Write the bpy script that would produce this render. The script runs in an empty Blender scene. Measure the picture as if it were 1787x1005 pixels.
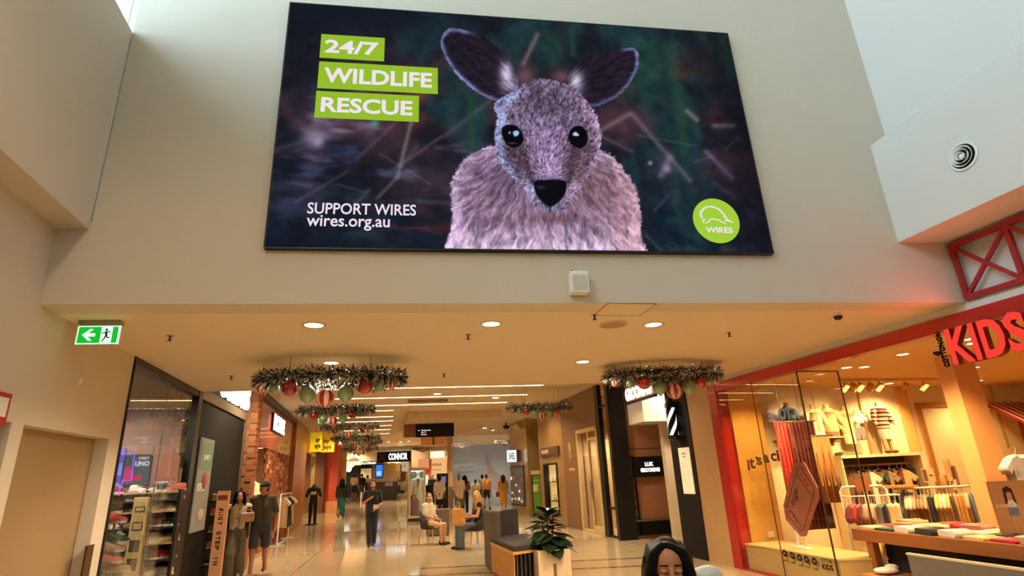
import bpy, bmesh, math, random
import numpy as np
from mathutils import Vector, Matrix, Euler
random.seed(7); rng = np.random.default_rng(11)
SC = bpy.context.scene; COL = SC.collection
# ---------------------------------------------------------------- camera
F, CX, CY, EYE = 968.0, 893.5, 502.5, 1.65
_u = np.array([-133.5, -2876.5, F]); _u /= np.linalg.norm(_u)
_r = np.array([8256.0, 38.0, F]); _r -= _u * (_r @ _u); _r /= np.linalg.norm(_r)
_k = math.radians(1.3); _r = _r * math.cos(_k) + np.cross(_u, _r) * math.sin(_k)
RM = np.array([_r, np.cross(_u, _r), _u]); CAM = np.array([0, 0, EYE])
cam = bpy.data.objects.new('camera', bpy.data.cameras.new('camera')); COL.objects.link(cam)
cam.data.sensor_width = 36; cam.data.lens = F / 1787 * 36; cam.data.clip_start = 0.05; cam.data.clip_end = 300
_m = Matrix.Identity(4)
for i in range(3):
    _m[i][0] = RM[i, 0]; _m[i][1] = -RM[i, 1]; _m[i][2] = -RM[i, 2]; _m[i][3] = CAM[i]
cam.matrix_world = _m; SC.camera = cam
# ---------------------------------------------------------------- world, exposure
W = bpy.data.worlds.new('sky'); SC.world = W; W.use_nodes = True
_b = W.node_tree.nodes['Background']; _b.inputs[0].default_value = (0.56, 0.80, 1.0, 1); _b.inputs[1].default_value = 8.8
SC.view_settings.view_transform = 'Standard'; SC.view_settings.look = 'None'
SC.view_settings.gamma = 1; SC.view_settings.exposure = 0.0; SC.view_settings.use_curve_mapping = False
try:
    cy = SC.cycles; cy.use_denoising = True; cy.max_bounces = 7; cy.diffuse_bounces = 4; cy.glossy_bounces = 4
    cy.transparent_max_bounces = 16; cy.transmission_bounces = 6; cy.sample_clamp_indirect = 6; cy.caustics_reflective = False; cy.caustics_refractive = False
except Exception: pass
WARM = (1.0, 0.79, 0.53); LK = 4.1
# ---------------------------------------------------------------- pixel helpers (photo pixel + known plane -> metres)
def ray(px, py): return RM @ np.array([(px - CX) / F, (py - CY) / F, 1.0])
def onZ(px, py, z): d = ray(px, py); return CAM + d * (z - EYE) / d[2]
def onY(px, py, Y): d = ray(px, py); return CAM + d * Y / d[1]
def onX(px, py, X): d = ray(px, py); return CAM + d * X / d[0]
class Frame:
    "local x runs along a wall away from the camera, y to its left, z up"
    def __init__(s, ox, oy, dx, dy):
        n = math.hypot(dx, dy); s.o = np.array([ox, oy]); s.d = np.array([dx, dy]) / n; s.n = np.array([-dy, dx]) / n; s.rz = math.atan2(dy, dx)
    def w(s, a, t, z=0): p = s.o + s.d * a + s.n * t; return (p[0], p[1], z)
    def hit(s, px, py, t=0):
        d = ray(px, py); p = s.o + s.n * t; k = (s.n @ p) / (s.n @ d[:2]); q = d * k
        return (float(s.d @ (q[:2] - s.o)), float(q[2] + EYE))
    def loc(s, p): q = np.array(p[:2]) - s.o; return float(q @ s.d), float(q @ s.n)
FL = Frame(-3.21, 4.82, -0.11, 1); FR = Frame(5.53, 4.82, -0.09, 1)
def fz(X, Y): return max(0, Y - 22) * 0.022 * min(1, max(0, (0.5 - X) / 2))
# ---------------------------------------------------------------- materials
def lin(c): return tuple(((v / 255) / 12.92 if v <= 10 else ((v / 255 + 0.055) / 1.055) ** 2.4) for v in c)
MATS = {}
def M(name, rgb, rough=0.6, metal=0.0, var=0.06, scale=8.0, emit=0.0, bump=0.0, coat=0.0, spec=0.5, sheen=0.0, stretch=None, col2=None):
    if name in MATS: return MATS[name]
    m = bpy.data.materials.new(name); m.use_nodes = True; nt = m.node_tree; b = nt.nodes['Principled BSDF']
    c = lin(rgb); N = nt.nodes.new; L = nt.links.new
    b.inputs['Roughness'].default_value = rough; b.inputs['Metallic'].default_value = metal
    b.inputs['Coat Weight'].default_value = coat; b.inputs['Specular IOR Level'].default_value = spec; b.inputs['Sheen Weight'].default_value = sheen
    tc = N('ShaderNodeTexCoord'); no = N('ShaderNodeTexNoise'); no.inputs['Scale'].default_value = scale; no.inputs['Detail'].default_value = 4
    if stretch:
        mp = N('ShaderNodeMapping'); mp.inputs['Scale'].default_value = stretch; L(tc.outputs['Object'], mp.inputs[0]); L(mp.outputs[0], no.inputs[0])
    else: L(tc.outputs['Object'], no.inputs[0])
    mx = N('ShaderNodeMix'); mx.data_type = 'RGBA'; L(no.outputs[0], mx.inputs[0])
    if col2: a, d = c, lin(col2)
    else: a = tuple(v * (1 - var * 2) for v in c); d = tuple(min(1, v * (1 + var * 2)) for v in c)
    mx.inputs[6].default_value = (*a, 1); mx.inputs[7].default_value = (*d, 1)
    L(mx.outputs[2], b.inputs['Base Color'])
    if emit: L(mx.outputs[2], b.inputs['Emission Color']); b.inputs['Emission Strength'].default_value = emit
    if bump:
        bp = N('ShaderNodeBump'); bp.inputs['Strength'].default_value = bump; bp.inputs['Distance'].default_value = 0.01; L(no.outputs[0], bp.inputs['Height']); L(bp.outputs[0], b.inputs['Normal'])
    MATS[name] = m; return m
def glow(name, rgb, strength):
    if name in MATS: return MATS[name]
    m = bpy.data.materials.new(name); m.use_nodes = True; nt = m.node_tree; nt.nodes.clear()
    e = nt.nodes.new('ShaderNodeEmission'); o = nt.nodes.new('ShaderNodeOutputMaterial'); e.inputs[0].default_value = (*lin(rgb), 1); e.inputs[1].default_value = strength
    nt.links.new(e.outputs[0], o.inputs[0]); MATS[name] = m; return m
def glassmat(name, tint=(1, 1, 1), refl=1.0):
    if name in MATS: return MATS[name]
    m = bpy.data.materials.new(name); m.use_nodes = True; nt = m.node_tree; nt.nodes.clear(); N = nt.nodes.new; L = nt.links.new
    o = N('ShaderNodeOutputMaterial'); t = N('ShaderNodeBsdfTransparent'); g = N('ShaderNodeBsdfGlossy'); mx = N('ShaderNodeMixShader'); ge = N('ShaderNodeNewGeometry')
    dt = N('ShaderNodeVectorMath'); dt.operation = 'DOT_PRODUCT'; L(ge.outputs['Incoming'], dt.inputs[0]); L(ge.outputs['Normal'], dt.inputs[1])
    def mth(op, x, y=None):
        n = N('ShaderNodeMath'); n.operation = op; L(x, n.inputs[0])
        if y is not None: n.inputs[1].default_value = y
        return n.outputs[0]
    ab = mth('ABSOLUTE', dt.outputs['Value']); iv = mth('MULTIPLY', ab, -1.0); iv = mth('ADD', iv, 1.0); pw = mth('POWER', iv, 5.0); sc = mth('MULTIPLY', pw, .94 * refl); fr = mth('ADD', sc, .045 * refl)
    t.inputs[0].default_value = (*tint, 1); g.inputs[1].default_value = 0.0
    L(fr, mx.inputs[0]); L(t.outputs[0], mx.inputs[1]); L(g.outputs[0], mx.inputs[2]); L(mx.outputs[0], o.inputs[0]); MATS[name] = m; return m
GLASS = glassmat('clear_glass', (0.97, 0.98, 0.97))
# ---------------------------------------------------------------- mesh builder
class MB:
    def __init__(s): s.v = []; s.f = []; s.sm = []
    def add(s, vs, fs, smooth=False):
        o = len(s.v); s.v += [tuple(v) for v in vs]; s.f += [tuple(i + o for i in f) for f in fs]; s.sm += [smooth] * len(fs); return s
    def box(s, x0, x1, y0, y1, z0, z1, M4=None):
        vs = [Vector((x, y, z)) for z in (z0, z1) for y in (y0, y1) for x in (x0, x1)]
        if M4 is not None: vs = [M4 @ v for v in vs]
        return s.add(vs, [(0, 2, 3, 1), (4, 5, 7, 6), (0, 1, 5, 4), (2, 6, 7, 3), (0, 4, 6, 2), (1, 3, 7, 5)])
    def prism(s, poly, h0, h1, axis='z'):
        n = len(poly)
        def p(a, b, h): return {'z': (a, b, h), 'y': (a, h, b), 'x': (h, a, b)}[axis]
        vs = [p(a, b, h0) for a, b in poly] + [p(a, b, h1) for a, b in poly]
        return s.add(vs, [tuple(range(n))[::-1], tuple(range(n, 2 * n))] + [(i, (i + 1) % n, n + (i + 1) % n, n + i) for i in range(n)])
    def cyl(s, p0, p1, r0, r1=None, n=10, cap=True, smooth=True):
        r1 = r0 if r1 is None else r1; p0 = Vector(p0); p1 = Vector(p1); d = (p1 - p0).normalized()
        a = d.orthogonal().normalized(); b = d.cross(a); vs = []
        for p, r in ((p0, r0), (p1, r1)):
            vs += [p + (a * math.cos(2 * math.pi * i / n) + b * math.sin(2 * math.pi * i / n)) * r for i in range(n)]
        s.add(vs, [(i, (i + 1) % n, n + (i + 1) % n, n + i) for i in range(n)], smooth)
        if cap: s.add(vs, [tuple(range(n))[::-1], tuple(range(n, 2 * n))])
        return s
    def tube(s, pts, r, n=8):
        pts = [Vector(p) for p in pts]; rs = r if isinstance(r, (list, tuple)) else [r] * len(pts)
        vs = []; k = len(pts); ref = None
        for i, p in enumerate(pts):
            d = (pts[min(i + 1, k - 1)] - pts[max(i - 1, 0)]).normalized()
            if ref is None: ref = d.orthogonal().normalized()
            a = (ref - d * ref.dot(d)).normalized(); ref = a; b = d.cross(a)
            vs += [p + (a * math.cos(2 * math.pi * j / n) + b * math.sin(2 * math.pi * j / n)) * rs[i] for j in range(n)]
        fs = [(i * n + j, i * n + (j + 1) % n, (i + 1) * n + (j + 1) % n, (i + 1) * n + j) for i in range(k - 1) for j in range(n)]
        s.add(vs, fs, True); return s.add(vs, [tuple(range(n))[::-1], tuple(range((k - 1) * n, k * n))])
    def lathe(s, prof, c=(0, 0, 0), n=16, sx=1, sy=1):
        k = len(prof); vs = [(c[0] + r * sx * math.cos(2 * math.pi * j / n), c[1] + r * sy * math.sin(2 * math.pi * j / n), c[2] + z) for r, z in prof for j in range(n)]
        fs = [(i * n + j, i * n + (j + 1) % n, (i + 1) * n + (j + 1) % n, (i + 1) * n + j) for i in range(k - 1) for j in range(n)]
        s.add(vs, fs, True); return s.add(vs, [tuple(range(n))[::-1], tuple(range((k - 1) * n, k * n))])
    def ball(s, c, r, n=12, sc=(1, 1, 1), R=None):
        c = Vector(c); prof = [(math.sin(math.pi * i / n), -math.cos(math.pi * i / n)) for i in range(n + 1)]; m = max(6, n)
        vs = [Vector((max(a, 1e-4) * math.cos(2 * math.pi * j / m) * r * sc[0], max(a, 1e-4) * math.sin(2 * math.pi * j / m) * r * sc[1], z * r * sc[2])) for a, z in prof for j in range(m)]
        if R is not None: vs = [R @ v for v in vs]
        vs = [v + c for v in vs]
        return s.add(vs, [(i * m + j, i * m + (j + 1) % m, (i + 1) * m + (j + 1) % m, (i + 1) * m + j) for i in range(n) for j in range(m)], True)
    def cap(s, p0, p1, r0, r1, n=10):
        "tapered capsule"
        p0 = Vector(p0); p1 = Vector(p1); d = p1 - p0; L = d.length
        if L < 1e-5: return s.ball(p0, r0, n)
        q = d.to_track_quat('Z', 'Y').to_matrix(); h = 4; prof = []
        for i in range(h + 1): a = -math.pi / 2 * (1 - i / h); prof.append((math.cos(a) * r0, math.sin(a) * r0))
        for i in range(h + 1): a = math.pi / 2 * i / h; prof.append((math.cos(a) * r1, L + math.sin(a) * r1))
        vs = [q @ Vector((max(r, 1e-4) * math.cos(2 * math.pi * j / n), max(r, 1e-4) * math.sin(2 * math.pi * j / n), z)) + p0 for r, z in prof for j in range(n)]
        k = len(prof)
        return s.add(vs, [(i * n + j, i * n + (j + 1) % n, (i + 1) * n + (j + 1) % n, (i + 1) * n + j) for i in range(k - 1) for j in range(n)], True)
    def mesh(s, name='mesh'):
        me = bpy.data.meshes.new(name); me.from_pydata(s.v, [], s.f); me.polygons.foreach_set('use_smooth', s.sm); me.update(); return me
    def build(s, name, mat=None, parent=None, loc=None, rz=None, **kw):
        return link(name, s.mesh(name), mat, parent, loc, rz, **kw)
def link(name, me, mat=None, parent=None, loc=None, rz=None, label=None, cat=None, group=None, kind=None, bevel=0):
    o = bpy.data.objects.new(name, me); COL.objects.link(o)
    if mat is not None:
        if me.materials:
            if me.materials[0] != mat: o.material_slots[0].link = 'OBJECT'; o.material_slots[0].material = mat
        else: me.materials.append(mat)
    if parent is not None: o.parent = parent
    if loc is not None: o.location = loc
    if rz is not None: o.rotation_euler[2] = rz
    if label: o['label'] = label
    if cat: o['category'] = cat
    if group: o['group'] = group
    if kind: o['kind'] = kind
    if bevel: b = o.modifiers.new('bevel', 'BEVEL'); b.width = bevel; b.segments = 2; b.limit_method = 'ANGLE'
    return o
def thing(name, label, cat, loc=(0, 0, 0), rz=0, group=None, kind=None):
    o = bpy.data.objects.new(name, None); COL.objects.link(o); o.location = loc; o.rotation_euler[2] = rz; o['label'] = label; o['category'] = cat
    if group: o['group'] = group
    if kind: o['kind'] = kind
    return o
def B(x0, x1, y0, y1, z0, z1): return MB().box(x0, x1, y0, y1, z0, z1)
def struct(name, mb, mat, loc=None, rz=None, label=None, bevel=0, parent=None):
    return mb.build(name, mat, parent, loc, rz, kind=None if parent else 'structure', label=label, bevel=bevel)
_fc = {}
def textmesh(s, size=1.0, ext=0.0, bold=0.0, align='LEFT', sp=1.0):
    key = (s, size, ext, bold, align, sp)
    if key in _fc: return _fc[key]
    cu = bpy.data.curves.new('lettering', 'FONT'); cu.body = s; cu.size = size; cu.extrude = ext; cu.offset = bold; cu.align_x = align; cu.space_character = sp; cu.resolution_u = 3
    o = bpy.data.objects.new('lettering', cu); COL.objects.link(o); dg = bpy.context.evaluated_depsgraph_get(); dg.update()
    me = bpy.data.meshes.new_from_object(o.evaluated_get(dg)); bpy.data.objects.remove(o); bpy.data.curves.remove(cu); me.materials.clear(); _fc[key] = me; return me
def fit_text(s, w, h, ext=0.002, bold=0.0, sp=1.0):
    "lettering mesh in local x (reading direction) and z (up), facing -y, from (0,0) to (w,h)"
    me = textmesh(s, 1.0, 0.02, bold, 'LEFT', sp).copy(); n = len(me.vertices); a = np.empty(n * 3, np.float32); me.vertices.foreach_get('co', a); a = a.reshape(-1, 3)
    lo = a.min(0); hi = a.max(0); b = np.zeros_like(a); b[:, 0] = (a[:, 0] - lo[0]) / (hi[0] - lo[0]) * w; b[:, 2] = (a[:, 1] - lo[1]) / (hi[1] - lo[1]) * h
    b[:, 1] = -np.where(a[:, 2] > 0, ext, 0.0); me.vertices.foreach_set('co', b.ravel()); me.update(); return me
def light(name, typ, loc, power, color=WARM, size=0.1, target=None, spot=None, blend=0.5, parent=None, size_y=None):
    l = bpy.data.lights.new(name, typ); l.energy = power * LK; l.color = color
    if typ == 'AREA': l.size = size; l.shape = 'DISK'
    if typ == 'AREA' and size_y: l.shape = 'RECTANGLE'; l.size_y = size_y
    if typ in ('SPOT', 'POINT'): l.shadow_soft_size = size
    if typ == 'SPOT': l.spot_size = math.radians(spot or 90); l.spot_blend = blend
    o = bpy.data.objects.new(name, l); COL.objects.link(o); o.location = loc
    if target is not None: o.rotation_euler = (Vector(target) - Vector(loc)).to_track_quat('-Z', 'Y').to_euler()
    if parent is not None: o.parent = parent
    return o
ORD = ['first', 'second', 'third', 'fourth', 'fifth', 'sixth', 'seventh', 'eighth', 'ninth', 'tenth', 'eleventh', 'twelfth', 'thirteenth', 'fourteenth', 'fifteenth', 'sixteenth', 'seventeenth', 'eighteenth', 'nineteenth', 'twentieth']
# ================================================================ room shell
CREAM = M('cream_wall_paint', (206, 194, 176), 0.75, var=0.015, scale=3)
CEILM = M('cream_ceiling_paint', (228, 212, 182), 0.8, var=0.012, scale=2)
WHITE = M('white_wall_paint', (214, 210, 202), 0.7, var=0.012, scale=2)
DOORM = M('beige_door_paint', (142, 118, 84), 0.55, var=0.02, scale=2)
BLACK = M('black_metal', (13, 12, 13), 0.4, var=0.1, spec=.35)
BLACKM = M('black_board', (13, 12, 13), 0.7, var=0.1, spec=.25)
WHITEP = M('white_plastic', (235, 232, 225), 0.4, var=0.01)
CHROME = M('brushed_steel', (180, 176, 170), 0.3, 1.0)
def floor_material():
    m = M('polished_floor_tile', (208, 186, 150), 0.07, var=0.05, scale=1.3, spec=0.6); nt = m.node_tree; b = nt.nodes['Principled BSDF']
    tc = nt.nodes.new('ShaderNodeTexCoord'); br = nt.nodes.new('ShaderNodeTexBrick'); br.offset = 0; br.inputs['Scale'].default_value = 1.0
    br.inputs['Brick Width'].default_value = 0.6; br.inputs['Row Height'].default_value = 0.6; br.inputs['Mortar Size'].default_value = 0.004
    br.inputs['Color1'].default_value = (0.93, 0.93, 0.93, 1); br.inputs['Color2'].default_value = (1, 1, 1, 1); br.inputs['Mortar'].default_value = (0.72, 0.7, 0.66, 1)
    mp = nt.nodes.new('ShaderNodeMapping'); mp.inputs['Rotation'].default_value = (0, 0, -0.1)
    nt.links.new(tc.outputs['Object'], mp.inputs[0]); nt.links.new(mp.outputs[0], br.inputs[0])
    old = b.inputs['Base Color'].links[0].from_socket; mx = nt.nodes.new('ShaderNodeMix'); mx.data_type = 'RGBA'; mx.blend_type = 'MULTIPLY'; mx.inputs[0].default_value = 1
    nt.links.new(old, mx.inputs[6]); nt.links.new(br.outputs[0], mx.inputs[7]); nt.links.new(mx.outputs[2], b.inputs['Base Color'])
    n2 = nt.nodes.new('ShaderNodeTexNoise'); n2.inputs['Scale'].default_value = 2.5; nt.links.new(tc.outputs['Object'], n2.inputs[0])
    mr = nt.nodes.new('ShaderNodeMapRange'); mr.inputs[3].default_value = 0.04; mr.inputs[4].default_value = 0.1; nt.links.new(n2.outputs[0], mr.inputs[0]); nt.links.new(mr.outputs[0], b.inputs['Roughness'])
    return m
xs = [-24, -16, -8, -4, -3.5, -3, -2.5, -2, -1.5, -1, -0.5, 0, 0.5, 4, 9, 16]; ys = [-11, 4, 10, 16, 22, 24, 27, 30, 35, 40, 46, 52, 58, 66]
g = MB(); g.add([(x, y, fz(x, y)) for y in ys for x in xs], [(j * len(xs) + i, j * len(xs) + i + 1, (j + 1) * len(xs) + i + 1, (j + 1) * len(xs) + i) for j in range(len(ys) - 1) for i in range(len(xs) - 1)])
FLOORM = floor_material(); fl = struct('floor', g, FLOORM)
BAND = M('brown_floor_band', (146, 120, 84), 0.12, var=0.05)
def band(p0, p1, w, name):
    d = Vector(p1) - Vector(p0); n = d.length
    return struct(name, B(0, n, -w / 2, w / 2, 0.0005, 0.003), BAND, (p0[0], p0[1], 0), math.atan2(d[1], d[0]))
_k = 1
for a, b, w in [((735, 992), (1130, 973), .16), ((700, 1006), (1160, 986), .14)]:
    p, q = onZ(*a, 0), onZ(*b, 0); band(p, q, w, 'trim_%d' % _k); _k += 1
for a, b, w in [((470, 1035), (640, 893), .03), ((640, 952), (800, 949), .12), ((660, 912), (800, 908), .12)]:
    p, q = onZ(*a, 0), onZ(*b, 0); band(p, q, w, 'trim_%d' % _k); _k += 1
# bulkhead wall that carries the screen
YB = 4.85
struct('wall_front', MB().prism([(-3.6, 3.15), (-3.6, 3.9), (-2.95, 3.9), (-2.95, 11.4), (5.6, 11.4), (5.6, 3.9), (5.9, 3.9), (5.9, 3.15)], YB, YB + .3, 'y'), CREAM)
# ceilings
pl = [FL.w(-.0, .3)[:2], FL.w(4.95, .3)[:2], FR.w(4.95, -.12)[:2], FR.w(0.05, -.12)[:2]]
struct('ceiling_near', MB().prism([(pl[0][0], YB + .3), pl[1], pl[2], (pl[3][0], YB + .3)], 3.15, 3.95), CEILM)
struct('ceiling', B(-24, 16, 9.75, 66, 3.95, 4.1), CEILM)
struct('ceiling_panel', MB().prism([(-24, 9.0), (-24, 9.75), (16, 9.75), (16, 9.0)], 3.95, 4.1), CEILM)
# left side: lower wall with two flush doors in recesses, upper wall set forward
sa, za = FL.hit(43, 737); sb, zb_ = FL.hit(192, 757); sc_, _ = FL.hit(20, 740); DH = 2.2
for i, (a, b, z0) in enumerate([(-15, sc_ - 1.05, 0), (sc_, sa, 0), (sb, 2.1, 0), (sc_ - 1.05, sc_, DH), (sa, sb, DH)]):
    struct('wall_left' if i == 0 else 'wall_left_pier.%03d' % i, B(a, b, 0, .3, z0, 3.84 if a < 0.2 else 3.16), CREAM, FL.w(0, 0), FL.rz)
struct('door_1', B(sa, sb, .13, .2, 0, DH), DOORM, FL.w(0, 0), FL.rz)
struct('door_2', B(sc_ - 1.05, sc_, .13, .2, 0, DH), DOORM, FL.w(0, 0), FL.rz)
struct('wall_left_upper', B(-15, 0.2, -.25, .3, 3.83, 5.98), CREAM, FL.w(0, 0), FL.rz)
struct('ceiling_roof', B(-7, 10, -11, YB + .3, 11.4, 11.6), WHITE)
struct('wall_back', B(-7, 10, -11.3, -11, 0, 11.4), CREAM)
win = thing('window_1', 'clear clerestory glazing above the left cream wall, sky behind', 'window', FL.w(0, -.2, 0), FL.rz, kind='structure')
win['kind'] = 'structure'
for k in range(8): B(-15 + k * 1.88 + .03, -15 + (k + 1) * 1.88 - .03, -.006, .006, 6.04, 11.36).build('pane', GLASS, win)
for k in range(9): B(-15 + k * 1.88 - .03, -15 + k * 1.88 + .03, -.04, .04, 5.98, 11.4).build('mullion', WHITEP, win)
po = light('sky_portal', 'AREA', FL.w(-7.4, -.1, 8.7), 1, size=15, size_y=5.4, target=FL.w(-7.4, -3, 8.7)); po.data.cycles.is_portal = True
# right side: soffit box stepping in above the shopfront
struct('wall_right_upper', MB().prism([(.6, 3.82), (.6, 5.01), (.37, 5.17), (.37, 11.4), (-.5, 11.4), (-.5, 3.82)], -15, 0.2, 'x'), WHITE, FR.w(0, 0), FR.rz)
struct('wall_right_lintel', B(-15, 0.03, -.35, -.06, 3.15, 3.82), WHITE, FR.w(0, 0), FR.rz)
# right-side shop back closure and long corridor side walls far away
struct('wall_far', B(-24, 16, 64, 64.2, 0, 4.1), CREAM)
struct('wall_far_left', B(-24.2, -24, 9, 66, 0, 4.1), BLACKM)
struct('wall_far_right', B(13, 13.2, -11, 66, 0, 4.1), CREAM)
# ================================================================ daylight spill on the right wall: none needed, sky enters by window_1
# ================================================================ wall fittings
RED = M('fire_red_paint', (168, 24, 30), 0.45, var=0.03)
DRED = M('shop_red_paint', (150, 22, 26), 0.4, var=0.03)
t = thing('red_truss', 'dark red metal truss railing with crossed braces above red shop fascia', 'railing', FR.w(0, 0.03, 0), FR.rz)
z0, z1 = 3.165, 3.78
def bar(mb, p, q, w=.045):
    p = Vector(p); q = Vector(q); d = q - p; L = d.length; R = d.to_track_quat('X', 'Z').to_matrix().to_4x4(); return mb.box(0, L, -w / 2, w / 2, -w / 2, w / 2, Matrix.Translation(p) @ R)
for nm, z in (('rail', z0 + .022), ('rail', z1 - .022)): bar(MB(), (-6, 0, z), (-.0, 0, z), .05).build(nm, DRED, t)
for k in range(11):
    a = -k * .55 - .02; bar(MB(), (a, 0, z0), (a, 0, z1), .045).build('post', DRED, t)
    if k < 10:
        bar(MB(), (a, -.004, z0 + .03), (a - .55, -.004, z1 - .03), .035).build('brace', DRED, t)
        bar(MB(), (a, .004, z1 - .03), (a - .55, .004, z0 + .03), .035).build('brace', DRED, t)
# jet diffuser on the right wall
p = FR.hit(1681, 273, .6); t = thing('jet_diffuser', 'round white air jet diffuser of nested rings high on right wall', 'air vent', FR.w(p[0], .6, p[1]), FR.rz)
def ring(r0, r1, y0, y1, n=28):
    mb = MB(); vs = []
    for r, y in ((r0, y0), (r1, y0), (r1, y1), (r0, y1)): vs += [(r * math.cos(2 * math.pi * i / n), y, r * math.sin(2 * math.pi * i / n)) for i in range(n)]
    return mb.add(vs, [(a * n + i, a * n + (i + 1) % n, ((a + 1) % 4) * n + (i + 1) % n, ((a + 1) % 4) * n + i) for a in range(4) for i in range(n)], True)
ring(.118, .14, .0, .014).build('flange', WHITEP, t)
MB().cyl((0, -.0, 0), (0, .003, 0), .12, n=28).build('throat', BLACK, t)
for r, y in ((.098, .03), (.07, .045), (.038, .055)):
    mb = MB(); n = 28; vs = []
    for rr, yy in ((r * .82, .004), (r, y), (r * 1.05, y), (r * .87, .004)): vs += [(rr * math.cos(2 * math.pi * i / n), yy, rr * math.sin(2 * math.pi * i / n)) for i in range(n)]
    mb.add(vs, [(a * n + i, a * n + (i + 1) % n, ((a + 1) % 4) * n + (i + 1) % n, ((a + 1) % 4) * n + i) for a in range(4) for i in range(n)], True); mb.build('ring', WHITEP, t)
MB().lathe([(.001, 0), (.02, .0), (.03, .02), (.02, .03), (.001, .032)], n=16).build('hub', WHITEP, t).rotation_euler = (-math.pi / 2, 0, 0)
# white speaker box under the screen
p = onY(1007, 497, YB); t = thing('wall_speaker', 'small white speaker box on wall below the big screen', 'speaker', (p[0], YB, p[2]))
B(-.085, .085, -.12, -.005, -.11, .10).build('cabinet', WHITEP, t, bevel=.006); B(-.07, .07, -.124, -.12, -.09, .06).build('grille', M('pale_grille', (205, 196, 182), .7), t); MB().cyl((-.05, -.03, .10), (-.05, -.03, .135), .012).build('knob', BLACK, t); B(-.03, .03, -.05, 0, -.02, .02).build('bracket', WHITEP, t)
# fire sign
p = FL.hit(4, 713, 0); t = thing('fire_sign', 'red fire sign with white panel at left edge of cream wall', 'sign', FL.w(p[0] - .06, 0, p[1]), FL.rz)
B(-.12, .12, -.012, 0, -.115, .115).build('plate', RED, t); B(-.09, .09, -.015, -.012, -.06, .08).build('panel', WHITEP, t)
# dark strip beside door
p = FL.hit(160, 952, 0)
t = thing('corner_guard', 'dark brown metal guard strip beside beige door, lower left', 'guard', FL.w(p[0], 0, 0), FL.rz); B(-.14, .01, -.02, 0, 0.02, p[1]).build('plate', M('bronze_metal', (84, 62, 36), .4, .5), t); B(-.15, .02, -.022, 0, p[1], p[1] + .01).build('cap', M('bronze_metal', (84, 62, 36), .4, .5), t)
# motion sensor
p = FL.hit(137, 665, 0); t = thing('motion_sensor', 'tiny white motion sensor on cream wall below exit sign', 'sensor', FL.w(p[0], 0, p[1]), FL.rz); MB().ball((0, -.012, 0), .028, 8, (.8, .7, 1.2)).build('lens', WHITEP, t); B(-.02, .02, -.012, 0, -.035, .035).build('base', WHITEP, t)
# exit sign
EXG = glow('exit_green', (24, 170, 40), 1.3); EXW = glow('exit_white', (215, 255, 225), 1.25)
def exit_sign(loc, label, w=.36, h=.17, sc=1):
    t = thing('exit_sign', label, 'exit sign', loc, 0, 'green exit signs')
    B(-w / 2, w / 2, -.03, .03, .18, .22).build('mount', M('grey_metal', (150, 140, 120), .5), t)
    B(-w / 2, w / 2, -.012, .012, 0, h + .005).build('housing', WHITEP, t)
    B(-w / 2, w / 2, -.014, -.0121, 0, h).build('border', EXW, t)
    B(-w / 2 + .012, w / 2 - .02, -.0155, -.0141, .01, h - .01).build('field', EXG, t)
    ar = [(-.135, .085), (-.075, .14), (-.045, .14), (-.082, .1), (-.025, .1), (-.025, .07), (-.082, .07), (-.045, .03), (-.075, .03)]
    MB().prism(ar, -.0165, -.0156, 'y').build('arrow', EXW, t)
    B(.02, .115, -.0165, -.0156, .012, h - .012).build('door_panel', EXW, t)
    f = MB(); f.cyl((.064, -.018, .133), (.064, -.0166, .133), .011, n=10)
    for a, b, wd in [((.064, .118), (.068, .082), .02), ((.064, .115), (.04, .1), .008), ((.04, .1), (.024, .104), .007), ((.068, .115), (.088, .118), .008), ((.088, .118), (.096, .1), .007), ((.068, .085), (.055, .05), .011), ((.055, .05), (.04, .022), .009), ((.07, .085), (.077, .058), .011), ((.077, .058), (.1, .062), .009)]:
        dx, dz = b[0] - a[0], b[1] - a[1]; L = math.hypot(dx, dz); nx, nz = -dz / L * wd / 2, dx / L * wd / 2
        f.prism([(a[0] + nx, a[1] + nz), (b[0] + nx, b[1] + nz), (b[0] - nx, b[1] - nz), (a[0] - nx, a[1] - nz)], -.018, -.0166, 'y')
    f.build('running_figure', M('exit_dark', (16, 70, 36), .6), t); return t
p = onZ(178, 560, 3.15); e = exit_sign((p[0], p[1], 2.93), 'lit green exit sign with arrow and running figure on near ceiling')
e.scale = (1.0, 1, 1)
p = onY(570, 733, 21); e = exit_sign((p[0], 21, p[2] - .1), 'small far green exit sign above yellow blade sign'); B(-.01, .01, -.01, .01, .2, 3.95 - p[2] + .1).build('rod', CHROME, e); e.scale = (1.6, 1, 1.0)
# ================================================================ ceiling fittings
LAMP = glow('lamp_warm', (255, 226, 170), 9.0)
_dl = {}
def downlight(px, py, z, label, power, r=.1, Y=None):
    p = onZ(px, py, z) if Y is None else (px, Y, z)
    t = thing('downlight', label, 'downlight', (p[0], p[1], z), 0, 'ceiling downlights')
    if 'a' not in _dl:
        m1 = MB(); n = 20; vs = []
        for rr, zz in ((.092, -.001), (.092, -.007), (.118, -.006), (.12, 0)): vs += [(rr * math.cos(2 * math.pi * i / n), rr * math.sin(2 * math.pi * i / n), zz) for i in range(n)]
        m1.add(vs, [(a * n + i, a * n + (i + 1) % n, (a + 1) * n + (i + 1) % n, (a + 1) * n + i) for a in range(3) for i in range(n)], True); _dl['a'] = m1.mesh('trim')
        _dl['b'] = MB().cyl((0, 0, -.004), (0, 0, -.001), .09, n=20).mesh('lens')
    a = link('trim', _dl['a'], M('lamp_trim', (210, 190, 150), .4), t); b = link('lens', _dl['b'], LAMP, t)
    t.scale = (r / .1, r / .1, 1)
    if power: light('downlight_beam', 'SPOT', (0, 0, -.02), power, size=.09, spot=150, blend=.6, parent=t)
    return t
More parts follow.
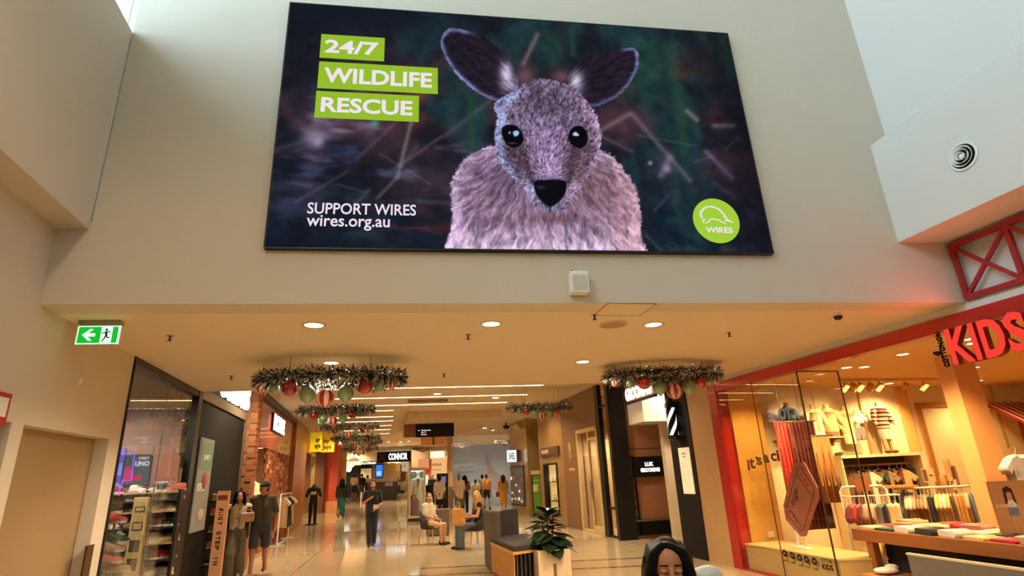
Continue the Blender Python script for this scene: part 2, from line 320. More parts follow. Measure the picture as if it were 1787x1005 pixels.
for px, py, n in [(548, 567, 'leftmost of the front row on near ceiling'), (857, 565, 'middle of the front row on near ceiling'), (1140, 566, 'rightmost of the front row on near ceiling'), (1017, 631, 'beside the right garland on near ceiling'), (578, 633, 'above the left garland on near ceiling')]:
    downlight(px, py, 3.15, 'round warm downlight ' + n, 95, .1)
p = onZ(1070, 566, 3.15); t = thing('ceiling_speaker', 'round tan ceiling speaker grille beside right front downlight', 'speaker', (p[0], p[1], 3.15)); MB().cyl((0, 0, -.008), (0, 0, 0), .15, n=28).build('grille', M('tan_grille', (150, 118, 76), .7, bump=.3, scale=200), t); ring(.145, .158, -.011, 0).build('rim', CEILM, t).rotation_euler = (math.pi / 2, 0, 0)
p = onZ(1085, 544, 3.15); t = thing('access_panel', 'square flush access panel in near ceiling by the bulkhead', 'panel', (p[0], p[1] - .08, 3.15), .05); B(-.24, .24, -.2, .2, -.004, 0).build('lid', CEILM, t); [B(*q, -.006, 0).build('frame', M('panel_edge', (150, 112, 66), .6), t) for q in ((-.25, .25, -.21, -.203), (-.25, .25, .203, .21), (-.25, -.243, -.21, .21), (.243, .25, -.21, .21))]
def sprinkler(px, py, z, where):
    p = onZ(px, py, z); t = thing('fire_sprinkler', 'small dark fire sprinkler head ' + where, 'sprinkler', (p[0], p[1], z), 0, 'ceiling sprinklers')
    MB().cyl((0, 0, -.008), (0, 0, 0), .032, n=12).build('plate', CHROME, t); MB().cyl((0, 0, -.05), (0, 0, 0), .01, n=8).build('stem', M('dark_brass', (80, 56, 30), .4, .6), t); MB().cyl((0, 0, -.054), (0, 0, -.05), .024, n=12).build('deflector', M('dark_brass', (80, 56, 30), .4, .6), t)
for a in [(297, 586, 'near the exit sign'), (817, 584, 'right of middle front downlight'), (1272, 580, 'near the red shop fascia'), (404, 656, 'left of the left garland'), (775, 652, 'between the two near garlands'), (1037, 549, 'at the bulkhead edge by access panel')]: sprinkler(a[0], a[1], 3.15, a[2])
p = onZ(1461, 547, 3.15); t = thing('security_camera', 'white dome security camera on near ceiling before red fascia', 'camera', (p[0], p[1], 3.15)); MB().cyl((0, 0, -.03), (0, 0, 0), .055, n=18).build('base', WHITEP, t); MB().lathe([(.045, -.03), (.042, -.05), (.028, -.068), (.001, -.074)], n=16).build('dome', BLACK, t)
# unseen atrium pendants, added as warm fill light
for k, (x, y, z) in enumerate([(-1.7, 1.2, 5.7), (-1.0, -1.6, 6.0), (-1.9, -4.6, 6.0)]):
    t = thing('atrium_fill_pendant', 'added warm fill pendant unseen above the atrium, %s of three' % ORD[k], 'pendant lamp', (x, y, z), 0, 'added atrium pendants'); MB().lathe([(.16, 0), (.17, .05), (.12, .22), (.04, .3)], n=18).build('shade', WHITEP, t); MB().cyl((0, 0, .005), (0, 0, .012), .15, n=18).build('lens', LAMP, t); MB().cyl((0, 0, .3), (0, 0, 11.4 - z), .01).build('cord', BLACK, t)
    light('pendant_fill_beam', 'SPOT', (0, 0, -.03), 50, (1, .73, .45), .14, spot=165, blend=.5, parent=t)
# strip lights in the far ceiling
STRIP = glow('strip_warm', (255, 225, 165), 14)
for k, (Y, a, b) in enumerate([(14.95, -2.7, 3.0), (16.75, -2.9, 2.85), (18.5, -3.1, 2.45), (19.9, -3.4, -1.35), (21.85, -3.6, -1.5), (23.5, -3.8, -1.6), (25.5, -4.0, -1.8), (27.6, -4.2, -2.0), (30, -4.4, -2.2)]):
    t = thing('strip_light', 'thin warm ceiling strip light, %s row beyond the near garlands' % ORD[k], 'strip light', ((a + b) / 2, Y, 3.95), .02, 'ceiling strip lights'); w = (b - a) / 2
    B(-w, w, -.05, .05, -.012, 0).build('diffuser', STRIP, t); B(-w - .02, w + .02, -.06, -.05, -.015, 0).build('edge', CEILM, t); B(-w - .02, w + .02, .05, .06, -.015, 0).build('edge', CEILM, t)
FD = [(763, 687), (865, 694), (678, 771), (699, 771), (726, 735), (813, 743), (828, 736), (846, 747), (826, 763)]
for k, (px, py) in enumerate(FD): downlight(px, py, 3.95 if k not in (4, 5, 6, 7) else 3.94, 'far warm ceiling downlight, %s going into the corridor' % ORD[k], 90 if k in (0, 1, 2, 5, 8) else 0, .12)
for k, (X, Y) in enumerate([(-3.3, 12.5), (3.2, 12.5), (-3.6, 17), (3.0, 19.5), (2.6, 23), (-4.2, 26), (-6, 34), (-9, 42), (1.5, 31), (3.2, 30.5), (-1.5, 37)]):  # downlights added to brighten the far corridor and hoarding
    downlight(X, 0, 3.95, 'added warm ceiling downlight above far shopfronts, %s from the camera' % ORD[k], 105, .1, Y=Y)
# dropped ceiling panel and far features
p = onZ(780, 716, 3.95); zbot = onY(780, 729, p[1])[2]
q = [onZ(a, b, zbot) for a, b in [(712, 731), (876, 727), (812, 757), (702, 764)]]
struct('ceiling_drop', MB().prism([(v[0], v[1]) for v in q], zbot, 3.96), M('taupe_ceiling', (208, 186, 156), .75, var=.02))
p = onY(747, 704, 18); t = thing('air_grille', 'flat brown air grille set in far ceiling between strip lights', 'air vent', (p[0], 17.7, 3.95)); B(-.62, .62, -.35, .35, -.006, 0).build('frame', M('grille_brown', (128, 100, 62), .6), t)
for k in range(9): B(-.58, .58, -.3 + k * .072, -.26 + k * .072, -.012, -.006).build('slat', M('grille_brown', (128, 100, 62), .6), t)
p = onZ(883, 738, 3.95); t = thing('security_camera', 'black dome security camera hanging near bronze mirrored pier', 'camera', (p[0], p[1], 3.95)); MB().cyl((0, 0, -.12), (0, 0, 0), .04).build('stem', BLACK, t); MB().lathe([(.16, -.12), (.15, -.2), (.09, -.27), (.001, -.29)], n=16).build('dome', BLACK, t)
# ================================================================ the big screen: picture painted per display cell
def vnoise(x, y, seed):
    r = np.random.default_rng(seed); G = r.random((128, 128)); xi = np.floor(x).astype(int); yi = np.floor(y).astype(int); fx = x - xi; fy = y - yi
    fx = fx * fx * (3 - 2 * fx); fy = fy * fy * (3 - 2 * fy); g = lambda a, b: G[a % 128, b % 128]
    return (g(xi, yi) * (1 - fx) + g(xi + 1, yi) * fx) * (1 - fy) + (g(xi, yi + 1) * (1 - fx) + g(xi + 1, yi + 1) * fx) * fy
def fbm(x, y, seed, o=3): return sum(vnoise(x * 2 ** k, y * 2 ** k, seed + k) * .5 ** k for k in range(o)) / sum(.5 ** k for k in range(o))
def sstep(a, b, x): t = np.clip((x - a) / (b - a), 0, 1); return t * t * (3 - 2 * t)
def closed(pts, n=8):
    P = np.array(pts, float); k = len(P); out = []
    for i in range(k):
        p0, p1, p2, p3 = P[i - 1], P[i], P[(i + 1) % k], P[(i + 2) % k]
        for t in np.linspace(0, 1, n, endpoint=False): out.append(.5 * (2 * p1 + (p2 - p0) * t + (2 * p0 - 5 * p1 + 4 * p2 - p3) * t * t + (3 * p1 - p0 - 3 * p2 + p3) * t ** 3))
    return np.array(out)
def sdf(poly, X, Y):
    "signed distance, negative inside"
    d = np.full(X.shape, 1e9); s = np.zeros(X.shape, bool); n = len(poly)
    for i in range(n):
        a, b = poly[i - 1], poly[i]; ex, ey = b - a; wx, wy = X - a[0], Y - a[1]
        t = np.clip((wx * ex + wy * ey) / (ex * ex + ey * ey + 1e-9), 0, 1); d = np.minimum(d, (wx - ex * t) ** 2 + (wy - ey * t) ** 2)
        c = ((a[1] > Y) != (b[1] > Y)) & (X < (b[0] - a[0]) * (Y - a[1]) / (b[1] - a[1] + 1e-12) + a[0]); s ^= c
    return np.where(s, -1, 1) * np.sqrt(d)
NX, NZ = 640, 360
c00 = onY(464, 434, YB); c11 = onY(1264, 62, YB); SX0, SX1 = -1.475, 3.405; SZ0, SZ1 = 3.665, 6.425
gx = np.linspace(SX0, SX1, NX); gz = np.linspace(SZ0, SZ1, NZ); GX, GZ = np.meshgrid(gx, gz)
Dw = np.stack([GX, np.full_like(GX, YB), GZ - EYE], -1) @ RM; PX = CX + F * Dw[..., 0] / Dw[..., 2]; PY = CY + F * Dw[..., 1] / Dw[..., 2]
u = (GX - SX0) / (SX1 - SX0) * 16; v = (GZ - SZ0) / (SZ1 - SZ0) * 9
img = np.zeros((NZ, NX, 3))
def C(r, g, b): return np.array([r, g, b], float)
def mix(col, a):
    global img; img = img * (1 - a[..., None]) + np.asarray(col) * a[..., None]
# blurred undergrowth
img[:] = C(26, 28, 38)
mix(C(74, 50, 60), sstep(.42, .72, fbm(u * .45 + 3, v * .6, 1)) * .8 * np.exp(-((v - 4.2) / 2.6) ** 2))
mix(C(112, 54, 56), sstep(.36, .66, fbm(u * .55 + 9, v * .7 + 4, 5)) * np.exp(-((u - 5.2) / 2.2) ** 2 - ((v - 5.6) / 1.6) ** 2))
mix(C(112, 50, 44), .9 * sstep(.38, .64, fbm(u * .8 + 2, v * .8, 14)) * np.exp(-((u - 13.2) / 2.2) ** 2 - ((v - 6.0) / 1.4) ** 2))
mix(C(36, 74, 56), sstep(.45, .7, fbm(u * .9, v * .5 + 7, 9)) * .75 * np.exp(-((u - 12.6) / 2) ** 2 - ((v - 7.4) / 1.8) ** 2))
mix(C(28, 58, 62), sstep(.5, .75, fbm(u * .8 + 4, v * .4, 21)) * .7)
mix(C(34, 62, 48), .6 * sstep(.4, .7, fbm(u * 1.2, v * .4, 33)) * sstep(6.2, 8.2, v) * sstep(8.2, 9.4, u))
mix(C(122, 108, 136), .75 * sstep(.52, .8, fbm(u * .8 + 6, v * 2.0 + 3, 40)) * np.exp(-((u - 2.6) / 3.2) ** 2 - ((v - 3.8) / 1.9) ** 2))
mix(C(70, 78, 120), .6 * sstep(.5, .8, fbm(u * .9 + 16, v * 2.4 + 3, 44)) * np.exp(-((u - 2.2) / 3) ** 2 - ((v - 2.2) / 1.5) ** 2))
mix(C(18, 30, 44), .8 * sstep(.45, .7, fbm(u * .8 + 8, v * 1.4, 48)) * sstep(3.2, 1.0, v))
mix(C(120, 44, 44), .5 * sstep(.55, .8, fbm(u * .7 + 1, v * 3, 60)) * np.exp(-((u - 4.6) / 1.6) ** 2 - ((v - .9) / .7) ** 2))
mix(C(70, 66, 84), .55 * sstep(.55, .8, fbm(u * 1.4 + 8, v * 1.6, 52)) * sstep(9, 11, u) * sstep(5.5, 3.0, v))
img *= (.72 + .56 * fbm(u * 2.2, v * 2.2, 70, 3))[..., None]
for k in range(18):   # loose straws and twigs, out of focus
    a = np.array([rng.uniform(470, 800) if k < 11 else rng.uniform(1060, 1310), rng.uniform(230, 420)]); an = rng.uniform(-.9, .9); L = rng.uniform(30, 110); b = a + L * np.array([math.cos(an), math.sin(an)])
    e = b - a; t = np.clip(((PX - a[0]) * e[0] + (PY - a[1]) * e[1]) / (e @ e), 0, 1); d = np.hypot(PX - a[0] - e[0] * t, PY - a[1] - e[1] * t)
    mix(C(138, 120, 138), .22 * np.exp(-(d / rng.uniform(2.0, 5)) ** 2))
for a, b, w, c, al in [((719, 215), (694, 315), 3.5, C(158, 138, 146), .6), ((694, 315), (660, 350), 3, C(140, 120, 130), .5), ((770, 245), (690, 300), 3, C(130, 112, 120), .4), ((912, 118), (936, 68), 4, C(150, 118, 120), .7), ((1095, 205), (1042, 235), 4, C(150, 130, 128), .6), ((1100, 205), (1200, 320), 4, C(128, 108, 124), .6), ((1040, 240), (1100, 270), 3, C(120, 100, 110), .5), ((1150, 310), (1165, 280), 6, C(150, 130, 160), .6), ((1228, 270), (1272, 315), 4, C(140, 120, 170), .6), ((1170, 90), (1190, 270), 9, C(44, 78, 56), .6), ((820, 180), (822, 260), 8, C(40, 74, 50), .6), ((995, 60), (998, 100), 6, C(44, 86, 84), .6), ((1195, 200), (1212, 215), 4, C(170, 150, 130), .6), ((1242, 225), (1275, 225), 4, C(160, 150, 170), .6)]:
    a = np.array(a, float); b = np.array(b, float); e = b - a; t = np.clip(((PX - a[0]) * e[0] + (PY - a[1]) * e[1]) / (e @ e), 0, 1); d = np.hypot(PX - a[0] - e[0] * t, PY - a[1] - e[1] * t); mix(c, al * .8 * np.exp(-(d / (w * 1.15)) ** 2))
for x, y, r, c in [(556, 252, 10, C(220, 190, 225)), (548, 246, 20, C(130, 112, 140)), (1131, 290, 4, C(170, 150, 190)), (655, 222, 8, C(90, 140, 130)), (1160, 300, 7, C(150, 130, 175))]: mix(c, .8 * np.exp(-((PX - x) ** 2 + (PY - y) ** 2) / r ** 2))
mix(C(20, 26, 36), .75 * sstep(90, 30, PY) * sstep(900, 700, PX)); mix(C(18, 18, 26), .7 * sstep(1210, 1320, PX)); mix(C(16, 24, 36), .6 * sstep(400, 440, PY) * sstep(780, 600, PX))
# kangaroo: body, ears, head
def fur(cx, cy, ka, kr, seed, amt):
    th = np.arctan2(PY - cy, PX - cx); r = np.hypot(PX - cx, PY - cy); w = fbm(PX / 22, PY / 22, seed + 50) * 1.4
    n = .6 * vnoise((th + 4) * ka + w * 3, r / kr, seed) + .4 * vnoise((th + 4) * ka * 1.9 + w * 5, r / kr * 1.7, seed + 3); return (n - .5) * 2 * amt
ragged = (vnoise(PX / 2.6, PY / 2.6, 80) - .5) * 7 + (vnoise(PX / 6, PY / 6, 81) - .5) * 5
body = closed([(868, 258), (835, 268), (803, 290), (786, 330), (788, 385), (786, 470), (950, 480), (1120, 470), (1117, 420), (1112, 352), (1094, 312), (1058, 272), (1000, 262)])
dB = sdf(body, PX, PY) + ragged * .7; aB = sstep(1.5, -2.5, dB)
base = np.zeros_like(img); base[:] = C(138, 110, 134)
def bmix(col, a): base[:] = base * (1 - a[..., None]) + np.asarray(col) * a[..., None]
bmix(C(205, 178, 212), sstep(-34, -4, dB) * .75); bmix(C(222, 196, 226), sstep(380, 445, PY) * .8); bmix(C(116, 84, 92), .8 * np.exp(-((PX - 1045) / 40) ** 2 - ((PY - 330) / 34) ** 2)); bmix(C(200, 150, 158), .6 * sstep(1040, 1105, PX))
bmix(C(104, 84, 112), .75 * np.exp(-((PX - 880) / 34) ** 2 - ((PY - 322) / 26) ** 2)); bmix(C(96, 66, 76), .7 * np.exp(-((PX - 965) / 30) ** 2 - ((PY - 386) / 10) ** 2)); bmix(C(120, 96, 128), .5 * np.exp(-((PX - 845) / 26) ** 2 - ((PY - 290) / 20) ** 2))
base *= (.98 + fur(950, 240, 34, 17, 90, .44) + (vnoise(PX / 2.4, PY / 5, 311) - .5) * .24)[..., None]; img = img * (1 - aB[..., None]) + base * aB[..., None]
def ear(pts, inner, rim, white):
    d = sdf(closed(pts), PX, PY) + ragged * .25; a = sstep(1.2, -1.2, d); e = np.zeros_like(img); e[:] = C(34, 28, 40)
    e = e + (C(112, 116, 168) - e) * (rim * sstep(-9, -2, d) * .9)[..., None]
    for x, y, r, k in white:
        w = np.exp(-((PX - x) / r[0]) ** 2 - ((PY - y) / r[1]) ** 2) * k; e = e + (C(206, 190, 220) - e) * w[..., None]
    e *= (1 + fur(940, 190, 46, 14, 95, .42))[..., None]; global_mix(e, a)
def global_mix(e, a):
    global img; img = img * (1 - a[..., None]) + e * a[..., None]
mix(C(122, 78, 86), .8 * np.exp(-((PX - 915) / 16) ** 2 - ((PY - 140) / 20) ** 2)); mix(C(120, 80, 90), .8 * np.exp(-((PX - 978) / 18) ** 2 - ((PY - 140) / 12) ** 2))
ear([(782, 58), (769, 76), (773, 98), (791, 130), (818, 157), (849, 177), (880, 184), (903, 158), (892, 116), (863, 85), (827, 65), (796, 57)], 0, sstep(840, 800, PX) + sstep(120, 170, PY) * .8, [(882, 135, (11, 20), .95), (888, 155, (14, 14), .6)])
ear([(988, 148), (998, 126), (1019, 109), (1048, 99), (1086, 91), (1107, 93), (1111, 118), (1102, 143), (1082, 168), (1056, 185), (1023, 193), (1000, 178)], 0, sstep(1070, 1100, PX) + .7 * sstep(150, 180, PY), [(1003, 150, (12, 18), .95)])
head = closed([(862, 186), (866, 215), (862, 250), (868, 285), (890, 312), (912, 332), (922, 356), (938, 370), (958, 374), (982, 370), (1000, 352), (1016, 326), (1038, 288), (1046, 248), (1041, 214), (1027, 190), (1000, 160), (970, 148), (930, 146), (890, 168)])
dH = sdf(head, PX, PY) + ragged * .5; aH = sstep(1.4, -1.8, dH)
base = np.zeros_like(img); base[:] = C(126, 106, 134)
bmix(C(86, 72, 92), .9 * np.exp(-((PX - 950) / 52) ** 2 - ((PY - 188) / 34) ** 2)); bmix(C(166, 138, 180), np.exp(-((PX - 956) / 26) ** 2 - ((PY - 290) / 40) ** 2)); bmix(C(150, 128, 168), .7 * np.exp(-((PX - 950) / 40) ** 2 - ((PY - 240) / 26) ** 2))
bmix(C(160, 176, 226), .85 * sstep(-30, -3, dH) * sstep(930, 880, PX)); bmix(C(188, 150, 186), .8 * sstep(-22, -3, dH) * sstep(1000, 1030, PX)); bmix(C(120, 88, 92), .55 * np.exp(-((PX - 1005) / 16) ** 2 - ((PY - 300) / 26) ** 2))
bmix(C(84, 66, 78), .8 * np.exp(-((PX - 893) / 22) ** 2 - ((PY - 262) / 30) ** 2)); bmix(C(78, 58, 66), .85 * np.exp(-((PX - 1008) / 24) ** 2 - ((PY - 258) / 28) ** 2)); bmix(C(84, 62, 72), .7 * np.exp(-((PX - 908) / 10) ** 2 - ((PY - 295) / 20) ** 2)); bmix(C(80, 56, 62), .6 * np.exp(-((PX - 990) / 6) ** 2 - ((PY - 300) / 22) ** 2))
bmix(C(170, 178, 218), .7 * np.exp(-((PX - 925) / 14) ** 2 - ((PY - 340) / 18) ** 2)); bmix(C(196, 168, 196), .6 * np.exp(-((PX - 996) / 10) ** 2 - ((PY - 336) / 18) ** 2)); bmix(C(120, 126, 168), .7 * np.exp(-((PX - 960) / 22) ** 2 - ((PY - 368) / 6) ** 2))
for (xa, ya), (xb, yb), w_, al_ in [((908, 262), (928, 322), 6, .8), ((1003, 262), (990, 322), 6, .8), ((880, 262), (905, 312), 8, .35), ((1030, 262), (1012, 312), 8, .4)]:
    ex, ey = xb - xa, yb - ya; tt_ = np.clip(((PX - xa) * ex + (PY - ya) * ey) / (ex * ex + ey * ey), 0, 1); bmix(C(66, 50, 60), al_ * np.exp(-((np.hypot(PX - xa - ex * tt_, PY - ya - ey * tt_)) / w_) ** 2))
fine = (vnoise(PX / 1.7, PY / 2.6, 301) - .5) * .55 + (vnoise(PX / 3.2 + PY / 9, PY / 4.5, 302) - .5) * .4
base *= (.96 + fur(955, 318, 40, 7, 97, .46) + fine)[..., None]; global_mix(base, aH)
def spot(pts, col, soft=1.2, a=1.0): mix(col, a * sstep(soft, -soft, sdf(closed(pts, 6), PX, PY)))
spot([(874, 232), (884, 224), (900, 226), (910, 240), (911, 254), (900, 263), (887, 261), (878, 250)], C(10, 10, 16)); spot([(990, 240), (998, 228), (1012, 226), (1022, 238), (1022, 254), (1012, 264), (998, 260), (990, 250)], C(10, 10, 16))
spot([(894, 236), (902, 234), (904, 240), (897, 244)], C(150, 200, 225)); spot([(997, 240), (1002, 236), (1008, 242), (1001, 243)], C(190, 205, 235)); spot([(887, 236), (889, 236), (889, 239), (887, 239)], C(200, 210, 230)); mix(C(120, 130, 160), .5 * np.exp(-((PX - 893) / 7) ** 2 - ((PY - 256) / 1.5) ** 2))
spot([(931, 322), (944, 319), (972, 319), (985, 322), (985, 340), (974, 356), (958, 366), (943, 356), (932, 340)], C(14, 13, 20), 2); mix(C(86, 86, 110), .5 * np.exp(-((PX - 942) / 7) ** 2 - ((PY - 332) / 3) ** 2)); mix(C(10, 10, 16), .8 * np.exp(-((PX - 958) / 2) ** 2 - ((PY - 370) / 5) ** 2))
img = np.clip(img, 0, 255) / 255; lin_img = np.where(img <= .04045, img / 12.92, ((img + .055) / 1.055) ** 2.4)
me = bpy.data.meshes.new('display'); nv = NX * NZ; me.vertices.add(nv)
co = np.zeros((NZ, NX, 3), np.float32); co[..., 0] = GX - .965; co[..., 1] = -.06; co[..., 2] = GZ - SZ0; me.vertices.foreach_set('co', co.ravel())
idx = np.arange(nv).reshape(NZ, NX); q = np.stack([idx[:-1, :-1], idx[:-1, 1:], idx[1:, 1:], idx[1:, :-1]], -1).reshape(-1, 4); nf = len(q)
me.loops.add(nf * 4); me.loops.foreach_set('vertex_index', q.ravel().astype(np.int32)); me.polygons.add(nf); me.polygons.foreach_set('loop_start', np.arange(nf, dtype=np.int32) * 4); me.update(calc_edges=True)
at = me.color_attributes.new('picture', 'FLOAT_COLOR', 'POINT'); rgba = np.ones((nv, 4), np.float32); rgba[:, :3] = lin_img.reshape(-1, 3); at.data.foreach_set('color', rgba.ravel())
dm = bpy.data.materials.new('led_display'); dm.use_nodes = True; nt = dm.node_tree; nt.nodes.clear(); a_ = nt.nodes.new('ShaderNodeAttribute'); a_.attribute_name = 'picture'; e_ = nt.nodes.new('ShaderNodeEmission'); o_ = nt.nodes.new('ShaderNodeOutputMaterial'); e_.inputs[1].default_value = 1.0
nt.links.new(a_.outputs['Color'], e_.inputs[0]); nt.links.new(e_.outputs[0], o_.inputs[0])
SCR = thing('led_screen', 'giant wall screen showing a kangaroo and wildlife rescue advert', 'screen', (.965, YB, SZ0))
link('display', me, dm, SCR); wS = (SX1 - SX0) / 2; hS = SZ1 - SZ0
B(-wS - .015, wS + .015, -.057, 0, -.015, hS + .015).build('housing', BLACK, SCR)
LIME = glow('screen_lime', (148, 190, 44), 1.0); SWHITE = glow('screen_white', (240, 226, 240), 1.0); LIME2 = glow('logo_lime', (162, 206, 58), 1.0)
def sl(px, py): p = onY(px, py, YB - .06); return p[0] - .965, p[2] - SZ0
for (x0, y0, x1, y1, txt, tx) in [(559, 60, 671, 107, '24/7', (567, 70, 661, 96)), (555, 110, 764, 162, 'WILDLIFE', (565, 119, 754, 151)), (550, 160, 731, 212, 'RESCUE', (560, 170, 720, 201))]:
    a = sl(x0, (y0 + y1) / 2); b = sl(x1, (y0 + y1) / 2); top = sl((x0 + x1) / 2, y0 + 3)[1]; bot = sl((x0 + x1) / 2, y1 - 3)[1]
    B(a[0], b[0], -.0625, -.0605, bot, top).build('caption_band', LIME, SCR)
    p = sl(tx[0], (tx[1] + tx[3]) / 2); r = sl(tx[2], (tx[1] + tx[3]) / 2); hh = (top - bot) * .56
    link('caption_lettering', fit_text(txt, r[0] - p[0], hh, .0012, .028), SWHITE, SCR, (p[0], -.0625, (top + bot) / 2 - hh / 2))
p = sl(536, 371); q = sl(726, 374); link('caption_lettering', fit_text('SUPPORT WIRES', q[0] - p[0], .115, .001, .012), SWHITE, SCR, (p[0], -.0605, p[1] - .01))
p = sl(534, 400); q = sl(680, 398); link('caption_lettering', fit_text('wires.org.au', q[0] - p[0], .15, .001, .012), SWHITE, SCR, (p[0], -.0605, p[1] - .005))
c = sl(1250, 385); r = (sl(1290, 385)[0] - sl(1210, 385)[0]) / 2
MB().cyl((c[0], -.0625, c[1]), (c[0], -.0605, c[1]), r, n=48).build('logo_disc', LIME2, SCR)
link('logo_lettering', fit_text('WIRES', r * 1.15, r * .26, .001, .025), SWHITE, SCR, (c[0] - r * .52, -.0625, c[1] - r * .55))
def stroke(mb, pts, w, y0, y1):
    for a, b in zip(pts[:-1], pts[1:]):
        dx, dz = b[0] - a[0], b[1] - a[1]; L = math.hypot(dx, dz) + 1e-9; nx, nz = -dz / L * w / 2, dx / L * w / 2
        mb.prism([(a[0] + nx, a[1] + nz), (b[0] + nx, b[1] + nz), (b[0] - nx, b[1] - nz), (a[0] - nx, a[1] - nz)], y0, y1, 'y')
mb = MB(); cs = lambda x, z: (c[0] + (x - 558) / 390 * r, c[1] - (z - 495) / 390 * r)
def lg(*pp): return [cs(*q) for q in pp]
for st, w in [(lg((335, 545), (330, 490), (345, 470)), .03), (lg((300, 445), (335, 425), (290, 390), (340, 365), (305, 335), (370, 320), (350, 290), (420, 285), (410, 255), (490, 250)), .035), (lg((320, 470), (300, 440)), .03), (lg((490, 250), (540, 255), (590, 275), (640, 300), (690, 360), (740, 455)), .045), (lg((360, 545), (440, 505), (440, 480), (520, 468), (600, 480), (625, 510), (710, 550)), .03), (lg((335, 510), (375, 478)), .025), (lg((690, 425), (705, 440)), .03)]: stroke(mb, st, w * r * 1.5, -.0637, -.0626)
mb.prism(lg((740, 455), (690, 500), (770, 505), (838, 532), (845, 522)), -.0637, -.0626, 'y'); mb.build('logo_echidna', SWHITE, SCR)
# ================================================================ right: children's clothes shop
YEL = M('ochre_plaster', (214, 158, 70), .7, var=.08, scale=2.5, bump=.15)
SWALL = M('shop_cream_wall', (240, 222, 180), .7, var=.01)
PLAT = M('pale_birch_board', (206, 170, 106), .5, var=.03, stretch=(1, 8, 8))
SREDS = M('shop_red_gloss', (170, 26, 26), .3, var=.03, coat=.3)
SHOPCEIL = M('shop_ceiling_paint', (232, 196, 134), .75, var=.01)
STONE = M('beige_pier_stone', (190, 154, 108), .5, var=.03, scale=5)
struct('trim_shop_head', B(-12, 4.76, -.14, .02, 2.91, 3.065), SREDS, FR.w(0, 0), FR.rz)
struct('trim_shop_strip', B(-12, 5.0, -.12, .0, 3.066, 3.149), WHITE, FR.w(0, 0), FR.rz)
struct('trim_shop_post', B(4.76, 5.0, -.2, .03, 0, 3.065), SREDS, FR.w(0, 0), FR.rz)
struct('wall_pier_right', B(5.0, 5.82, -.25, .0, 0, 3.149), STONE, FR.w(0, 0), FR.rz)
struct('wall_shop_side', B(4.98, 5.1, -7.4, -.2, 0, 3.05), SWALL, FR.w(0, 0), FR.rz)
struct('wall_shop_plaster', B(4.72, 4.98, -.82, -.2, 0, 3.0), YEL, FR.w(0, 0), FR.rz)
struct('wall_shop_back', B(-12, 5.1, -7.5, -7.4, 0, 3.05), SWALL, FR.w(0, 0), FR.rz)
struct('wall_shop_near', B(-12.1, -12, -7.5, 0, 0, 3.05), SWALL, FR.w(0, 0), FR.rz)
struct('ceiling_shop', B(-12, 5.1, -7.5, -.12, 3.0, 3.12), SHOPCEIL, FR.w(0, 0), FR.rz)
struct('ceiling_shop_cap', B(-15, 5.1, -7.5, -.12, 3.13, 11.4), WHITE, FR.w(0, 0), FR.rz)
WOODF = M('warm_wood_floor', (172, 122, 70), .35, var=.08, stretch=(1, 6, 6))
struct('floor_shop', B(-12, 4.98, -7.4, -.02, -.02, .004), WOODF, FR.w(0, 0), FR.rz)
# window glazing with clips
wn = thing('window_2', 'shop window glass of two tall panes and a return pane', 'window', FR.w(0, 0, 0), FR.rz, kind='structure')
B(3.76, 4.76, -.006, .006, .02, 2.91).build('pane', GLASS, wn); B(2.68, 3.74, -.006, .006, .02, 2.91).build('pane', GLASS, wn); B(2.672, 2.684, -.72, -.006, .02, 2.91).build('pane', GLASS, wn)
EDGE = M('dark_glass_edge', (58, 44, 24), .3)
B(2.665, 2.68, -.009, .009, 0, 2.91).build('edge', EDGE, wn); B(3.747, 3.753, -.007, .007, 0, 2.91).build('edge', EDGE, wn); B(2.67, 2.686, -.735, -.72, 0, 2.91).build('edge', EDGE, wn); B(2.67, 2.686, -.72, 0, 2.9, 2.915).build('edge', EDGE, wn); B(2.66, 4.76, -.02, .02, 0, .03).build('channel', SREDS, wn)
# display platform
t = thing('display_platform', 'pale timber display platform inside the shop window', 'platform', FR.w(0, 0, 0), FR.rz); MB().prism([(2.42, -.6), (2.66, -.03), (4.7, -.03), (4.7, -.75), (2.6, -.75)], .38, .4).build('top', M('pale_board_top', (228, 192, 128), .4, var=.02), t); MB().prism([(2.44, -.59), (2.67, -.045), (4.69, -.045), (4.69, -.74), (2.61, -.74)], .005, .38).build('body', PLAT, t)
# power outlet
p = FR.loc(onY(1350, 933, 9.5)); q = onY(1350, 933, 9.5); t = thing('power_outlet', 'white power outlet low on ochre plaster wall', 'outlet', FR.w(4.715, p[1], q[2]), FR.rz - math.pi / 2); B(-.06, .06, -.01, 0.004, -.04, .04).build('plate', WHITEP, t); [B(x - .004, x + .004, -.012, -.01, -.012, .012).build('slot', BLACK, t) for x in (-.03, .03)]
# wall lettering
INK = M('dark_ink', (52, 36, 18), .6)
t = thing('wall_lettering', "dark brown lettering it's a circus on window display wall", 'lettering', (0, 0, 0)); k = 0
for ch, px, py, h in [("i", 1301, 821, 17), ("t", 1307, 818, 17), ("'", 1314, 803, 6), ("s", 1319, 812, 13), ("a", 1331, 808, 13), ("c", 1344, 805, 13), ("i", 1352, 805, 18), ("r", 1358, 805, 13), ("c", 1367, 807, 13)]:
    q = onY(px, py, 9.42); s_ = h * 9.9 / 968; w = s_ * (.2 if ch == 'i' else .45 if ch == "'" else .55 if ch in 'rt' else .72)
    if q[0] < 5.93: link('letter', fit_text(ch, w, s_, .01, .03), INK, t, (q[0] - w / 2, q[1] - .12, q[2]), -.1 + k * 0)
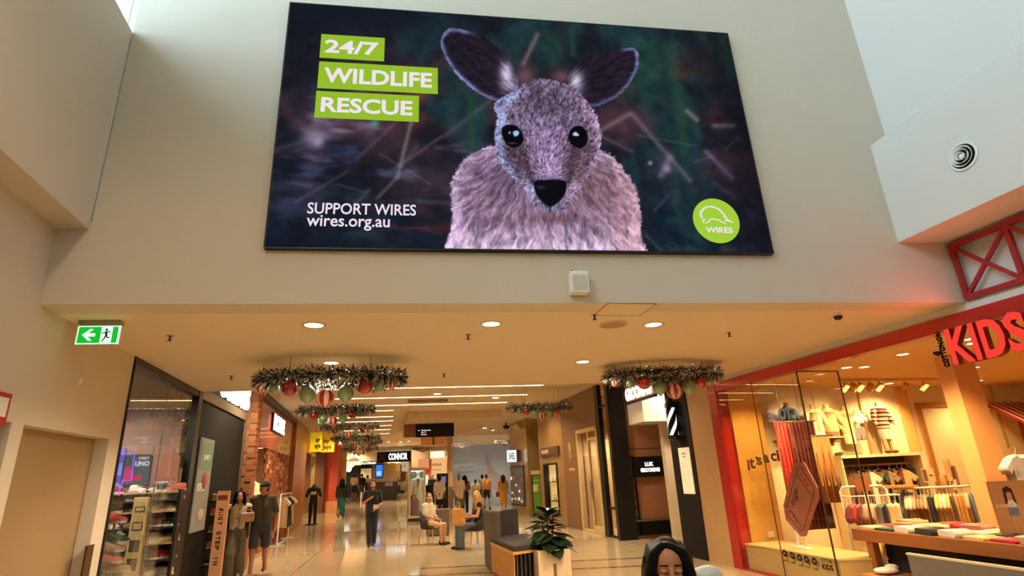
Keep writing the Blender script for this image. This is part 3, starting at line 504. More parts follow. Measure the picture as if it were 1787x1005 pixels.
# drapes
def drape(name, label, mat, x0, x1, Y, z0, z1, folds, amp=.04):
    n = folds * 6; vs = []; th = .004
    for z in (z0, z1):
        for sgn in (0, 1):
            vs += [(x0 + (x1 - x0) * i / n, Y + amp * math.cos(2 * math.pi * i / 6) * (1.2 if z == z0 else .8) + sgn * th, z) for i in range(n + 1)]
    m = n + 1; fs = [(i, i + 1, 2 * m + i + 1, 2 * m + i) for i in range(n)] + [(m + i + 1, m + i, 3 * m + i, 3 * m + i + 1) for i in range(n)] + [(i, m + i, m + i + 1, i + 1) for i in range(n)] + [(2 * m + i, 2 * m + i + 1, 3 * m + i + 1, 3 * m + i) for i in range(n)] + [(0, 2 * m, 3 * m, m), (n, m + n, 3 * m + n, 2 * m + n)]
    t = thing(name, label, 'curtain', (0, 0, 0)); MB().add(vs, fs, True).build('fabric', mat, t); MB().cyl((x0 - .05, Y, z1 + .01), (x1 + .05, Y, z1 + .01), .012).build('rod', CHROME, t); MB().cyl(((x0 + x1) / 2, Y, z1 + .01), ((x0 + x1) / 2, Y, 3.0), .005).build('hanger', CHROME, t); return t
a = onY(1352, 737, 8.95); b = onY(1378, 737, 8.95); bb = onY(1420, 850, 8.95)
drape('red_curtain', 'bright red pleated curtain strip behind ticket board in shop window', M('red_velvet', (206, 44, 34), .7, sheen=.3), a[0], b[0], 8.95, .6, a[2], 4)
c = onY(1376, 737, 8.8); d_ = onY(1420, 737, 8.8)
drape('shaded_curtain', 'shade-coloured part of red pleated curtain behind ticket board in shop window', M('red_velvet_shade', (84, 24, 18), .8), c[0], d_[0], 8.8, .62, c[2], 7)  # rest of the red drape, its shade put into a darker colour
a = onY(1416, 762, 8.7); b = onY(1448, 758, 8.7)
drape('reflection_panel', 'tan panel painted as return pane reflection beside the red curtain', M('tan_reflection', (170, 118, 66), .8), a[0], b[0], 8.7, 1.0, a[2], 3)  # tan sheet standing in for the reflection in the return pane
# ticket board on stand
t = thing('ticket_board', 'pink brown tilted circus ticket board standing in shop window', 'display board', FR.w(0, -.36, 0), FR.rz); TK = M('ticket_pink', (168, 98, 80), .7, var=.03); TKD = M('ticket_line', (92, 44, 34), .7)
H = lambda x, y, tt=-.36: FR.hit(x, y, tt)
TP = [H(*p) for p in [(1386, 808), (1404, 806), (1428, 850), (1430, 868), (1408, 935), (1399, 936), (1373, 906), (1369, 882)]]
MB().prism(TP[::-1], .0, .02, 'y').build('board', TK, t)
def ln(pts, w=.012):
    mb = MB()
    for a, b in zip(pts[:-1], pts[1:]):
        dx, dz = b[0] - a[0], b[1] - a[1]; L = math.hypot(dx, dz); nx, nz = -dz / L * w / 2, dx / L * w / 2; mb.prism([(a[0] + nx, a[1] + nz), (b[0] + nx, b[1] + nz), (b[0] - nx, b[1] - nz), (a[0] - nx, a[1] - nz)], .0205, .024, 'y')
    return mb
IN = [H(*p) for p in [(1394, 817), (1400, 815), (1422, 851), (1422, 864), (1405, 922), (1399, 926), (1376, 898), (1375, 884)]]
ln(IN + IN[:1]).build('border_line', TKD, t); ln([H(1392, 827), H(1420, 866)]).build('divider', TKD, t); ln([H(1375, 880), H(1402, 920)]).build('divider', TKD, t)
for x, y in [(1400, 828), (1406, 837), (1412, 846), (1381, 893), (1387, 901), (1393, 909)]:
    q = H(x, y); pts = []
    for k in range(10): r = .022 if k % 2 == 0 else .009; pts.append((q[0] + r * math.sin(k * math.pi / 5), q[1] + r * math.cos(k * math.pi / 5)))
    MB().prism(pts, .0205, .024, 'y').build('star', TKD, t)
q = H(1388, 872); o = link('lettering', fit_text('cir', .17, .085, .003, .04), TKD, t, (q[0] - .02, .0205, q[1] + .02), math.pi); o.rotation_euler = (0, -.75, math.pi)
q = H(1386, 884); o = link('lettering', fit_text('cus', .2, .085, .003, .04), TKD, t, (q[0] - .02, .0205, q[1]), math.pi); o.rotation_euler = (0, -.75, math.pi)
for px in (1399, 1413):
    q = H(px, 968, -.42); sx = q[0]; MB().cyl((sx, -.03, .4), (sx, -.03, .78), .02).build('stand_post', WHITEP, t); MB().lathe([(.1, .4), (.1, .412), (.03, .42), (.02, .43)], (sx, -.03, 0), 20).build('stand_base', WHITEP, t)
# window decals
t = thing('window_decals', 'row of black round stickers and small print on window glass', 'decals', FR.w(0, .0065, 0), FR.rz)
for k, (x, y) in enumerate([(1370, 965), (1383, 969), (1396, 973), (1408, 976), (1422, 979)]):
    q = FR.hit(x, y); MB().cyl((q[0], 0, q[1]), (q[0], .0015, q[1]), .048, n=20).build('sticker', BLACKM, t); MB().cyl((q[0], .0015, q[1]), (q[0], .002, q[1]), .02, n=12).build('icon', M('sticker_grey', (130, 106, 70), .6), t)
    link('small_print', fit_text(['DOORS', 'CAMERA', 'ALARM', 'SECURE', 'HOURS'][k], .1, .025, .001, .02), BLACKM, t, (q[0] + .05, .001, q[1] - .11), math.pi)
q = FR.hit(1436, 990); link('small_print', fit_text('COTTON', .2, .05, .001, .02), BLACKM, t, (q[0], .001, q[1] + .07), math.pi); link('small_print', fit_text('KIDS', .2, .07, .001, .04), BLACKM, t, (q[0], .001, q[1] - .02), math.pi)
# illuminated sign
KR = glow('sign_red', (255, 66, 52), 1.0); KS = M('sign_side_red', (130, 8, 10), .4)
t = thing('shop_sign', 'glowing red KIDS sign letters hung under red shop fascia', 'shop sign', FR.w(0, .05, 0), FR.rz)
hx = lambda x: FR.hit(x, 605, .05)[0]
x0 = hx(1664)
for ch, xl, xr in (('K', 1664, 1706), ('I', 1708, 1719), ('D', 1725, 1770), ('S', 1773, 1815)):
    a, w = hx(xl), hx(xl) - hx(xr); link('letter', fit_text(ch, w, .38, .07, .03), KS, t, (a, 0, 2.53), math.pi); link('letter_face', fit_text(ch, w - .008, .375, .004, .028), KR, t, (a - .004, .0705, 2.532), math.pi)
o = link('side_lettering', fit_text('COTTON:ON', .38, .055, .02, .03), BLACKM, t, (x0 + .075, .02, 2.53)); o.rotation_euler = (0, -math.pi / 2, math.pi)
light('sign_glow', 'AREA', FR.w(x0 - .6, .25, 2.75), 2, (1, .09, .05), .5, target=FR.w(x0 - .6, 3, 3.6), size_y=.3)
for k in range(3): MB().cyl((x0 - .15 - k * .45, -.02, 2.9), (x0 - .15 - k * .45, -.02, 2.93), .01).build('hanger', CHROME, t)
# column, deep in the shop
def ray2(px, py): d = ray(px, py); return d[:2] / d[1]
Cn = ray2(1709, 794) * 6.9; s_d = FR.d; t_d = -FR.n
def isect(base, dr, px, py): r = ray2(px, py); A = np.array([[r[0], -dr[0]], [r[1], -dr[1]]]); k = np.linalg.solve(A, base); return k[1]
L1 = isect(Cn, s_d, 1678, 794); L2 = isect(Cn, t_d, 1751, 794)
cs_, ct_ = FR.loc(Cn); struct('wall_column', B(cs_, cs_ + L1, ct_ - L2, ct_, 0, 3.0), M('column_paint', (216, 160, 104), .6, var=.01), FR.w(0, 0), FR.rz)
# shelf canopy and boards on the end wall (end wall faces the camera at frame x = 4.98)
EW = 4.98
def ew(px, py, d=0.0):
    "pixel on the end wall, d metres in front of it -> frame t, z"
    base = FR.o + FR.d * (EW - d); r = ray2(px, py); k = isect(base, -FR.n, px, py); dd = ray(px, py); p = base - FR.n * k; return -k, EYE + dd[2] * (p[1] / dd[1])
tA, zS = ew(1466, 795, .4); tB, _ = ew(1606, 787, .4)
SHW = M('shelf_cream', (236, 214, 160), .5)
t = thing('wall_shelf', 'long cream wall shelf over dark clothes bay in children shop', 'shelf', FR.w(EW, 0, 0), FR.rz); B(-.42, 0, tB, tA, zS - .05, zS).build('board', SHW, t); B(-.03, 0, tB, tA, .3, zS - .05).build('back_panel', M('dark_bay', (70, 52, 34), .8), t); [B(-.4, 0, x, x + .03, .0, zS - .05).build('side_panel', SHW, t) for x in (tA - .03, tB)]
B(-.2, -.17, tB, tA, zS - .2, zS - .17).build('rail', CHROME, t)
GRN = M('green_plank', (120, 130, 84), .6); t = thing('plank_riser', 'dull green plank lying on cream shelf by the window', 'plank', FR.w(EW, 0, 0), FR.rz); a_, b_ = ew(1462, 788, .25)[0], ew(1497, 786, .25)[0]; B(-.35, -.15, b_, a_, zS + .001, zS + .04).build('plank', GRN, t); B(-.34, -.16, b_ + .02, a_ - .02, zS + .041, zS + .06).build('inlay', GRN, t)
# perforated uprights
UPR = M('upright_cream', (226, 176, 100), .5)
for k, (px, wd) in enumerate([(1508, .03), (1585, .26), (1672, .1), (1745, .07)]):
    tt = ew(px, 740)[0]; t = thing('wall_upright', 'perforated cream shelving upright on shop end wall, %s from the window' % ORD[k], 'upright', FR.w(EW, tt, 0), FR.rz, 'shelving uprights'); B(-.03, 0, -wd / 2, wd / 2, zS + .002, 2.98).build('channel', UPR, t)
    mb = MB(); [mb.box(-.032, -.03, -wd / 2 + .006, -wd / 2 + .014, zS + .05 + j * .05, zS + .075 + j * .05) for j in range(24)]; mb.build('slots', INK, t, kind='stuff')
# arched panels
for k, (xa, xb) in enumerate([(1606, 1664), (1722, 1768)]):
    a_, b_ = ew(xa, 720)[0], ew(xb, 720)[0]; zt = ew(xa, 712)[1]; t = thing('wall_panel', ['tall pale wall panel with tan frame left of the column', 'tall pale wall panel with tan frame under the striped awning'][k], 'wall panel', FR.w(EW, 0, 0), FR.rz); B(-.02, 0, b_, a_, .8, zt).build('panel', M('pale_panel', (246, 230, 180), .6, var=.01), t)
    fr = M('tan_frame', (176, 122, 60), .5); B(-.05, 0, a_, a_ + .1, .8, zt + .1).build('frame', fr, t); B(-.05, 0, b_ - .1, b_, .8, zt + .1).build('frame', fr, t); B(-.05, 0, b_, a_, zt, zt + .1).build('frame', fr, t)
# striped awning
a_, b_ = ew(1716, 702, .1)[0], ew(1716, 702, .1)[0] - 2.2; zt = ew(1740, 702, .1)[1]
t = thing('striped_awning', 'red and white striped awning fixed to shop end wall', 'awning', FR.w(EW, 0, 0), FR.rz); AR = M('awning_red', (150, 24, 24), .7); AW = M('awning_white', (240, 200, 160), .7); ns = 24
for k in range(ns):
    y1 = a_ - k * 2.2 / ns; y0 = y1 - 2.2 / ns; MB().prism([(-.06, zt), (-.95, zt - .62), (-.95, zt - .635), (-.06, zt - .015)], y0, y1, 'y').build('stripe', AR if k % 2 == 0 else AW, t)
    B(-.96, -.95, y0, y1, zt - .78, zt - .62).build('valance', AR if k % 2 == 0 else AW, t)
# ---------------------------------------------------------------- garments
def puff(outline, th):
    n = len(outline); cx = sum(p[0] for p in outline) / n; cz = sum(p[1] for p in outline) / n; vs = []
    for s_, y in ((.86, -th), (1, 0), (.86, th)): vs += [(cx + (x - cx) * s_, y, cz + (z - cz) * (s_ * .5 + .5)) for x, z in outline]
    fs = [(r * n + i, r * n + (i + 1) % n, (r + 1) * n + (i + 1) % n, (r + 1) * n + i) for r in range(2) for i in range(n)]
    return MB().add(vs, fs, True).add(vs, [tuple(range(n))[::-1], tuple(range(2 * n, 3 * n))])
def tee_outline(w, L, sl=.16, neck=.08):
    h = w / 2; return [(-neck, 0), (-neck * .5, -.035), (neck * .5, -.035), (neck, 0), (h * .85, -.04), (h + sl * .7, -.16), (h + sl * .4, -.24), (h * .98, -.17), (h * 1.0, -L), (-h * 1.0, -L), (-h * .98, -.17), (-h - sl * .4, -.24), (-h - sl * .7, -.16), (-h * .85, -.04)]
def dress_outline(w, L): h = w / 2; return [(-.07, 0), (-.03, -.06), (.03, -.06), (.07, 0), (h * .6, -.05), (h * .65, -.2), (h * .7, -.4), (h * 1.1, -L), (-h * 1.1, -L), (-h * .7, -.4), (-h * .65, -.2), (-h * .6, -.05)]
def short_outline(w, L): h = w / 2; return [(-h * .8, 0), (h * .8, 0), (h, -L), (h * .12, -L), (0, -L * .45), (-h * .12, -L), (-h, -L)]
MESH = {}
def gmesh(kind, w, L, th):
    k = (kind, w, L, th)
    if k not in MESH: MESH[k] = puff({'tee': tee_outline(w, L), 'dress': dress_outline(w, L), 'short': short_outline(w, L)}[kind], th).mesh(kind)
    return MESH[k]
HANG = None
def garment(name, label, cat, kind, w, L, loc, rz, mat, group=None, th=.03, hanger=True, band=None):
    global HANG
    t = thing(name, label, cat, loc, rz, group); link('cloth', gmesh(kind, w, L, th), mat, t)
    if hanger:
        if HANG is None: HANG = MB().tube([(0, 0, .09), (.018, 0, .085), (.015, 0, .06), (0, 0, .045), (0, 0, .01)], .003, 5).tube([(-.14, 0, -.035), (0, 0, .012), (.14, 0, -.035)], .004, 5).mesh('hanger')
        link('hanger', HANG, WHITEP, t)
    if band: band(t)
    return t
def fab(n, c, **k): return M('fabric_' + n, c, .85, sheen=.2, var=k.pop('var', .1), scale=k.pop('scale', 20), **k)
def patt(n, c1, c2, scale): return M('print_' + n, c1, .85, col2=c2, scale=scale)
FB = dict(black=fab('black', (24, 22, 24)), navy=fab('navy', (36, 38, 54)), green=fab('green', (32, 66, 44)), cream=fab('cream', (226, 200, 150)), white=fab('white', (236, 226, 204)), mustard=fab('mustard', (196, 140, 62)), red=fab('red', (176, 36, 40)), maroon=fab('maroon', (120, 30, 38)), pink=fab('pink', (222, 122, 104)), grey=fab('grey', (110, 104, 100)), denim=fab('denim', (96, 112, 140)), brown=fab('brown', (120, 76, 44)), olive=fab('olive', (100, 92, 60)), tan=fab('tan', (196, 152, 98)), yellow=fab('yellow', (232, 196, 120)),
          floral=patt('floral', (24, 20, 22), (226, 190, 150), 26), stripe=patt('stripe', (150, 60, 60), (236, 210, 170), 30), leopard=patt('leopard', (200, 160, 110), (60, 40, 26), 40))
# hanging in the bay under the shelf
zr = zS - .2
for k, (px, kind, w, L, c, nm) in enumerate([(1474, 'tee', .3, .5, 'olive', 'folded olive jacket'), (1482, 'tee', .3, .55, 'brown', 'brown jacket'), (1497, 'dress', .3, .75, 'black', 'black dress'), (1510, 'tee', .3, .5, 'white', 'white blouse'), (1522, 'tee', .32, .55, 'brown', 'brown knit top'), (1541, 'tee', .4, .62, 'floral', 'dark floral shirt'), (1556, 'tee', .34, .5, 'green', 'dark green tee'), (1572, 'tee', .36, .5, 'yellow', 'yellow button shirt'), (1583, 'tee', .3, .5, 'maroon', 'maroon tee'), (1596, 'short', .3, .5, 'black', 'black trousers'), (1604, 'short', .3, .55, 'navy', 'navy trousers')]):
    tt, _ = ew(px, 830, .2 + .03 * (k % 3)); garment('hanging_garment', '%s hanging under the cream shelf on shop end wall' % nm, 'garment', kind, w * 1.25, L * 1.3, FR.w(EW - .19, tt, zr - .075), FR.rz - math.pi / 2 + .35 * (-1) ** k, FB[c], 'garments under the shelf')
# sign card
tt, zz = ew(1620, 829, .55); t = thing('price_card', 'small price card on white stand above the clothes rail', 'sign card', FR.w(EW - .55, tt, zz), FR.rz - math.pi / 2 + .1); B(-.16, .16, -.006, .006, -.12, .12).build('card', M('card_beige', (236, 206, 156), .5), t); B(-.14, -.04, -.008, -.0062, -.1, .1).build('picture', FB['brown'], t); MB().tube([(0, 0, -.12), (0, 0, -.45)], .006, 6).build('stem', WHITEP, t); link('lettering', fit_text('SALE', .1, .03, .001, .03), INK, t, (0.01, -.0065, -.02))
# tall clothes rail in mid shop
p0 = np.array([*onY(1560, 853, 8.35)[:2]]); zR = float(onY(1560, 853, 8.35)[2]); p1 = np.array([*onY(1702, 849, 8.0)[:2]])
dv = p1 - p0; Lr = float(np.hypot(*dv)); rzr = math.atan2(dv[1], dv[0])
t = thing('clothes_rail', 'white metal clothes rail with timber end shelf, middle of children shop', 'clothes rail', (p0[0], p0[1], 0), rzr); MB().cyl((0, 0, zR), (Lr, 0, zR), .016).build('rail', WHITEP, t)
for x in (.05, Lr - .05): MB().cyl((x, 0, .03), (x, 0, zR), .016).build('post', WHITEP, t); B(x - .02, x + .02, -.3, .3, .005, .03).build('foot', WHITEP, t)
B(-.2, .28, -.18, .18, zR + .02, zR + .05).build('shelf', M('timber_shelf', (176, 116, 58), .5), t)
names = [('navy', 'short', .5, .3), ('cream', 'tee', .42, .34), ('white', 'tee', .4, .34), ('stripe', 'tee', .46, .34), ('leopard', 'tee', .42, .34), ('floral', 'tee', .46, .34), ('stripe', 'tee', .44, .34), ('navy', 'dress', .7, .34), ('black', 'dress', .72, .34), ('yellow', 'tee', .5, .34), ('cream', 'tee', .48, .34), ('white', 'tee', .46, .34), ('yellow', 'tee', .5, .36), ('olive', 'dress', .7, .36), ('tan', 'dress', .74, .36), ('mustard', 'dress', .78, .4), ('mustard', 'dress', .74, .4), ('cream', 'tee', .46, .3), ('denim', 'short', .5, .3)]
for k, (c, kind, L, w) in enumerate(names):
    a = .1 + (Lr - .2) * k / (len(names) - 1); q = p0 + dv / Lr * a
    garment('rail_garment', '%s garment on the mid-shop clothes rail, %s from its timber shelf' % (c, ORD[k]), 'garment', kind, w * 1.1, L * 1.28, (q[0], q[1], zR - .095), rzr + math.pi / 2 - .55, FB[c], 'garments on the mid-shop rail', .022)
# small white rack near window
q = onY(1530, 960, 8.2); rx, ry = q[0], 8.2; rr = -.35
t = thing('mesh_rack', 'white tube display rack with wire mesh side by the window platform', 'clothes rack', (rx, ry, 0), rr); zt = float(onY(1512, 848, 8.2)[2])
MB().tube([(-.32, 0, .03), (-.32, 0, zt - .06), (-.27, 0, zt), (.27, 0, zt), (.32, 0, zt - .06), (.32, 0, .03)], .016, 8).build('frame', WHITEP, t)
for z in (zt - .12, zt - .62): MB().tube([(-.32, 0, z), (-.36, -.35, z), (.36, -.35, z), (.32, 0, z)], .008, 6).build('arm', WHITEP, t)
mb = MB(); [mb.box(-.31, .31, -.002, .002, .1 + j * .03, .104 + j * .03) for j in range(26)]; [mb.box(-.3 + j * .1, -.297 + j * .1, -.004, .0, .1, .9) for j in range(7)]; mb.build('wire_mesh', CHROME, t, kind='stuff')
for s_ in (-1, 1): B(s_ * .32 - .02, s_ * .32 + .02, -.3, .2, .005, .03).build('foot', WHITEP, t)
B(-.1, .1, -.02, .0, zt - .07, zt + .1).build('sign_card', M('card_tan', (150, 86, 40), .6), t)
for k, (c, x, y, z, L, kd) in enumerate([('maroon', -.34, -.3, .1, .26, 'tee'), ('red', -.27, -.34, .1, .26, 'tee'), ('maroon', -.2, -.34, .1, .3, 'tee'), ('stripe', -.12, -.35, .1, .28, 'tee'), ('stripe', -.04, -.35, .1, .28, 'tee'), ('grey', .04, -.35, .1, .3, 'dress'), ('navy', .12, -.35, .1, .3, 'dress'), ('yellow', .2, -.35, .1, .34, 'dress'), ('cream', .28, -.34, .1, .3, 'dress'), ('white', -.16, -.35, .6, .26, 'short'), ('yellow', -.06, -.35, .6, .28, 'short'), ('cream', .04, -.35, .6, .26, 'short'), ('pink', .22, -.36, .72, .24, 'dress'), ('pink', .28, -.36, .72, .24, 'dress'), ('pink', .34, -.34, .72, .24, 'dress')]):
    R2 = Matrix.Rotation(rr, 2); v = R2 @ Vector((x, y)); garment('small_garment', '%s child garment on mesh rack, %s from its left end' % (c, ORD[k]), 'garment', kd, .2, L, (rx + v[0], ry + v[1], zt - z - .13), rr + 1.0, FB[c], 'garments on the mesh rack', .03)
for k, (px, py, L) in enumerate([(1578, 858, 1.0), (1562, 885, .5)]): q = onY(px, py, 8.45 - k * .3); garment('long_black_dress', ['long black dress hanging behind the mesh rack', 'dark navy dress hanging beside mesh rack'][k], 'dress', 'dress', .42, L, (q[0], q[1], q[2]), .3, FB[['black', 'navy'][k]], None, .09)
# low crate with white clothing
q = onZ(1548, 1000, .28); t = thing('timber_crate', 'small timber crate at the foot of mesh rack', 'crate', (q[0], q[1], 0), .1); B(-.22, .22, -.15, .15, .01, .24).build('body', PLAT, t); B(-.24, .24, -.17, .17, .24, .27).build('lid', M('timber_shelf', (176, 116, 58), .5), t)
MB().ball((0, 0, 0), .1, 8, (1.6, 1.2, .4)).ball((.1, .02, .03), .07, 8, (1.2, 1, .5)).build('folded_shirts', FB['white'], None, (q[0], q[1], .31), label='crumpled white shirts on the low timber crate', cat='shirts')
# display table
TZ = .75; T0 = onZ(1590, 914, TZ); T1 = onZ(1787, 928, TZ); T2 = onZ(1600, 934, TZ)
t = thing('display_table', 'long timber display table heaped with children clothes', 'table', FR.w(0, 0, 0), FR.rz); WT = M('table_wood', (150, 88, 40), .45, var=.12, scale=3, stretch=(1, 10, 10))
s0, t0 = FR.loc(T0); s1, t1 = FR.loc(T1); s2, t2 = FR.loc(T2); tb, te = min(t0, t1) - .2, t2
B(-1.2, s0, tb, te, TZ - .14, TZ).build('top', WT, t)
for sx in (-1.0, s0 - .25):
    for ty in (tb + .05, te - .15): B(sx, sx + .1, ty, ty + .1, .005, TZ - .14).build('leg', WT, t)
B(-1.0, s0 - .2, tb + .1, te - .1, .12, .15).build('lower_shelf', WT, t); B(-1.1, s0 - .12, te - .4, te - .36, .15, TZ - .14).build('dark_backing', FB['black'], t)  # black sheet added for the dark under the table
SHf = {}
def folded(loc, rz, mat, label, w=.3, d=.26, h=.035):
    k = (w, d, h)
    if k not in SHf: SHf[k] = puff([(-w / 2, 0), (-w / 2, h), (w / 2, h), (w / 2, 0)], d / 2).mesh('folded'); SHf[(k, 'c')] = MB().lathe([(.05, h + .001), (.06, h + .004), (.05, h + .008)], (0, -d * .3, 0), 10).mesh('collar')
    t = thing('folded_clothes', label, 'folded clothes', loc, rz, 'folded clothes on the display table'); link('cloth', SHf[k], mat, t); link('collar', SHf[(k, 'c')], mat, t)
k = 0
for row in range(3):
    for col in range(9):
        sx = s0 - .15 - col * .3; ty = te - .2 - row * .34; c = ['cream', 'white', 'navy', 'green', 'yellow', 'red', 'white', 'red', 'pink', 'black', 'tan'][(col * 3 + row * 5) % 11]
        folded(FR.w(sx, ty, TZ + .001), FR.rz + random.uniform(-.25, .25), FB[c], '%s folded garment on display table, row %s from front, %s from its far end' % (c, ['one', 'two', 'three'][row], ORD[col]), h=random.choice([.03, .05, .07])); k += 1
# grey low barrier
a = FR.hit(1583, 968, .02); t = thing('grey_barrier', 'low grey panel barrier across the shop entrance', 'barrier', FR.w(0, .02, 0), FR.rz); B(-2.2, a[0], -.04, 0, .04, a[1]).build('panel', M('grey_laminate', (92, 86, 78), .5), t); B(-2.2, a[0] + .01, -.045, .005, a[1], a[1] + .02).build('top_edge', M('pale_edge', (196, 180, 150), .4), t); [B(x, x + .05, -.2, .15, 0.004, .04).build('foot', BLACK, t) for x in (a[0] - .1, -.5)]
# poster board with figure, denim top at the right edge
q = onY(1765, 885, 5.9); t = thing('poster_board', 'tall tan poster showing a long-haired figure, right edge of shop', 'poster', (q[0], q[1], q[2]), -.15); B(-.2, .22, -.01, .01, -.32, .28).build('board', M('poster_tan', (176, 124, 74), .5), t); B(-.19, .21, -.0125, -.0101, -.31, .27).build('print', M('poster_beige', (192, 140, 90), .5), t)
SK = M('print_skin', (206, 146, 100), .6); PR = lambda pts, n, m, d=0: MB().prism(pts, -.0135 - d, -.0126 - d, 'y').build(n, m, t)
PR([(-.035, -.05), (.0, -.05), (.0, -.3), (-.03, -.3)], 'leg_print', SK); PR([(.01, -.05), (.045, -.05), (.06, -.28), (.035, -.28)], 'leg_print', SK); PR([(-.075, .07), (-.05, .08), (-.07, -.06), (-.09, -.05)], 'arm_print', SK); PR([(.06, .08), (.08, .06), (.085, -.05), (.065, -.05)], 'arm_print', SK)
PR([(-.03, .075), (.03, .075), (.022, .17), (-.02, .17)], 'face_print', SK, .002); PR([(-.055, .2), (.0, .225), (.05, .195), (.065, .03), (.035, .06), (.03, .16), (-.025, .16), (-.035, .05), (-.065, .03)], 'hair_print', M('print_hair', (50, 28, 18), .6), .0035); PR([(-.06, .085), (.065, .085), (.055, .0), (-.05, .0)], 'top_print', FB['white'], .001); PR([(-.05, .0), (.058, .0), (.06, -.09), (.008, -.09), (.0, -.06), (-.01, -.09), (-.055, -.09)], 'shorts_print', FB['denim'], .001); link('lettering', fit_text('2 FOR $20', .2, .035, .001, .03), M('print_cream', (240, 214, 170), .5), t, (-.18, -.018, -.0))
MB().cyl((0, 0, -.32), (0, 0, -.9), .012).build('stem', CHROME, t)
q = onY(1772, 790, 6.6); garment('denim_top', 'pale blue denim child top hanging at right edge of shop', 'garment', 'tee', .46, .55, (q[0], q[1], q[2] - .02), .1, patt('tiedye', (90, 108, 150), (222, 214, 200), 9), None, .06)
# mannequins / torsos on the shelf
SKINM = M('mannequin_cream', (226, 188, 132), .5)
def torso(px, label, top, bottom=None, h=.62, rz=0, d=.25, legs=False, zb=None, mat2=None):
    tt, _ = ew(px, 760, d); p = FR.w(EW - d, tt, zS if zb is None else zb); t = thing('mannequin', label, 'mannequin', (p[0], p[1], p[2]), rz, 'shop mannequins'); z0 = .42 if legs else .06
    MB().lathe([(.001, z0 + h + .03), (.05, z0 + h + .03), (.05, z0 + h - .03), (.08, z0 + h - .07)][::-1], n=12).build('neck', SKINM, t)
    MB().lathe([(.13, z0 + .02), (.15, z0 + .05), (.135, z0 + .2), (.16, z0 + .38), (.17, z0 + h - .12), (.1, z0 + h - .06), (.07, z0 + h - .04)], n=18, sy=.65).build('top', top, t)
    for s_ in (-1, 1): MB().cap((s_ * .16, 0, z0 + h - .13), (s_ * .22, -.02, z0 + h - .32), .055, .05).build('sleeve', top, t); MB().cap((s_ * .22, -.02, z0 + h - .3), (s_ * .24, -.06, z0 + .12), .032, .022).build('arm', SKINM, t)
    MB().lathe([(.12, z0 - .16), (.14, z0 - .1), (.14, z0 + .03)], n=16, sy=.65).build('shorts', bottom or FB['cream'], t)
    if legs:
        for s_ in (-1, 1): MB().cap((s_ * .07, 0, z0 - .1), (s_ * .07, -.01, .06), .05, .03).build('leg', SKINM, t); MB().ball((s_ * .08, -.05, .035), .05, 8, (.8, 1.8, .65)).build('shoe', FB['brown'], t)
    else: MB().cyl((0, 0, 0), (0, 0, .08), .015).build('stand', CHROME, t)
    return t
def stripemat():
    m = M('striped_tee', (120, 36, 40), .85); nt = m.node_tree; b = nt.nodes['Principled BSDF']; tc = nt.nodes.new('ShaderNodeTexCoord'); wv = nt.nodes.new('ShaderNodeTexWave'); wv.bands_direction = 'Z'; wv.inputs['Scale'].default_value = 4.2; nt.links.new(tc.outputs['Object'], wv.inputs[0])
    cr = nt.nodes.new('ShaderNodeValToRGB'); cr.color_ramp.interpolation = 'CONSTANT'; cr.color_ramp.elements[0].color = (*lin((96, 34, 40)), 1); cr.color_ramp.elements[1].position = .5; cr.color_ramp.elements[1].color = (*lin((240, 206, 170)), 1); nt.links.new(wv.outputs[0], cr.inputs[0]); nt.links.new(cr.outputs[0], b.inputs['Base Color']); return m
torso(1545, 'child mannequin in striped tee on cream shelf beneath spotlights', stripemat(), FB['white'], .5, .2, .22, True)
torso(1383, 'dark tee on mannequin torso above the red curtain', fab('teal', (46, 60, 58)), FB['olive'], .55, .3, .3, False, zb=2.05)
torso(1428, 'cream top on mannequin torso behind return glass pane', FB['cream'], FB['white'], .5, .1, .3, False, zb=2.05)
torso(1452, 'tan tee on mannequin torso, second along the shelf', FB['tan'], FB['brown'], .5, -.2, .3, False, zb=2.05)
torso(1482, 'pale mannequin torso above dull green plank', FB['yellow'], FB['cream'], .5, .2, .15, False, zb=zS + .3)
tt, zz = ew(1497, 745, .2); garment('grey_shorts', 'small grey shorts pinned up beside striped mannequin', 'shorts', 'short', .28, .24, FR.w(EW - .2, tt, zz), FR.rz - math.pi / 2, FB['grey'], None, .03)
tt, zz = ew(1495, 716, .2); garment('white_print_top', 'small white printed top pinned above grey shorts', 'garment', 'tee', .2, .24, FR.w(EW - .2, tt, zz), FR.rz - math.pi / 2, FB['white'], None, .02)
la_, lb_ = ew(1365, 760, .3)[0], ew(1462, 760, .3)[0]; t = thing('torso_ledge', 'thin cream wall ledge carrying mannequin torsos behind window display', 'shelf', FR.w(EW, 0, 0), FR.rz); B(-.42, 0, lb_, la_, 2.03, 2.049).build('board', SHW, t); [B(-.3, 0, y, y + .03, 1.9, 2.03).build('bracket', SHW, t) for y in (lb_ + .1, la_ - .15)]
# right display of bags and bottles on wall beside pale panel
for k, (px, py, c, kd) in enumerate([(1650, 800, 'tan', 'dress'), (1660, 812, 'brown', 'dress'), (1645, 828, 'mustard', 'short'), (1665, 835, 'cream', 'tee'), (1690, 868, 'white', 'tee'), (1710, 874, 'stripe', 'tee'), (1725, 876, 'brown', 'tee')]):
    tt, zz = ew(px, py, .5 if k < 4 else 1.2); garment('wall_garment', '%s garment hanging near the shop column, %s in that cluster' % (c, ORD[k]), 'garment', kd, .3, .4, FR.w(EW - (.5 if k < 4 else 1.2), tt, zz), FR.rz - math.pi / 2 + .5, FB[c], 'garments by the column', .04)
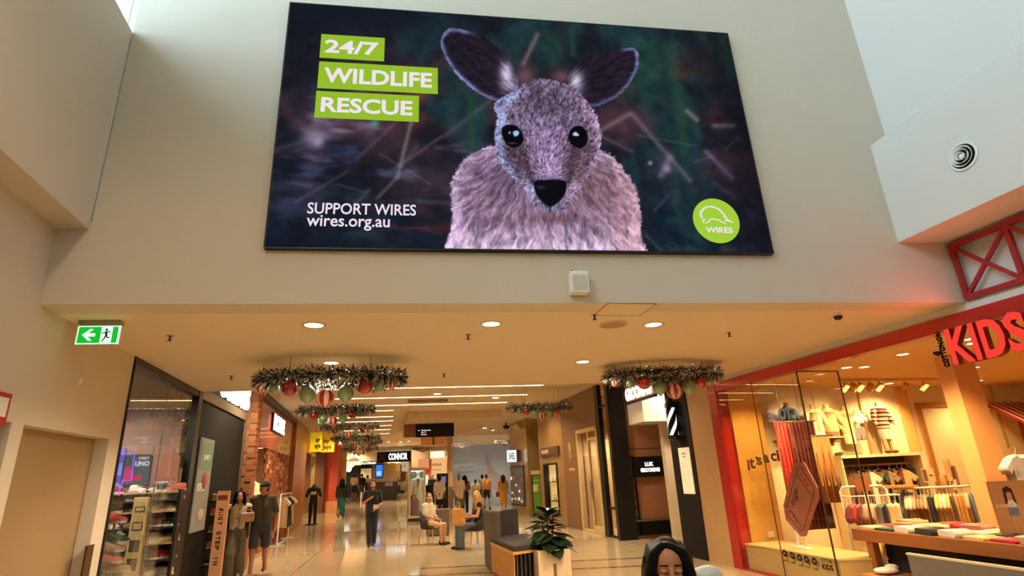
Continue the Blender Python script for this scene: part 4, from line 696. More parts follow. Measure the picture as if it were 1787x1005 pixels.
# shop lighting: track with spot heads, and downlights
YW = (1.0, 0.66, 0.27)
ta, tb_ = ew(1468, 678, .9)[0], ew(1625, 676, .9)[0]
t = thing('light_track', 'cream ceiling track carrying spotlights in children shop', 'track', FR.w(EW - 1.0, 0, 2.96), FR.rz); B(-.02, .02, tb_ - .1, ta + .1, 0, .038).build('bar', SHOPCEIL, t); [B(-.03, .03, y, y + .1, -.004, 0.0).build('joint', SHOPCEIL, t) for y in (tb_, (ta + tb_) / 2, ta - .1)]
TAN = M('spot_tan', (190, 130, 60), .4, .2)
for k, px in enumerate([1474, 1488, 1500, 1518, 1534, 1580, 1612]):
    tt = ew(px, 690, .95)[0]; t = thing('track_spotlight', 'tan cylindrical track spotlight, %s along from the window' % ORD[k], 'spotlight', FR.w(EW - 1.0, tt, 2.95), FR.rz, 'track spotlights'); MB().cyl((0, 0, -.05), (0, 0, 0), .012).build('stem', TAN, t)
    d = Vector((.6, (-.3 if k % 2 else .2), -.55)).normalized(); c = Vector((0, 0, -.1)); MB().cyl(c - d * .07, c + d * .07, .05, n=16).build('head', TAN, t); MB().cyl(c + d * .0705, c + d * .073, .042, n=16).build('lens', LAMP, t)
    w = FR.w(EW - 1.0, tt, 2.95)
    if k in (0, 2, 4, 6): light('track_beam', 'SPOT', FR.w(EW - 1.15, tt, 2.85), 35, YW, .05, target=FR.w(EW, tt + (-.3 if k % 2 else .2), 1.9), spot=85, blend=.8)
for k, (px, py) in enumerate([(1477, 641), (1508, 640), (1575, 618), (1551, 669), (1695, 591), (1700, 641), (1707, 664)]):
    q = onZ(px, py, 3.0); t = downlight(px, py, 3.0, 'warm downlight in children shop ceiling, %s counted from the window' % ORD[k], 0, .08); l = light('shop_beam', 'SPOT', (0, 0, -.03), 38, YW, .08, spot=150, blend=.6, parent=t)
for k, (s_, tt) in enumerate([(4.0, -.45), (3.1, -.45), (1.2, -1.5), (.2, -3.0), (-1.5, -1.6), (2.4, -4.5)]):  # unseen downlights, added to balance the shop's brightness
    w = FR.w(s_, tt, 3.0); t = downlight(w[0], 0, 3.0, 'added fill downlight in children shop, %s of the unseen rows' % ORD[k], 0, .08, Y=w[1]); light('shop_beam', 'SPOT', (0, 0, -.03), 42, YW, .08, spot=140, blend=.6, parent=t)
q = onZ(1634, 610, 3.0); t = thing('security_camera', 'dark dome security camera on shop ceiling beside the KIDS sign', 'camera', (q[0], q[1], 3.0)); MB().cyl((0, 0, -.03), (0, 0, 0), .06).build('base', WHITEP, t); MB().lathe([(.05, -.03), (.045, -.06), (.02, -.085), (.001, -.09)], n=14).build('dome', BLACK, t)
# fallen poster flap
# ================================================================ left: shoe shop
SHK = M('shop_dark_wall', (30, 25, 25), .6); GREYB = M('grey_band', (122, 108, 94), .4, .2)
def fl(name, *a, mat=SHK, **k): return struct(name, B(*a), mat, FL.w(0, 0), FL.rz, **k)
fl('trim_shoe_head', 2.1, 4.78, -.02, .1, 3.06, 3.149, mat=BLACK); fl('trim_shoe_jamb', 2.1, 2.13, -.02, .1, 0, 3.06, mat=BLACK); fl('trim_shoe_post', 4.78, 4.98, -.03, .12, 0, 3.149, mat=BLACK)
fl('wall_shoe_end', 4.66, 4.9, .12, 4.5, 0, 3.149, mat=M('shoe_wall_taupe', (132, 108, 104), .6)); fl('wall_shoe_back', 2.0, 4.9, 4.4, 4.5, 0, 3.149); fl('wall_shoe_near', 2.0, 2.1, .3, 4.5, 0, 3.149); fl('ceiling_shoe', 2.0, 4.9, .1, 4.5, 3.02, 3.14, mat=M('shoe_ceiling', (28, 24, 24), .6))
w = thing('window_3', 'tall shoe shop window glass with dark frame', 'window', FL.w(0, 0, 0), FL.rz, kind='structure')
B(2.13, 3.5, .02, .03, .02, 3.06).build('pane', GLASS, w); B(3.51, 4.78, .02, .03, .02, 3.06).build('pane', GLASS, w); B(3.5, 3.51, .018, .032, 0, 3.06).build('joint', M('pale_joint', (150, 150, 150), .3), w)
EWL = 4.64
def ewl(px, py, d=0.0):
    base = FL.o + FL.d * (EWL - d); r = ray2(px, py); k = isect(base, FL.n, px, py); dd = ray(px, py); p = base + FL.n * k; return k, EYE + dd[2] * (p[1] / dd[1])
RZL = FL.rz - math.pi / 2   # x to the right as seen from the camera, facing the camera
def at_ewl(px, py, d): k, z = ewl(px, py, d); return FL.w(EWL - d, k, z)
def panel(name, label, cat, x0, y0, x1, y1, d, mat, th=.02):
    a = ewl(x0, (y0 + y1) / 2, d); b = ewl(x1, (y0 + y1) / 2, d); zt = ewl((x0 + x1) / 2, y0, d)[1]; zb = ewl((x0 + x1) / 2, y1, d)[1]
    t = thing(name, label, cat, FL.w(EWL - d, a[0], zb), RZL); w_ = a[0] - b[0]; h_ = zt - zb; B(0, w_, 0, th, 0, h_).build('panel', mat, t); return t, w_, h_
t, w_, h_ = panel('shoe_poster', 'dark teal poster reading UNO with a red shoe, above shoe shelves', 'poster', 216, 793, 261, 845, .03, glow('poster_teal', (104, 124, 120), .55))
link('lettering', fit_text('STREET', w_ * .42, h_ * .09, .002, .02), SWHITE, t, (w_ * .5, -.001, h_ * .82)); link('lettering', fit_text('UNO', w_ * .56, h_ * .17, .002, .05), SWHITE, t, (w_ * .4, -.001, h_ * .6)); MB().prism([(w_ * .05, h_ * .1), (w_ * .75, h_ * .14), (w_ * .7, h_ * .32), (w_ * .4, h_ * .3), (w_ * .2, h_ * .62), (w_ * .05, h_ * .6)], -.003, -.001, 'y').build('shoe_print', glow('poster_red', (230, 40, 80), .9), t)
panel('copper_panel', 'plain copper brown panel on shoe shop end wall', 'panel', 267, 795, 312, 846, .03, M('copper_panel', (150, 96, 78), .5))
t, w_, h_ = panel('blue_lightbox', 'blue glowing light box at left edge of shoe window', 'light box', 196, 782, 214, 856, .05, M('lightbox_case', (60, 60, 140), .5))
for k, (a, b) in enumerate([(0, .2), (.22, .3), (.33, .66), (.68, .8), (.82, 1)]): B(.01, w_ - .01, -.006, -.001, h_ * a + .01, h_ * b - .01).build('cell', glow('blue_cell%d' % (k % 2), [(150, 150, 255), (90, 90, 250)][k % 2], 1.0), t)
t = thing('neon_tubes', 'purple neon tube outline in shoe shop window', 'neon light', (0, 0, 0)); PUR = glow('neon_purple', (150, 60, 255), 2.2); PK = glow('neon_pink', (230, 80, 255), 1.6)
def P3(px, py, d=.4): return at_ewl(px, py, d)
MB().tube([P3(206, 865), P3(214, 838), P3(229, 838), P3(235, 790), P3(212, 792)], .008, 6).build('tube', PUR, t); MB().tube([P3(183, 1005), P3(189, 945), P3(194, 935)], .008, 6).build('tube', PK, t)
MB().tube([P3(214, 838), P3(214, 838, 0)], .004, 5).build('bracket', BLACK, t)
light('neon_spill', 'POINT', P3(222, 830, .6), .5, (.45, .2, 1), .1)
for k, (s_, tt) in enumerate([(3.5, .7), (3.5, 1.5), (3.2, 2.6), (2.7, .8)]):  # downlights added to brighten the shoe shelves
    p = FL.w(s_, tt, 3.02); t = downlight(p[0], 0, 3.02, 'added downlight in dark shoe shop ceiling, %s from the window' % ORD[k], 0, .08, Y=p[1]); light('shoe_fill_beam', 'SPOT', FL.w(s_, tt, 2.95), 24, (1, .82, .58), .06, target=FL.w(4.5, tt + .1, 1.1), spot=110, blend=.7)
# shelves with shoes
SHB = M('shelf_pale', (190, 160, 110), .5)
SHOEM = {}
def shoe_meshes():
    L = .28; mb = MB(); n = 10; secs = []
    for i in range(11):
        u_ = i / 10; wd = .034 + .012 * math.sin(math.pi * min(1, u_ * 1.1)) + (.006 if u_ > .55 else 0); hz = [.075, .088, .09, .084, .086, .074, .06, .05, .044, .036, .02][i]
        if i in (0, 10): wd *= .62
        secs.append([(-L / 2 + L * u_, wd * math.cos(math.pi * j / n), .024 + (hz) * math.sin(math.pi * j / n) ** .7) for j in range(n + 1)])
    vs = [p for s_ in secs for p in s_]; m = n + 1; mb.add(vs, [(i * m + j, i * m + j + 1, (i + 1) * m + j + 1, (i + 1) * m + j) for i in range(10) for j in range(n)], True); mb.add(vs, [tuple(range(m)), tuple(range(10 * m, 11 * m))[::-1]])
    up = mb.mesh('upper'); out = [(-.142, -.03), (-.1, -.04), (0, -.036), (.07, -.047), (.12, -.036), (.145, 0), (.12, .036), (.07, .047), (0, .036), (-.1, .04), (-.142, .03)]
    so = MB().prism(out, 0, .03).mesh('sole'); la = MB()
    for k in range(5): la.box(-.0 + k * .018, .008 + k * .018, -.03, .03, .108 - k * .007, .112 - k * .007)
    return up, so, la.mesh('laces')
UP, SO, LA = shoe_meshes()
def shoe(loc, rz, c, label, group, sole='white'):
    t = thing('shoe', label, 'shoe', loc, rz, group); link('upper', UP, FB[c] if c in FB else c, t); link('sole', SO, FB[sole], t); link('laces', LA, FB['white'], t); return t
t = thing('shoe_shelving', 'dark shelving unit of sneakers on shoe shop end wall', 'shelving', FL.w(EWL, 0, 0), RZL)
aL = ewl(170, 940, .3)[0]; aM = ewl(252, 900, .3)[0]; aR = ewl(308, 900, .3)[0]
ZS = [ewl(280, y, .3)[1] for y in (858, 872, 891, 919, 947, 976, 1005, 1036, 1068)]
x_ = lambda a: -a
for k, z in enumerate(ZS): B(x_(aL) - .3, x_(aR), -.32, -.005, z - .02, z).build('shelf', SHB if k % 2 == 0 else SHK, t)
for a in (aL + .3, aM, aR): B(x_(a) - .02, x_(a) + .02, -.32, -.005, .02, ZS[0] + .02).build('upright', BLACK, t)
B(x_(aL) - .3, x_(aR), -.02, -.004, .02, ZS[0]).build('back_panel', M('shelf_back', (120, 100, 92), .6), t)
cols = ['white', 'cream', 'tan', 'pink', 'black', 'white', 'brown', 'maroon', 'white', 'grey', 'red', 'cream', 'navy', 'green', 'white', 'yellow']; ci = 0
for k, z in enumerate(ZS[:8]):
    dz = (ZS[k - 1] - z) if k else .3
    for col, (a0, a1) in enumerate([(aL + .28, aM + .05), (aM - .05, aR + .05)]):
        n = 3 if col == 0 else 3
        for j in range(n):
            a = a0 + (a1 - a0) * (j + .5) / n; c = cols[(ci * 7 + k) % 16]; ci += 1
            if dz < .13 and j % 2: continue
            shoe(FL.w(EWL - .17, a, z + .001), RZL + random.choice([-.5, -.7, .5, 2.7, -2.6]), c, '%s sneaker, %s shelf from top, %s column, %s across, shoe shop' % (c, ORD[k], ['left', 'right'][col], ORD[j]), 'sneakers on the shoe shop shelves')
# caps and larger coloured shoes nearer the glass
for k, (px, py, c, s_) in enumerate([(200, 905, 'red', 1.3), (203, 940, 'green', 1.2), (195, 955, 'stripe', 1.2), (192, 975, 'pink', 1.2), (205, 990, 'tan', 1.2)]):
    q = onY(px, py + 8, 8.0); o = shoe((q[0], q[1], q[2]), -.3, c, '%s shoe on low glass stand close to the shop window' % c, 'shoes near the window'); o.scale = (1.15, 1.15, 1.15)
    MB().cyl((0, 0, -q[2] / 1.15 + .01), (0, 0, -.002), .012).build('stand', CHROME, o)
# cream pedestal
q = onY(235, 1005, 8.6); zt = onY(240, 868, 8.6)[2]; wd = (onY(252, 940, 8.6)[0] - onY(225, 940, 8.6)[0]); t = thing('security_pedestal', 'cream security pedestal with printed icons before shoe shelves', 'security gate', (onY(238, 940, 8.6)[0], 8.6, 0)); CRM = M('pedestal_cream', (214, 196, 140), .5)
B(-wd / 2, wd / 2, -.03, .03, .02, zt).build('panel', CRM, t, bevel=.01); B(-wd / 2 - .03, wd / 2 + .03, -.1, .1, .002, .02).build('base', BLACK, t)
for z, h in ((zt - .15, .07), (zt - .36, .1), (zt - .6, .14), (zt - .82, .14)): B(-wd * .32, wd * .32, -.033, -.03, z - h / 2, z + h / 2).build('icon_print', INK, t); B(-wd * .26, wd * .26, -.035, -.033, z - h / 2 + .012, z + h / 2 - .012).build('icon_face', CRM if h != .14 else M('icon_grey', (90, 84, 70), .5), t)
# second shop: black front with lit letters
fl('wall_black_front', 4.98, 8.66, .0, .25, 0, 3.05, mat=BLACKM); fl('trim_grey_band', 4.98, 8.7, -.03, .3, 3.05, 3.22, mat=GREYB); fl('wall_black_top', 4.98, 8.7, .2, .4, 3.22, 3.95, mat=BLACKM); fl('wall_shop_two_back', 4.9, 9.2, 3.9, 4.0, 0, 3.95, mat=SHK); fl('trim_grey_jamb', 8.55, 8.7, -.03, .1, 0, 3.05, mat=GREYB)
t = thing('lit_letters', 'big white lit sign letters above the grey band, left corridor shop', 'shop sign', FL.w(0, .0, 0), FL.rz); SGW = glow('sign_white', (255, 252, 240), 1.6)
x0 = 6.15
for ch, a in (('U', 6.1), ('R', 6.72), ('B', 7.34), ('I', 7.95), ('S', 8.1)): link('letter', fit_text(ch, .55 if ch != 'I' else .1, .52, .06, .05), SGW, t, (a, -.0, 3.26))
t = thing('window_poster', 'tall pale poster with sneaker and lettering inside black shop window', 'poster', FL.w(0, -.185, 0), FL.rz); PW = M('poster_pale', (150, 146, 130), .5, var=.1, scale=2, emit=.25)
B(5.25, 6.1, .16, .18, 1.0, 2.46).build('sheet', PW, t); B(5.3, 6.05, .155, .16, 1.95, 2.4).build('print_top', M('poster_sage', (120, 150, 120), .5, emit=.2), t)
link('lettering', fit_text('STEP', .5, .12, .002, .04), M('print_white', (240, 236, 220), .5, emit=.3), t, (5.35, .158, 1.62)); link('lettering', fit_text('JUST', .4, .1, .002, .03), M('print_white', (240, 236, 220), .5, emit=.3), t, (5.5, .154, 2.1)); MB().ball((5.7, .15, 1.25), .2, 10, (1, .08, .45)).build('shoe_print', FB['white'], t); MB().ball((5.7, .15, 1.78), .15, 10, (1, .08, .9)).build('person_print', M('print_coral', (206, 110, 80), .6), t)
# shoe rack on the black wall
t = thing('shoe_ledges', 'column of small black shoe ledges on black shop wall', 'shelf', FL.w(0, .0, 0), FL.rz); zz = [1.45, 1.2, .92, .66, .4, .14]
for z in zz: B(6.25, 6.85, -.22, 0, z - .012, z).build('ledge', BLACK, t)
for k, z in enumerate(zz): shoe(FL.w(6.55, -.11, z + .001), RZL + .35, ['tan', 'pink', 'grey', 'floral', 'black', 'navy'][k], '%s sneaker on the black wall ledges, %s from top' % (['tan', 'pink', 'grey', 'patterned', 'black', 'navy'][k], ORD[k]), 'sneakers on the black wall ledges')
# JUST STEP IN totem
c = onZ(381, 1004, 0); t = thing('ad_totem', 'slim peach and orange totem reading JUST STEP IN', 'advert totem', (c[0], 12.4, 0)); YA = 10.9; c = onY(382, 940, YA); t.location = (c[0], YA, 0); wd = onY(393.5, 930, YA)[0] - onY(371.5, 930, YA)[0]; zt = onY(384, 857, YA)[2]
OR = M('totem_orange', (228, 150, 70), .5, var=.15, scale=1.2, emit=.15); B(-wd / 2, wd / 2, -.03, .03, .02, zt).build('panel', M('totem_peach', (226, 176, 140), .5, col2=(232, 150, 64), scale=1.5, emit=.15), t, bevel=.01); B(-wd / 2 - .02, wd / 2 + .02, -.12, .12, .002, .02).build('base', BLACK, t)
st_ = zt * .58 / 12
for i, ch in enumerate('JUST STEP IN'):
    if ch != ' ': o = link('letter', fit_text(ch, st_ * (.22 if ch == 'I' else .8), wd * .36, .003, .03), INK, t, (-wd * .2, -.031, zt * .84 - (i + (.3 if ch == 'I' else 0)) * st_)); o.rotation_euler = (0, math.pi / 2, 0)
B(-wd * .4, wd * .36, -.033, -.03, zt - .15, zt - .07).build('logo_print', M('logo_brown', (150, 70, 50), .5), t)
# ================================================================ left: brick and red shop
BRK = M('brick_red', (168, 92, 56), .85, var=.25, scale=1.1); BRK2 = M('brick_pale', (206, 150, 104), .85, var=.1); BRK3 = M('brick_dark', (112, 52, 34), .85, var=.15); MORT = M('mortar', (150, 118, 84), .9)
wb = fl('wall_brick', 12.0, 17.25, .06, .4, 0, 2.62, mat=MORT)
def brick_mesh(): return B(0, .5, -.0, .05, 0, .155).mesh('brick')
bm_ = MB().prism([(.0, .0), (.4, .0), (.4, .112), (.0, .112)], -.03, .03, 'y').mesh('brick'); nb = 0
for r in range(21):
    for c in range(13):
        x = 12.0 + c * .425 - (.21 if r % 2 else 0)
        if x < 12.0 or x + .4 > 17.25 or nb >= 300: continue
        o = link('brick', bm_, random.choices([BRK, BRK2, BRK3], [.6, .14, .26])[0], wb, (x, .05 + random.uniform(-.006, .006), .012 + r * .124)); nb += 1
rv = fl('wall_brick_reveal', 8.72, 9.2, -.22, .4, 0, 3.95, mat=MORT); mb = MB(); [mb.box(8.73 + (j % 2) * .23, 8.73 + (j % 2) * .23 + .22, -.24, -.22, .01 + k * .125, .115 + k * .125) for k in range(31) for j in range(2)]; [mb.box(8.70, 8.72, -.22 + (.13 if k % 2 else .0), -.1 + (.13 if k % 2 else .0), .01 + k * .125, .115 + k * .125) for k in range(31)]
mb.build('bricks', BRK, rv, kind='stuff')
rv2 = fl('wall_brick_inner', 11.0, 11.3, 1.9, 4.0, 0, 2.62, mat=MORT); mb = MB(); [mb.box(10.96, 11.0, 1.92 + j * .3 - (k % 2) * .1, 2.19 + j * .3 - (k % 2) * .1, .01 + k * .1, .095 + k * .1) for k in range(26) for j in range(7)]; mb.build('bricks', BRK3, rv2, kind='stuff')
REDP = M('red_gloss_fascia', (150, 44, 34), .25, var=.03, coat=.4)
fl('trim_red_fascia', 9.2, 17.25, -.02, .3, 2.62, 3.78, mat=REDP); fl('trim_black_beam', 9.2, 17.3, -.1, .3, 3.78, 3.95, mat=BLACK); fl('ceiling_red_shop', 9.2, 17.25, .3, 4.0, 2.6, 2.7, mat=M('red_shop_ceiling', (120, 40, 30), .5)); fl('wall_red_shop_back', 9.2, 17.25, 3.9, 4.0, 0, 3, mat=BRK3)
t = thing('red_shop_sign', 'white lit sign on glossy red fascia of brick shop', 'shop sign', FL.w(0, -.021, 0), FL.rz); B(12.1, 14.4, -.05, 0, 3.13, 3.63).build('case', BLACK, t); link('lettering', fit_text('FACTORIE', 2.2, .46, .02, .05), SGW, t, (12.15, -.051, 3.15))
for k in range(6):
    p = FL.w(10.3 + k * 1.15, .12, 2.618); t = downlight(p[0], 0, 2.618, 'small downlight under red fascia, %s from the black shop' % ORD[k], 0, .09, Y=p[1])
    if k % 2 == 0: light('fascia_beam', 'SPOT', (0, 0, -.02), 45, WARM, .06, spot=130, blend=.6, parent=t)
light('red_shop_fill', 'SPOT', FL.w(10.6, 2.0, 2.55), 40, WARM, .1, spot=160, target=FL.w(10.6, 2.0, 0))
# garments in the red shop entrance
t = thing('garment_rail', 'white square clothes rail against the brick wall', 'clothes rail', FL.w(14.6, -.25, 0), FL.rz); MB().tube([(-1.1, 0, .02), (-1.1, 0, 1.4), (1.3, 0, 1.4), (1.3, 0, .02), (-1.1, 0, .02)], .022, 8).build('frame', WHITEP, t); [B(x - .02, x + .02, -.2, .2, .004, .03).build('foot', WHITEP, t) for x in (-1.1, 1.3)]
for k, c in enumerate(['cream', 'black', 'black', 'olive', 'white']): garment('rail_shirt', '%s shirt on white rail by brick wall, %s from the entrance' % (c, ORD[k]), 'garment', 'dress' if k % 2 else 'tee', .46, .85, FL.w(13.9 + k * .42, -.25, 1.3), FL.rz + 1.0, FB[c], 'shirts on the brick wall rail', .04)
for k, (px, py, c) in enumerate([(430, 845, 'yellow'), (441, 850, 'cream')]): q = onY(px, py, 15.6); garment('hanging_shirt', ['pale yellow top hanging inside brick shop entrance', 'cream singlet hanging inside brick shop entrance'][k], 'garment', 'tee', .5, .65, (q[0], q[1], q[2] + .1), .2, FB[c], None, .08)
q = FL.w(11, 1.2, 2.0); t = thing('wall_ledge', 'timber ledge inside the brick shop', 'shelf', q, FL.rz); B(-.3, 0, -.9, 1.5, 0, .06).build('board', M('timber_shelf', (176, 116, 58), .5), t); B(-.28, 0, -.85, -.8, -.15, 0).build('bracket', BLACK, t)
# ================================================================ left: timber pier, Jay Jays shop, red pier
TIM = M('amber_timber', (156, 92, 30), .35, var=.12, scale=2, stretch=(6, 6, .6))
fl('wall_timber_pier', 17.3, 21.5, -.12, .4, 0, 3.95, mat=TIM); fl('wall_timber_far', 30.3, 33.5, .0, .4, 0, 3.95, mat=M('ochre_timber', (150, 104, 40), .45, var=.1, stretch=(6, 6, .6)))
fl('trim_yellow_header', 21.5, 30.3, .0, .2, 3.1, 3.6, mat=M('yellow_header', (220, 186, 40), .4, emit=.12)); fl('trim_header_top', 21.5, 30.3, .0, .3, 3.6, 3.95, mat=CREAM); fl('wall_jays_back', 21.5, 30.3, 3.4, 3.5, 0, 3.95, mat=M('jays_back', (180, 150, 70), .6)); fl('wall_jays_side', 30.2, 30.3, .1, 3.5, 0, 3.95, mat=M('jays_back', (180, 150, 70), .6))
w = thing('window_4', 'shop window glass beyond the amber timber pier', 'window', FL.w(0, 0, 0), FL.rz, kind='structure'); B(21.5, 26, .06, .07, .05, 3.1).build('pane', GLASS, w); B(21.5, 26, .04, .09, 0, .3).build('sill', M('pale_sill', (190, 170, 120), .4), w); B(25.97, 26.03, .04, .09, 0, 3.1).build('frame', CHROME, w)
light('jays_fill', 'SPOT', FL.w(25.5, 1.6, 3.3), 130, (1, .8, .4), .1, spot=160, target=FL.w(25.5, 1.6, 0))
YL = M('yellow_sign', (210, 160, 24), .4, emit=.22); q = onY(562, 772, 27); q2 = onY(584, 772, 27); h = onY(573, 756, 27)[2] - onY(573, 789, 27)[2]; zb = onY(573, 789, 27)[2]
t = thing('blade_sign', 'yellow blade sign reading Jay Jays above left walkway', 'shop sign', (q[0], 27, zb)); wd = q2[0] - q[0]; B(0, wd, -.06, .06, 0, h).build('box', YL, t); link('lettering', fit_text('Jay', wd * .55, h * .3, .004, .04), INK, t, (wd * .06, -.061, h * .42)); link('lettering', fit_text('Jays', wd * .72, h * .3, .004, .04), INK, t, (wd * .06, -.061, h * .1)); MB().cyl((wd / 2, 0, h), (wd / 2, 0, 3.95 - zb), .03).build('stem', CHROME, t)
q = onY(541, 772, 26.3); q2 = onY(561, 772, 26.3); t = thing('window_sign', 'bright yellow panel with partly hidden ay ays lettering', 'shop sign', (q[0], 26.3, zb)); wd = q2[0] - q[0]; B(0, wd, -.03, .03, 0, h).build('panel', M('yellow_lit', (232, 200, 30), .4, emit=.35), t); link('lettering', fit_text('ay', wd * .4, h * .28, .004, .04), INK, t, (wd * .5, -.031, h * .4)); link('lettering', fit_text('ays', wd * .5, h * .28, .004, .04), INK, t, (wd * .45, -.031, h * .1)); MB().cyl((wd / 2, 0, h), (wd / 2, 0, 3.95 - zb), .03).build('stem', CHROME, t)
t = thing('store_mannequin', 'black tee and trousers on dark mannequin outside yellow shop', 'mannequin', (*onY(545, 905, 25.5)[:2], fz(-5.6, 25.5))); MB().lathe([(.16, .8), (.17, .95), (.15, 1.1), (.2, 1.35), (.19, 1.42), (.08, 1.48), (.06, 1.55)], n=14, sy=.6).build('tee', FB['black'], t); [MB().cap((s_ * .2, 0, 1.36), (s_ * .28, 0, 1.1), .07, .06).build('sleeve', FB['black'], t) for s_ in (-1, 1)]; [MB().cap((s_ * .09, 0, .85), (s_ * .1, 0, .08), .09, .06).build('leg', FB['black'], t) for s_ in (-1, 1)]; B(-.1, .12, -.13, -.11, 1.15, 1.28).build('print', FB['white'], t); MB().cyl((0, 0, .003), (0, 0, .03), .22, n=18).build('base', BLACK, t)
a = onY(566, 850, 32); b = onY(587, 850, 32); RP = M('coral_red_render', (206, 78, 48), .5, var=.06)
struct('wall_red_pier', B(a[0], b[0], 32, 33.2, 0, 3.95), RP); struct('trim_red_plinth', B(a[0] + .1, b[0] + .25, 31.95, 33.3, 0, .75), M('peach_plinth', (226, 150, 96), .4)); struct('wall_pale_return', B(b[0], b[0] + .3, 33, 33.2, 0, 3.95), M('pale_return', (216, 176, 130), .5)); struct('wall_brown_pier', B(a[0] - .5, a[0], 31.8, 33, 0, 3.95), M('brown_pier', (112, 66, 40), .5))
# ================================================================ right corridor: barber recess
def fr(name, *a, mat=CREAM, **k): return struct(name, B(*a), mat, FR.w(0, 0), FR.rz, **k)
TAUPE = M('rose_taupe_panel', (176, 122, 88), .5, var=.02); SEAM = M('seam_brown', (96, 60, 40), .6)
fr('wall_black_pier', 5.82, 6.66, -.35, .02, 0, 3.95, mat=BLACKM); xw = onY(1164, 820, 13.6)[0]; struct('wall_white_return', B(xw, xw + 1.5, 13.6, 13.8, 0, 3.95), M('recess_white', (226, 208, 176), .6))
YR = 14.62; a = onY(1076, 800, YR)[0]; b = onY(1176, 800, YR)[0] + .4
wr = struct('wall_barber', B(a, b, YR, YR + .15, 0, 3.95), TAUPE)
z1 = onY(1125, 783, YR)[2]; B(a, b, YR - .004, YR, z1 - .015, z1 + .015).build('seam', SEAM, wr)
struct('wall_barber_beam', B(a, b, YR - .12, YR - .001, onY(1140, 932, YR)[2], onY(1140, 908, YR)[2]), BLACKM); struct('trim_barber_skirt', B(a, b, YR - .05, YR - .001, 0, onY(1140, 932, YR)[2]), TAUPE)
struct('trim_barber_sill', B(a, b, YR - .13, YR - .001, onY(1140, 908, YR)[2], onY(1140, 905, YR)[2]), GREYB)
x0 = onY(1064, 800, YR)[0]; x1 = onY(1094, 800, YR)[0]; struct('wall_barber_post', B(x0, x1, YR - .25, YR - .05, 0, 3.95), BLACK)
t = thing('ladder_frame', 'narrow black ladder frame beside lit grooming sign', 'frame', (0, YR - .1, 0)); xa, xb = onY(1099, 850, YR)[0], onY(1108, 850, YR)[0]; za, zb2 = onY(1105, 905, YR)[2], onY(1100, 797, YR)[2]
for x in (xa, xb): B(x - .02, x + .02, -.02, .02, za - .35, zb2).build('stile', BLACK, t)
for k in range(7): B(xa, xb, -.015, .015, za + (zb2 - za) * k / 6 - .015, za + (zb2 - za) * k / 6 + .015).build('rung', BLACK, t)
BSG = glow('barber_white', (255, 255, 246), 1.8)
xa, xb = onY(1106, 815, YR - .2)[0], onY(1164, 815, YR - .2)[0]; za, zb2 = onY(1135, 832, YR - .2)[2], onY(1135, 796, YR - .2)[2]
t = thing('grooming_sign', 'black square sign board with white lit words LUK GROOMING', 'shop sign', (xa, YR - .1, za)); w_, h_ = xb - xa, zb2 - za; B(0, w_, -.06, .0, 0, h_).build('board', BLACKM, t); link('lettering', fit_text('LUK', w_ * .26, h_ * .2, .006, .05), BSG, t, (w_ * .36, -.061, h_ * .52)); link('lettering', fit_text('GROOMING', w_ * .58, h_ * .2, .006, .05), BSG, t, (w_ * .21, -.061, h_ * .24)); B(w_ * .4, w_ * .6, 0, .1, h_ * .3, h_ * .6).build('mount', BLACK, t)
p0, p1 = FR.hit(1090, 704), FR.hit(1135, 694); t = thing('fascia_sign', 'black framed white lit sign hanging behind the right garland', 'shop sign', FR.w(0, 0, 0), FR.rz); zb2 = p1[1]; B(p1[0] - .25, p0[0], -.05, .03, zb2, zb2 + .05).build('frame', BLACK, t); B(p0[0] - .05, p0[0], -.05, .03, zb2, 3.95).build('frame', BLACK, t); link('lettering', fit_text('GROOMING', p0[0] - p1[0], .3, .01, .05), BSG, t, (p0[0] - .1, -.0, zb2 + .08), math.pi); B(p1[0] - .25, p0[0] - .05, -.04, -.02, zb2 + .05, 3.95).build('back', TAUPE, t)
q0, q1 = onY(1124, 734, 13.2), onY(1168, 734, 13.2); t = thing('white_box', 'white soffit box with lit tone put in, hanging in barber recess', 'light box', (0, 0, 0)); B(q0[0], q1[0] + .4, 13.2, 14.3, q0[2], 3.949).build('box', M('white_lit_box', (244, 232, 210), .6, var=.01, emit=.12), t); B(q0[0], q1[0] + .4, 13.2, 14.3, q0[2] - .02, q0[2] - .001).build('base', WHITEP, t)  # plain soffit box, faint emission stands in for light falling on it
light('barber_light', 'SPOT', (6.2, 12.6, 3.7), 60, (1, .8, .55), .12, spot=150, target=(6.0, 13.6, 1.2))
# barber pole
pp = FR.hit(1174, 735, .12); t = thing('barber_pole', 'black and white striped barber pole on black pier', 'barber pole', FR.w(pp[0], .14, 2.26), FR.rz)
MB().lathe([(.03, -.1), (.08, -.06), (.085, .0)], n=18).build('lower_cap', BLACK, t); MB().lathe([(.085, .52), (.08, .6), (.04, .66), (.05, .69), (.001, .72)], n=18).build('upper_cap', BLACK, t); MB().cyl((0, 0, 0), (0, 0, .52), .07, n=18).build('core', BLACKM, t); t.scale = (1.35, 1.35, 1.05)
mb = MB(); n = 26
for k in range(3):
    ph = k * 2.1; vs = []
    for i in range(n + 1):
        an = ph + i / n * 3.4; z = i / n * .52
        for da, r in ((-.42, .072), (.42, .072)): vs.append((r * math.cos(an + da), r * math.sin(an + da), z))
        vs.append((.074 * math.cos(an), .074 * math.sin(an), z))
    mb.add(vs, [f for i in range(n) for f in ((i * 3, i * 3 + 2, i * 3 + 5, i * 3 + 3), (i * 3 + 2, i * 3 + 1, i * 3 + 4, i * 3 + 5))], True)
mb.build('spiral_stripe', glow('pole_white', (245, 248, 240), 1.1), t); B(-.03, .03, -.14, -.05, .06, .46).build('bracket', BLACK, t)
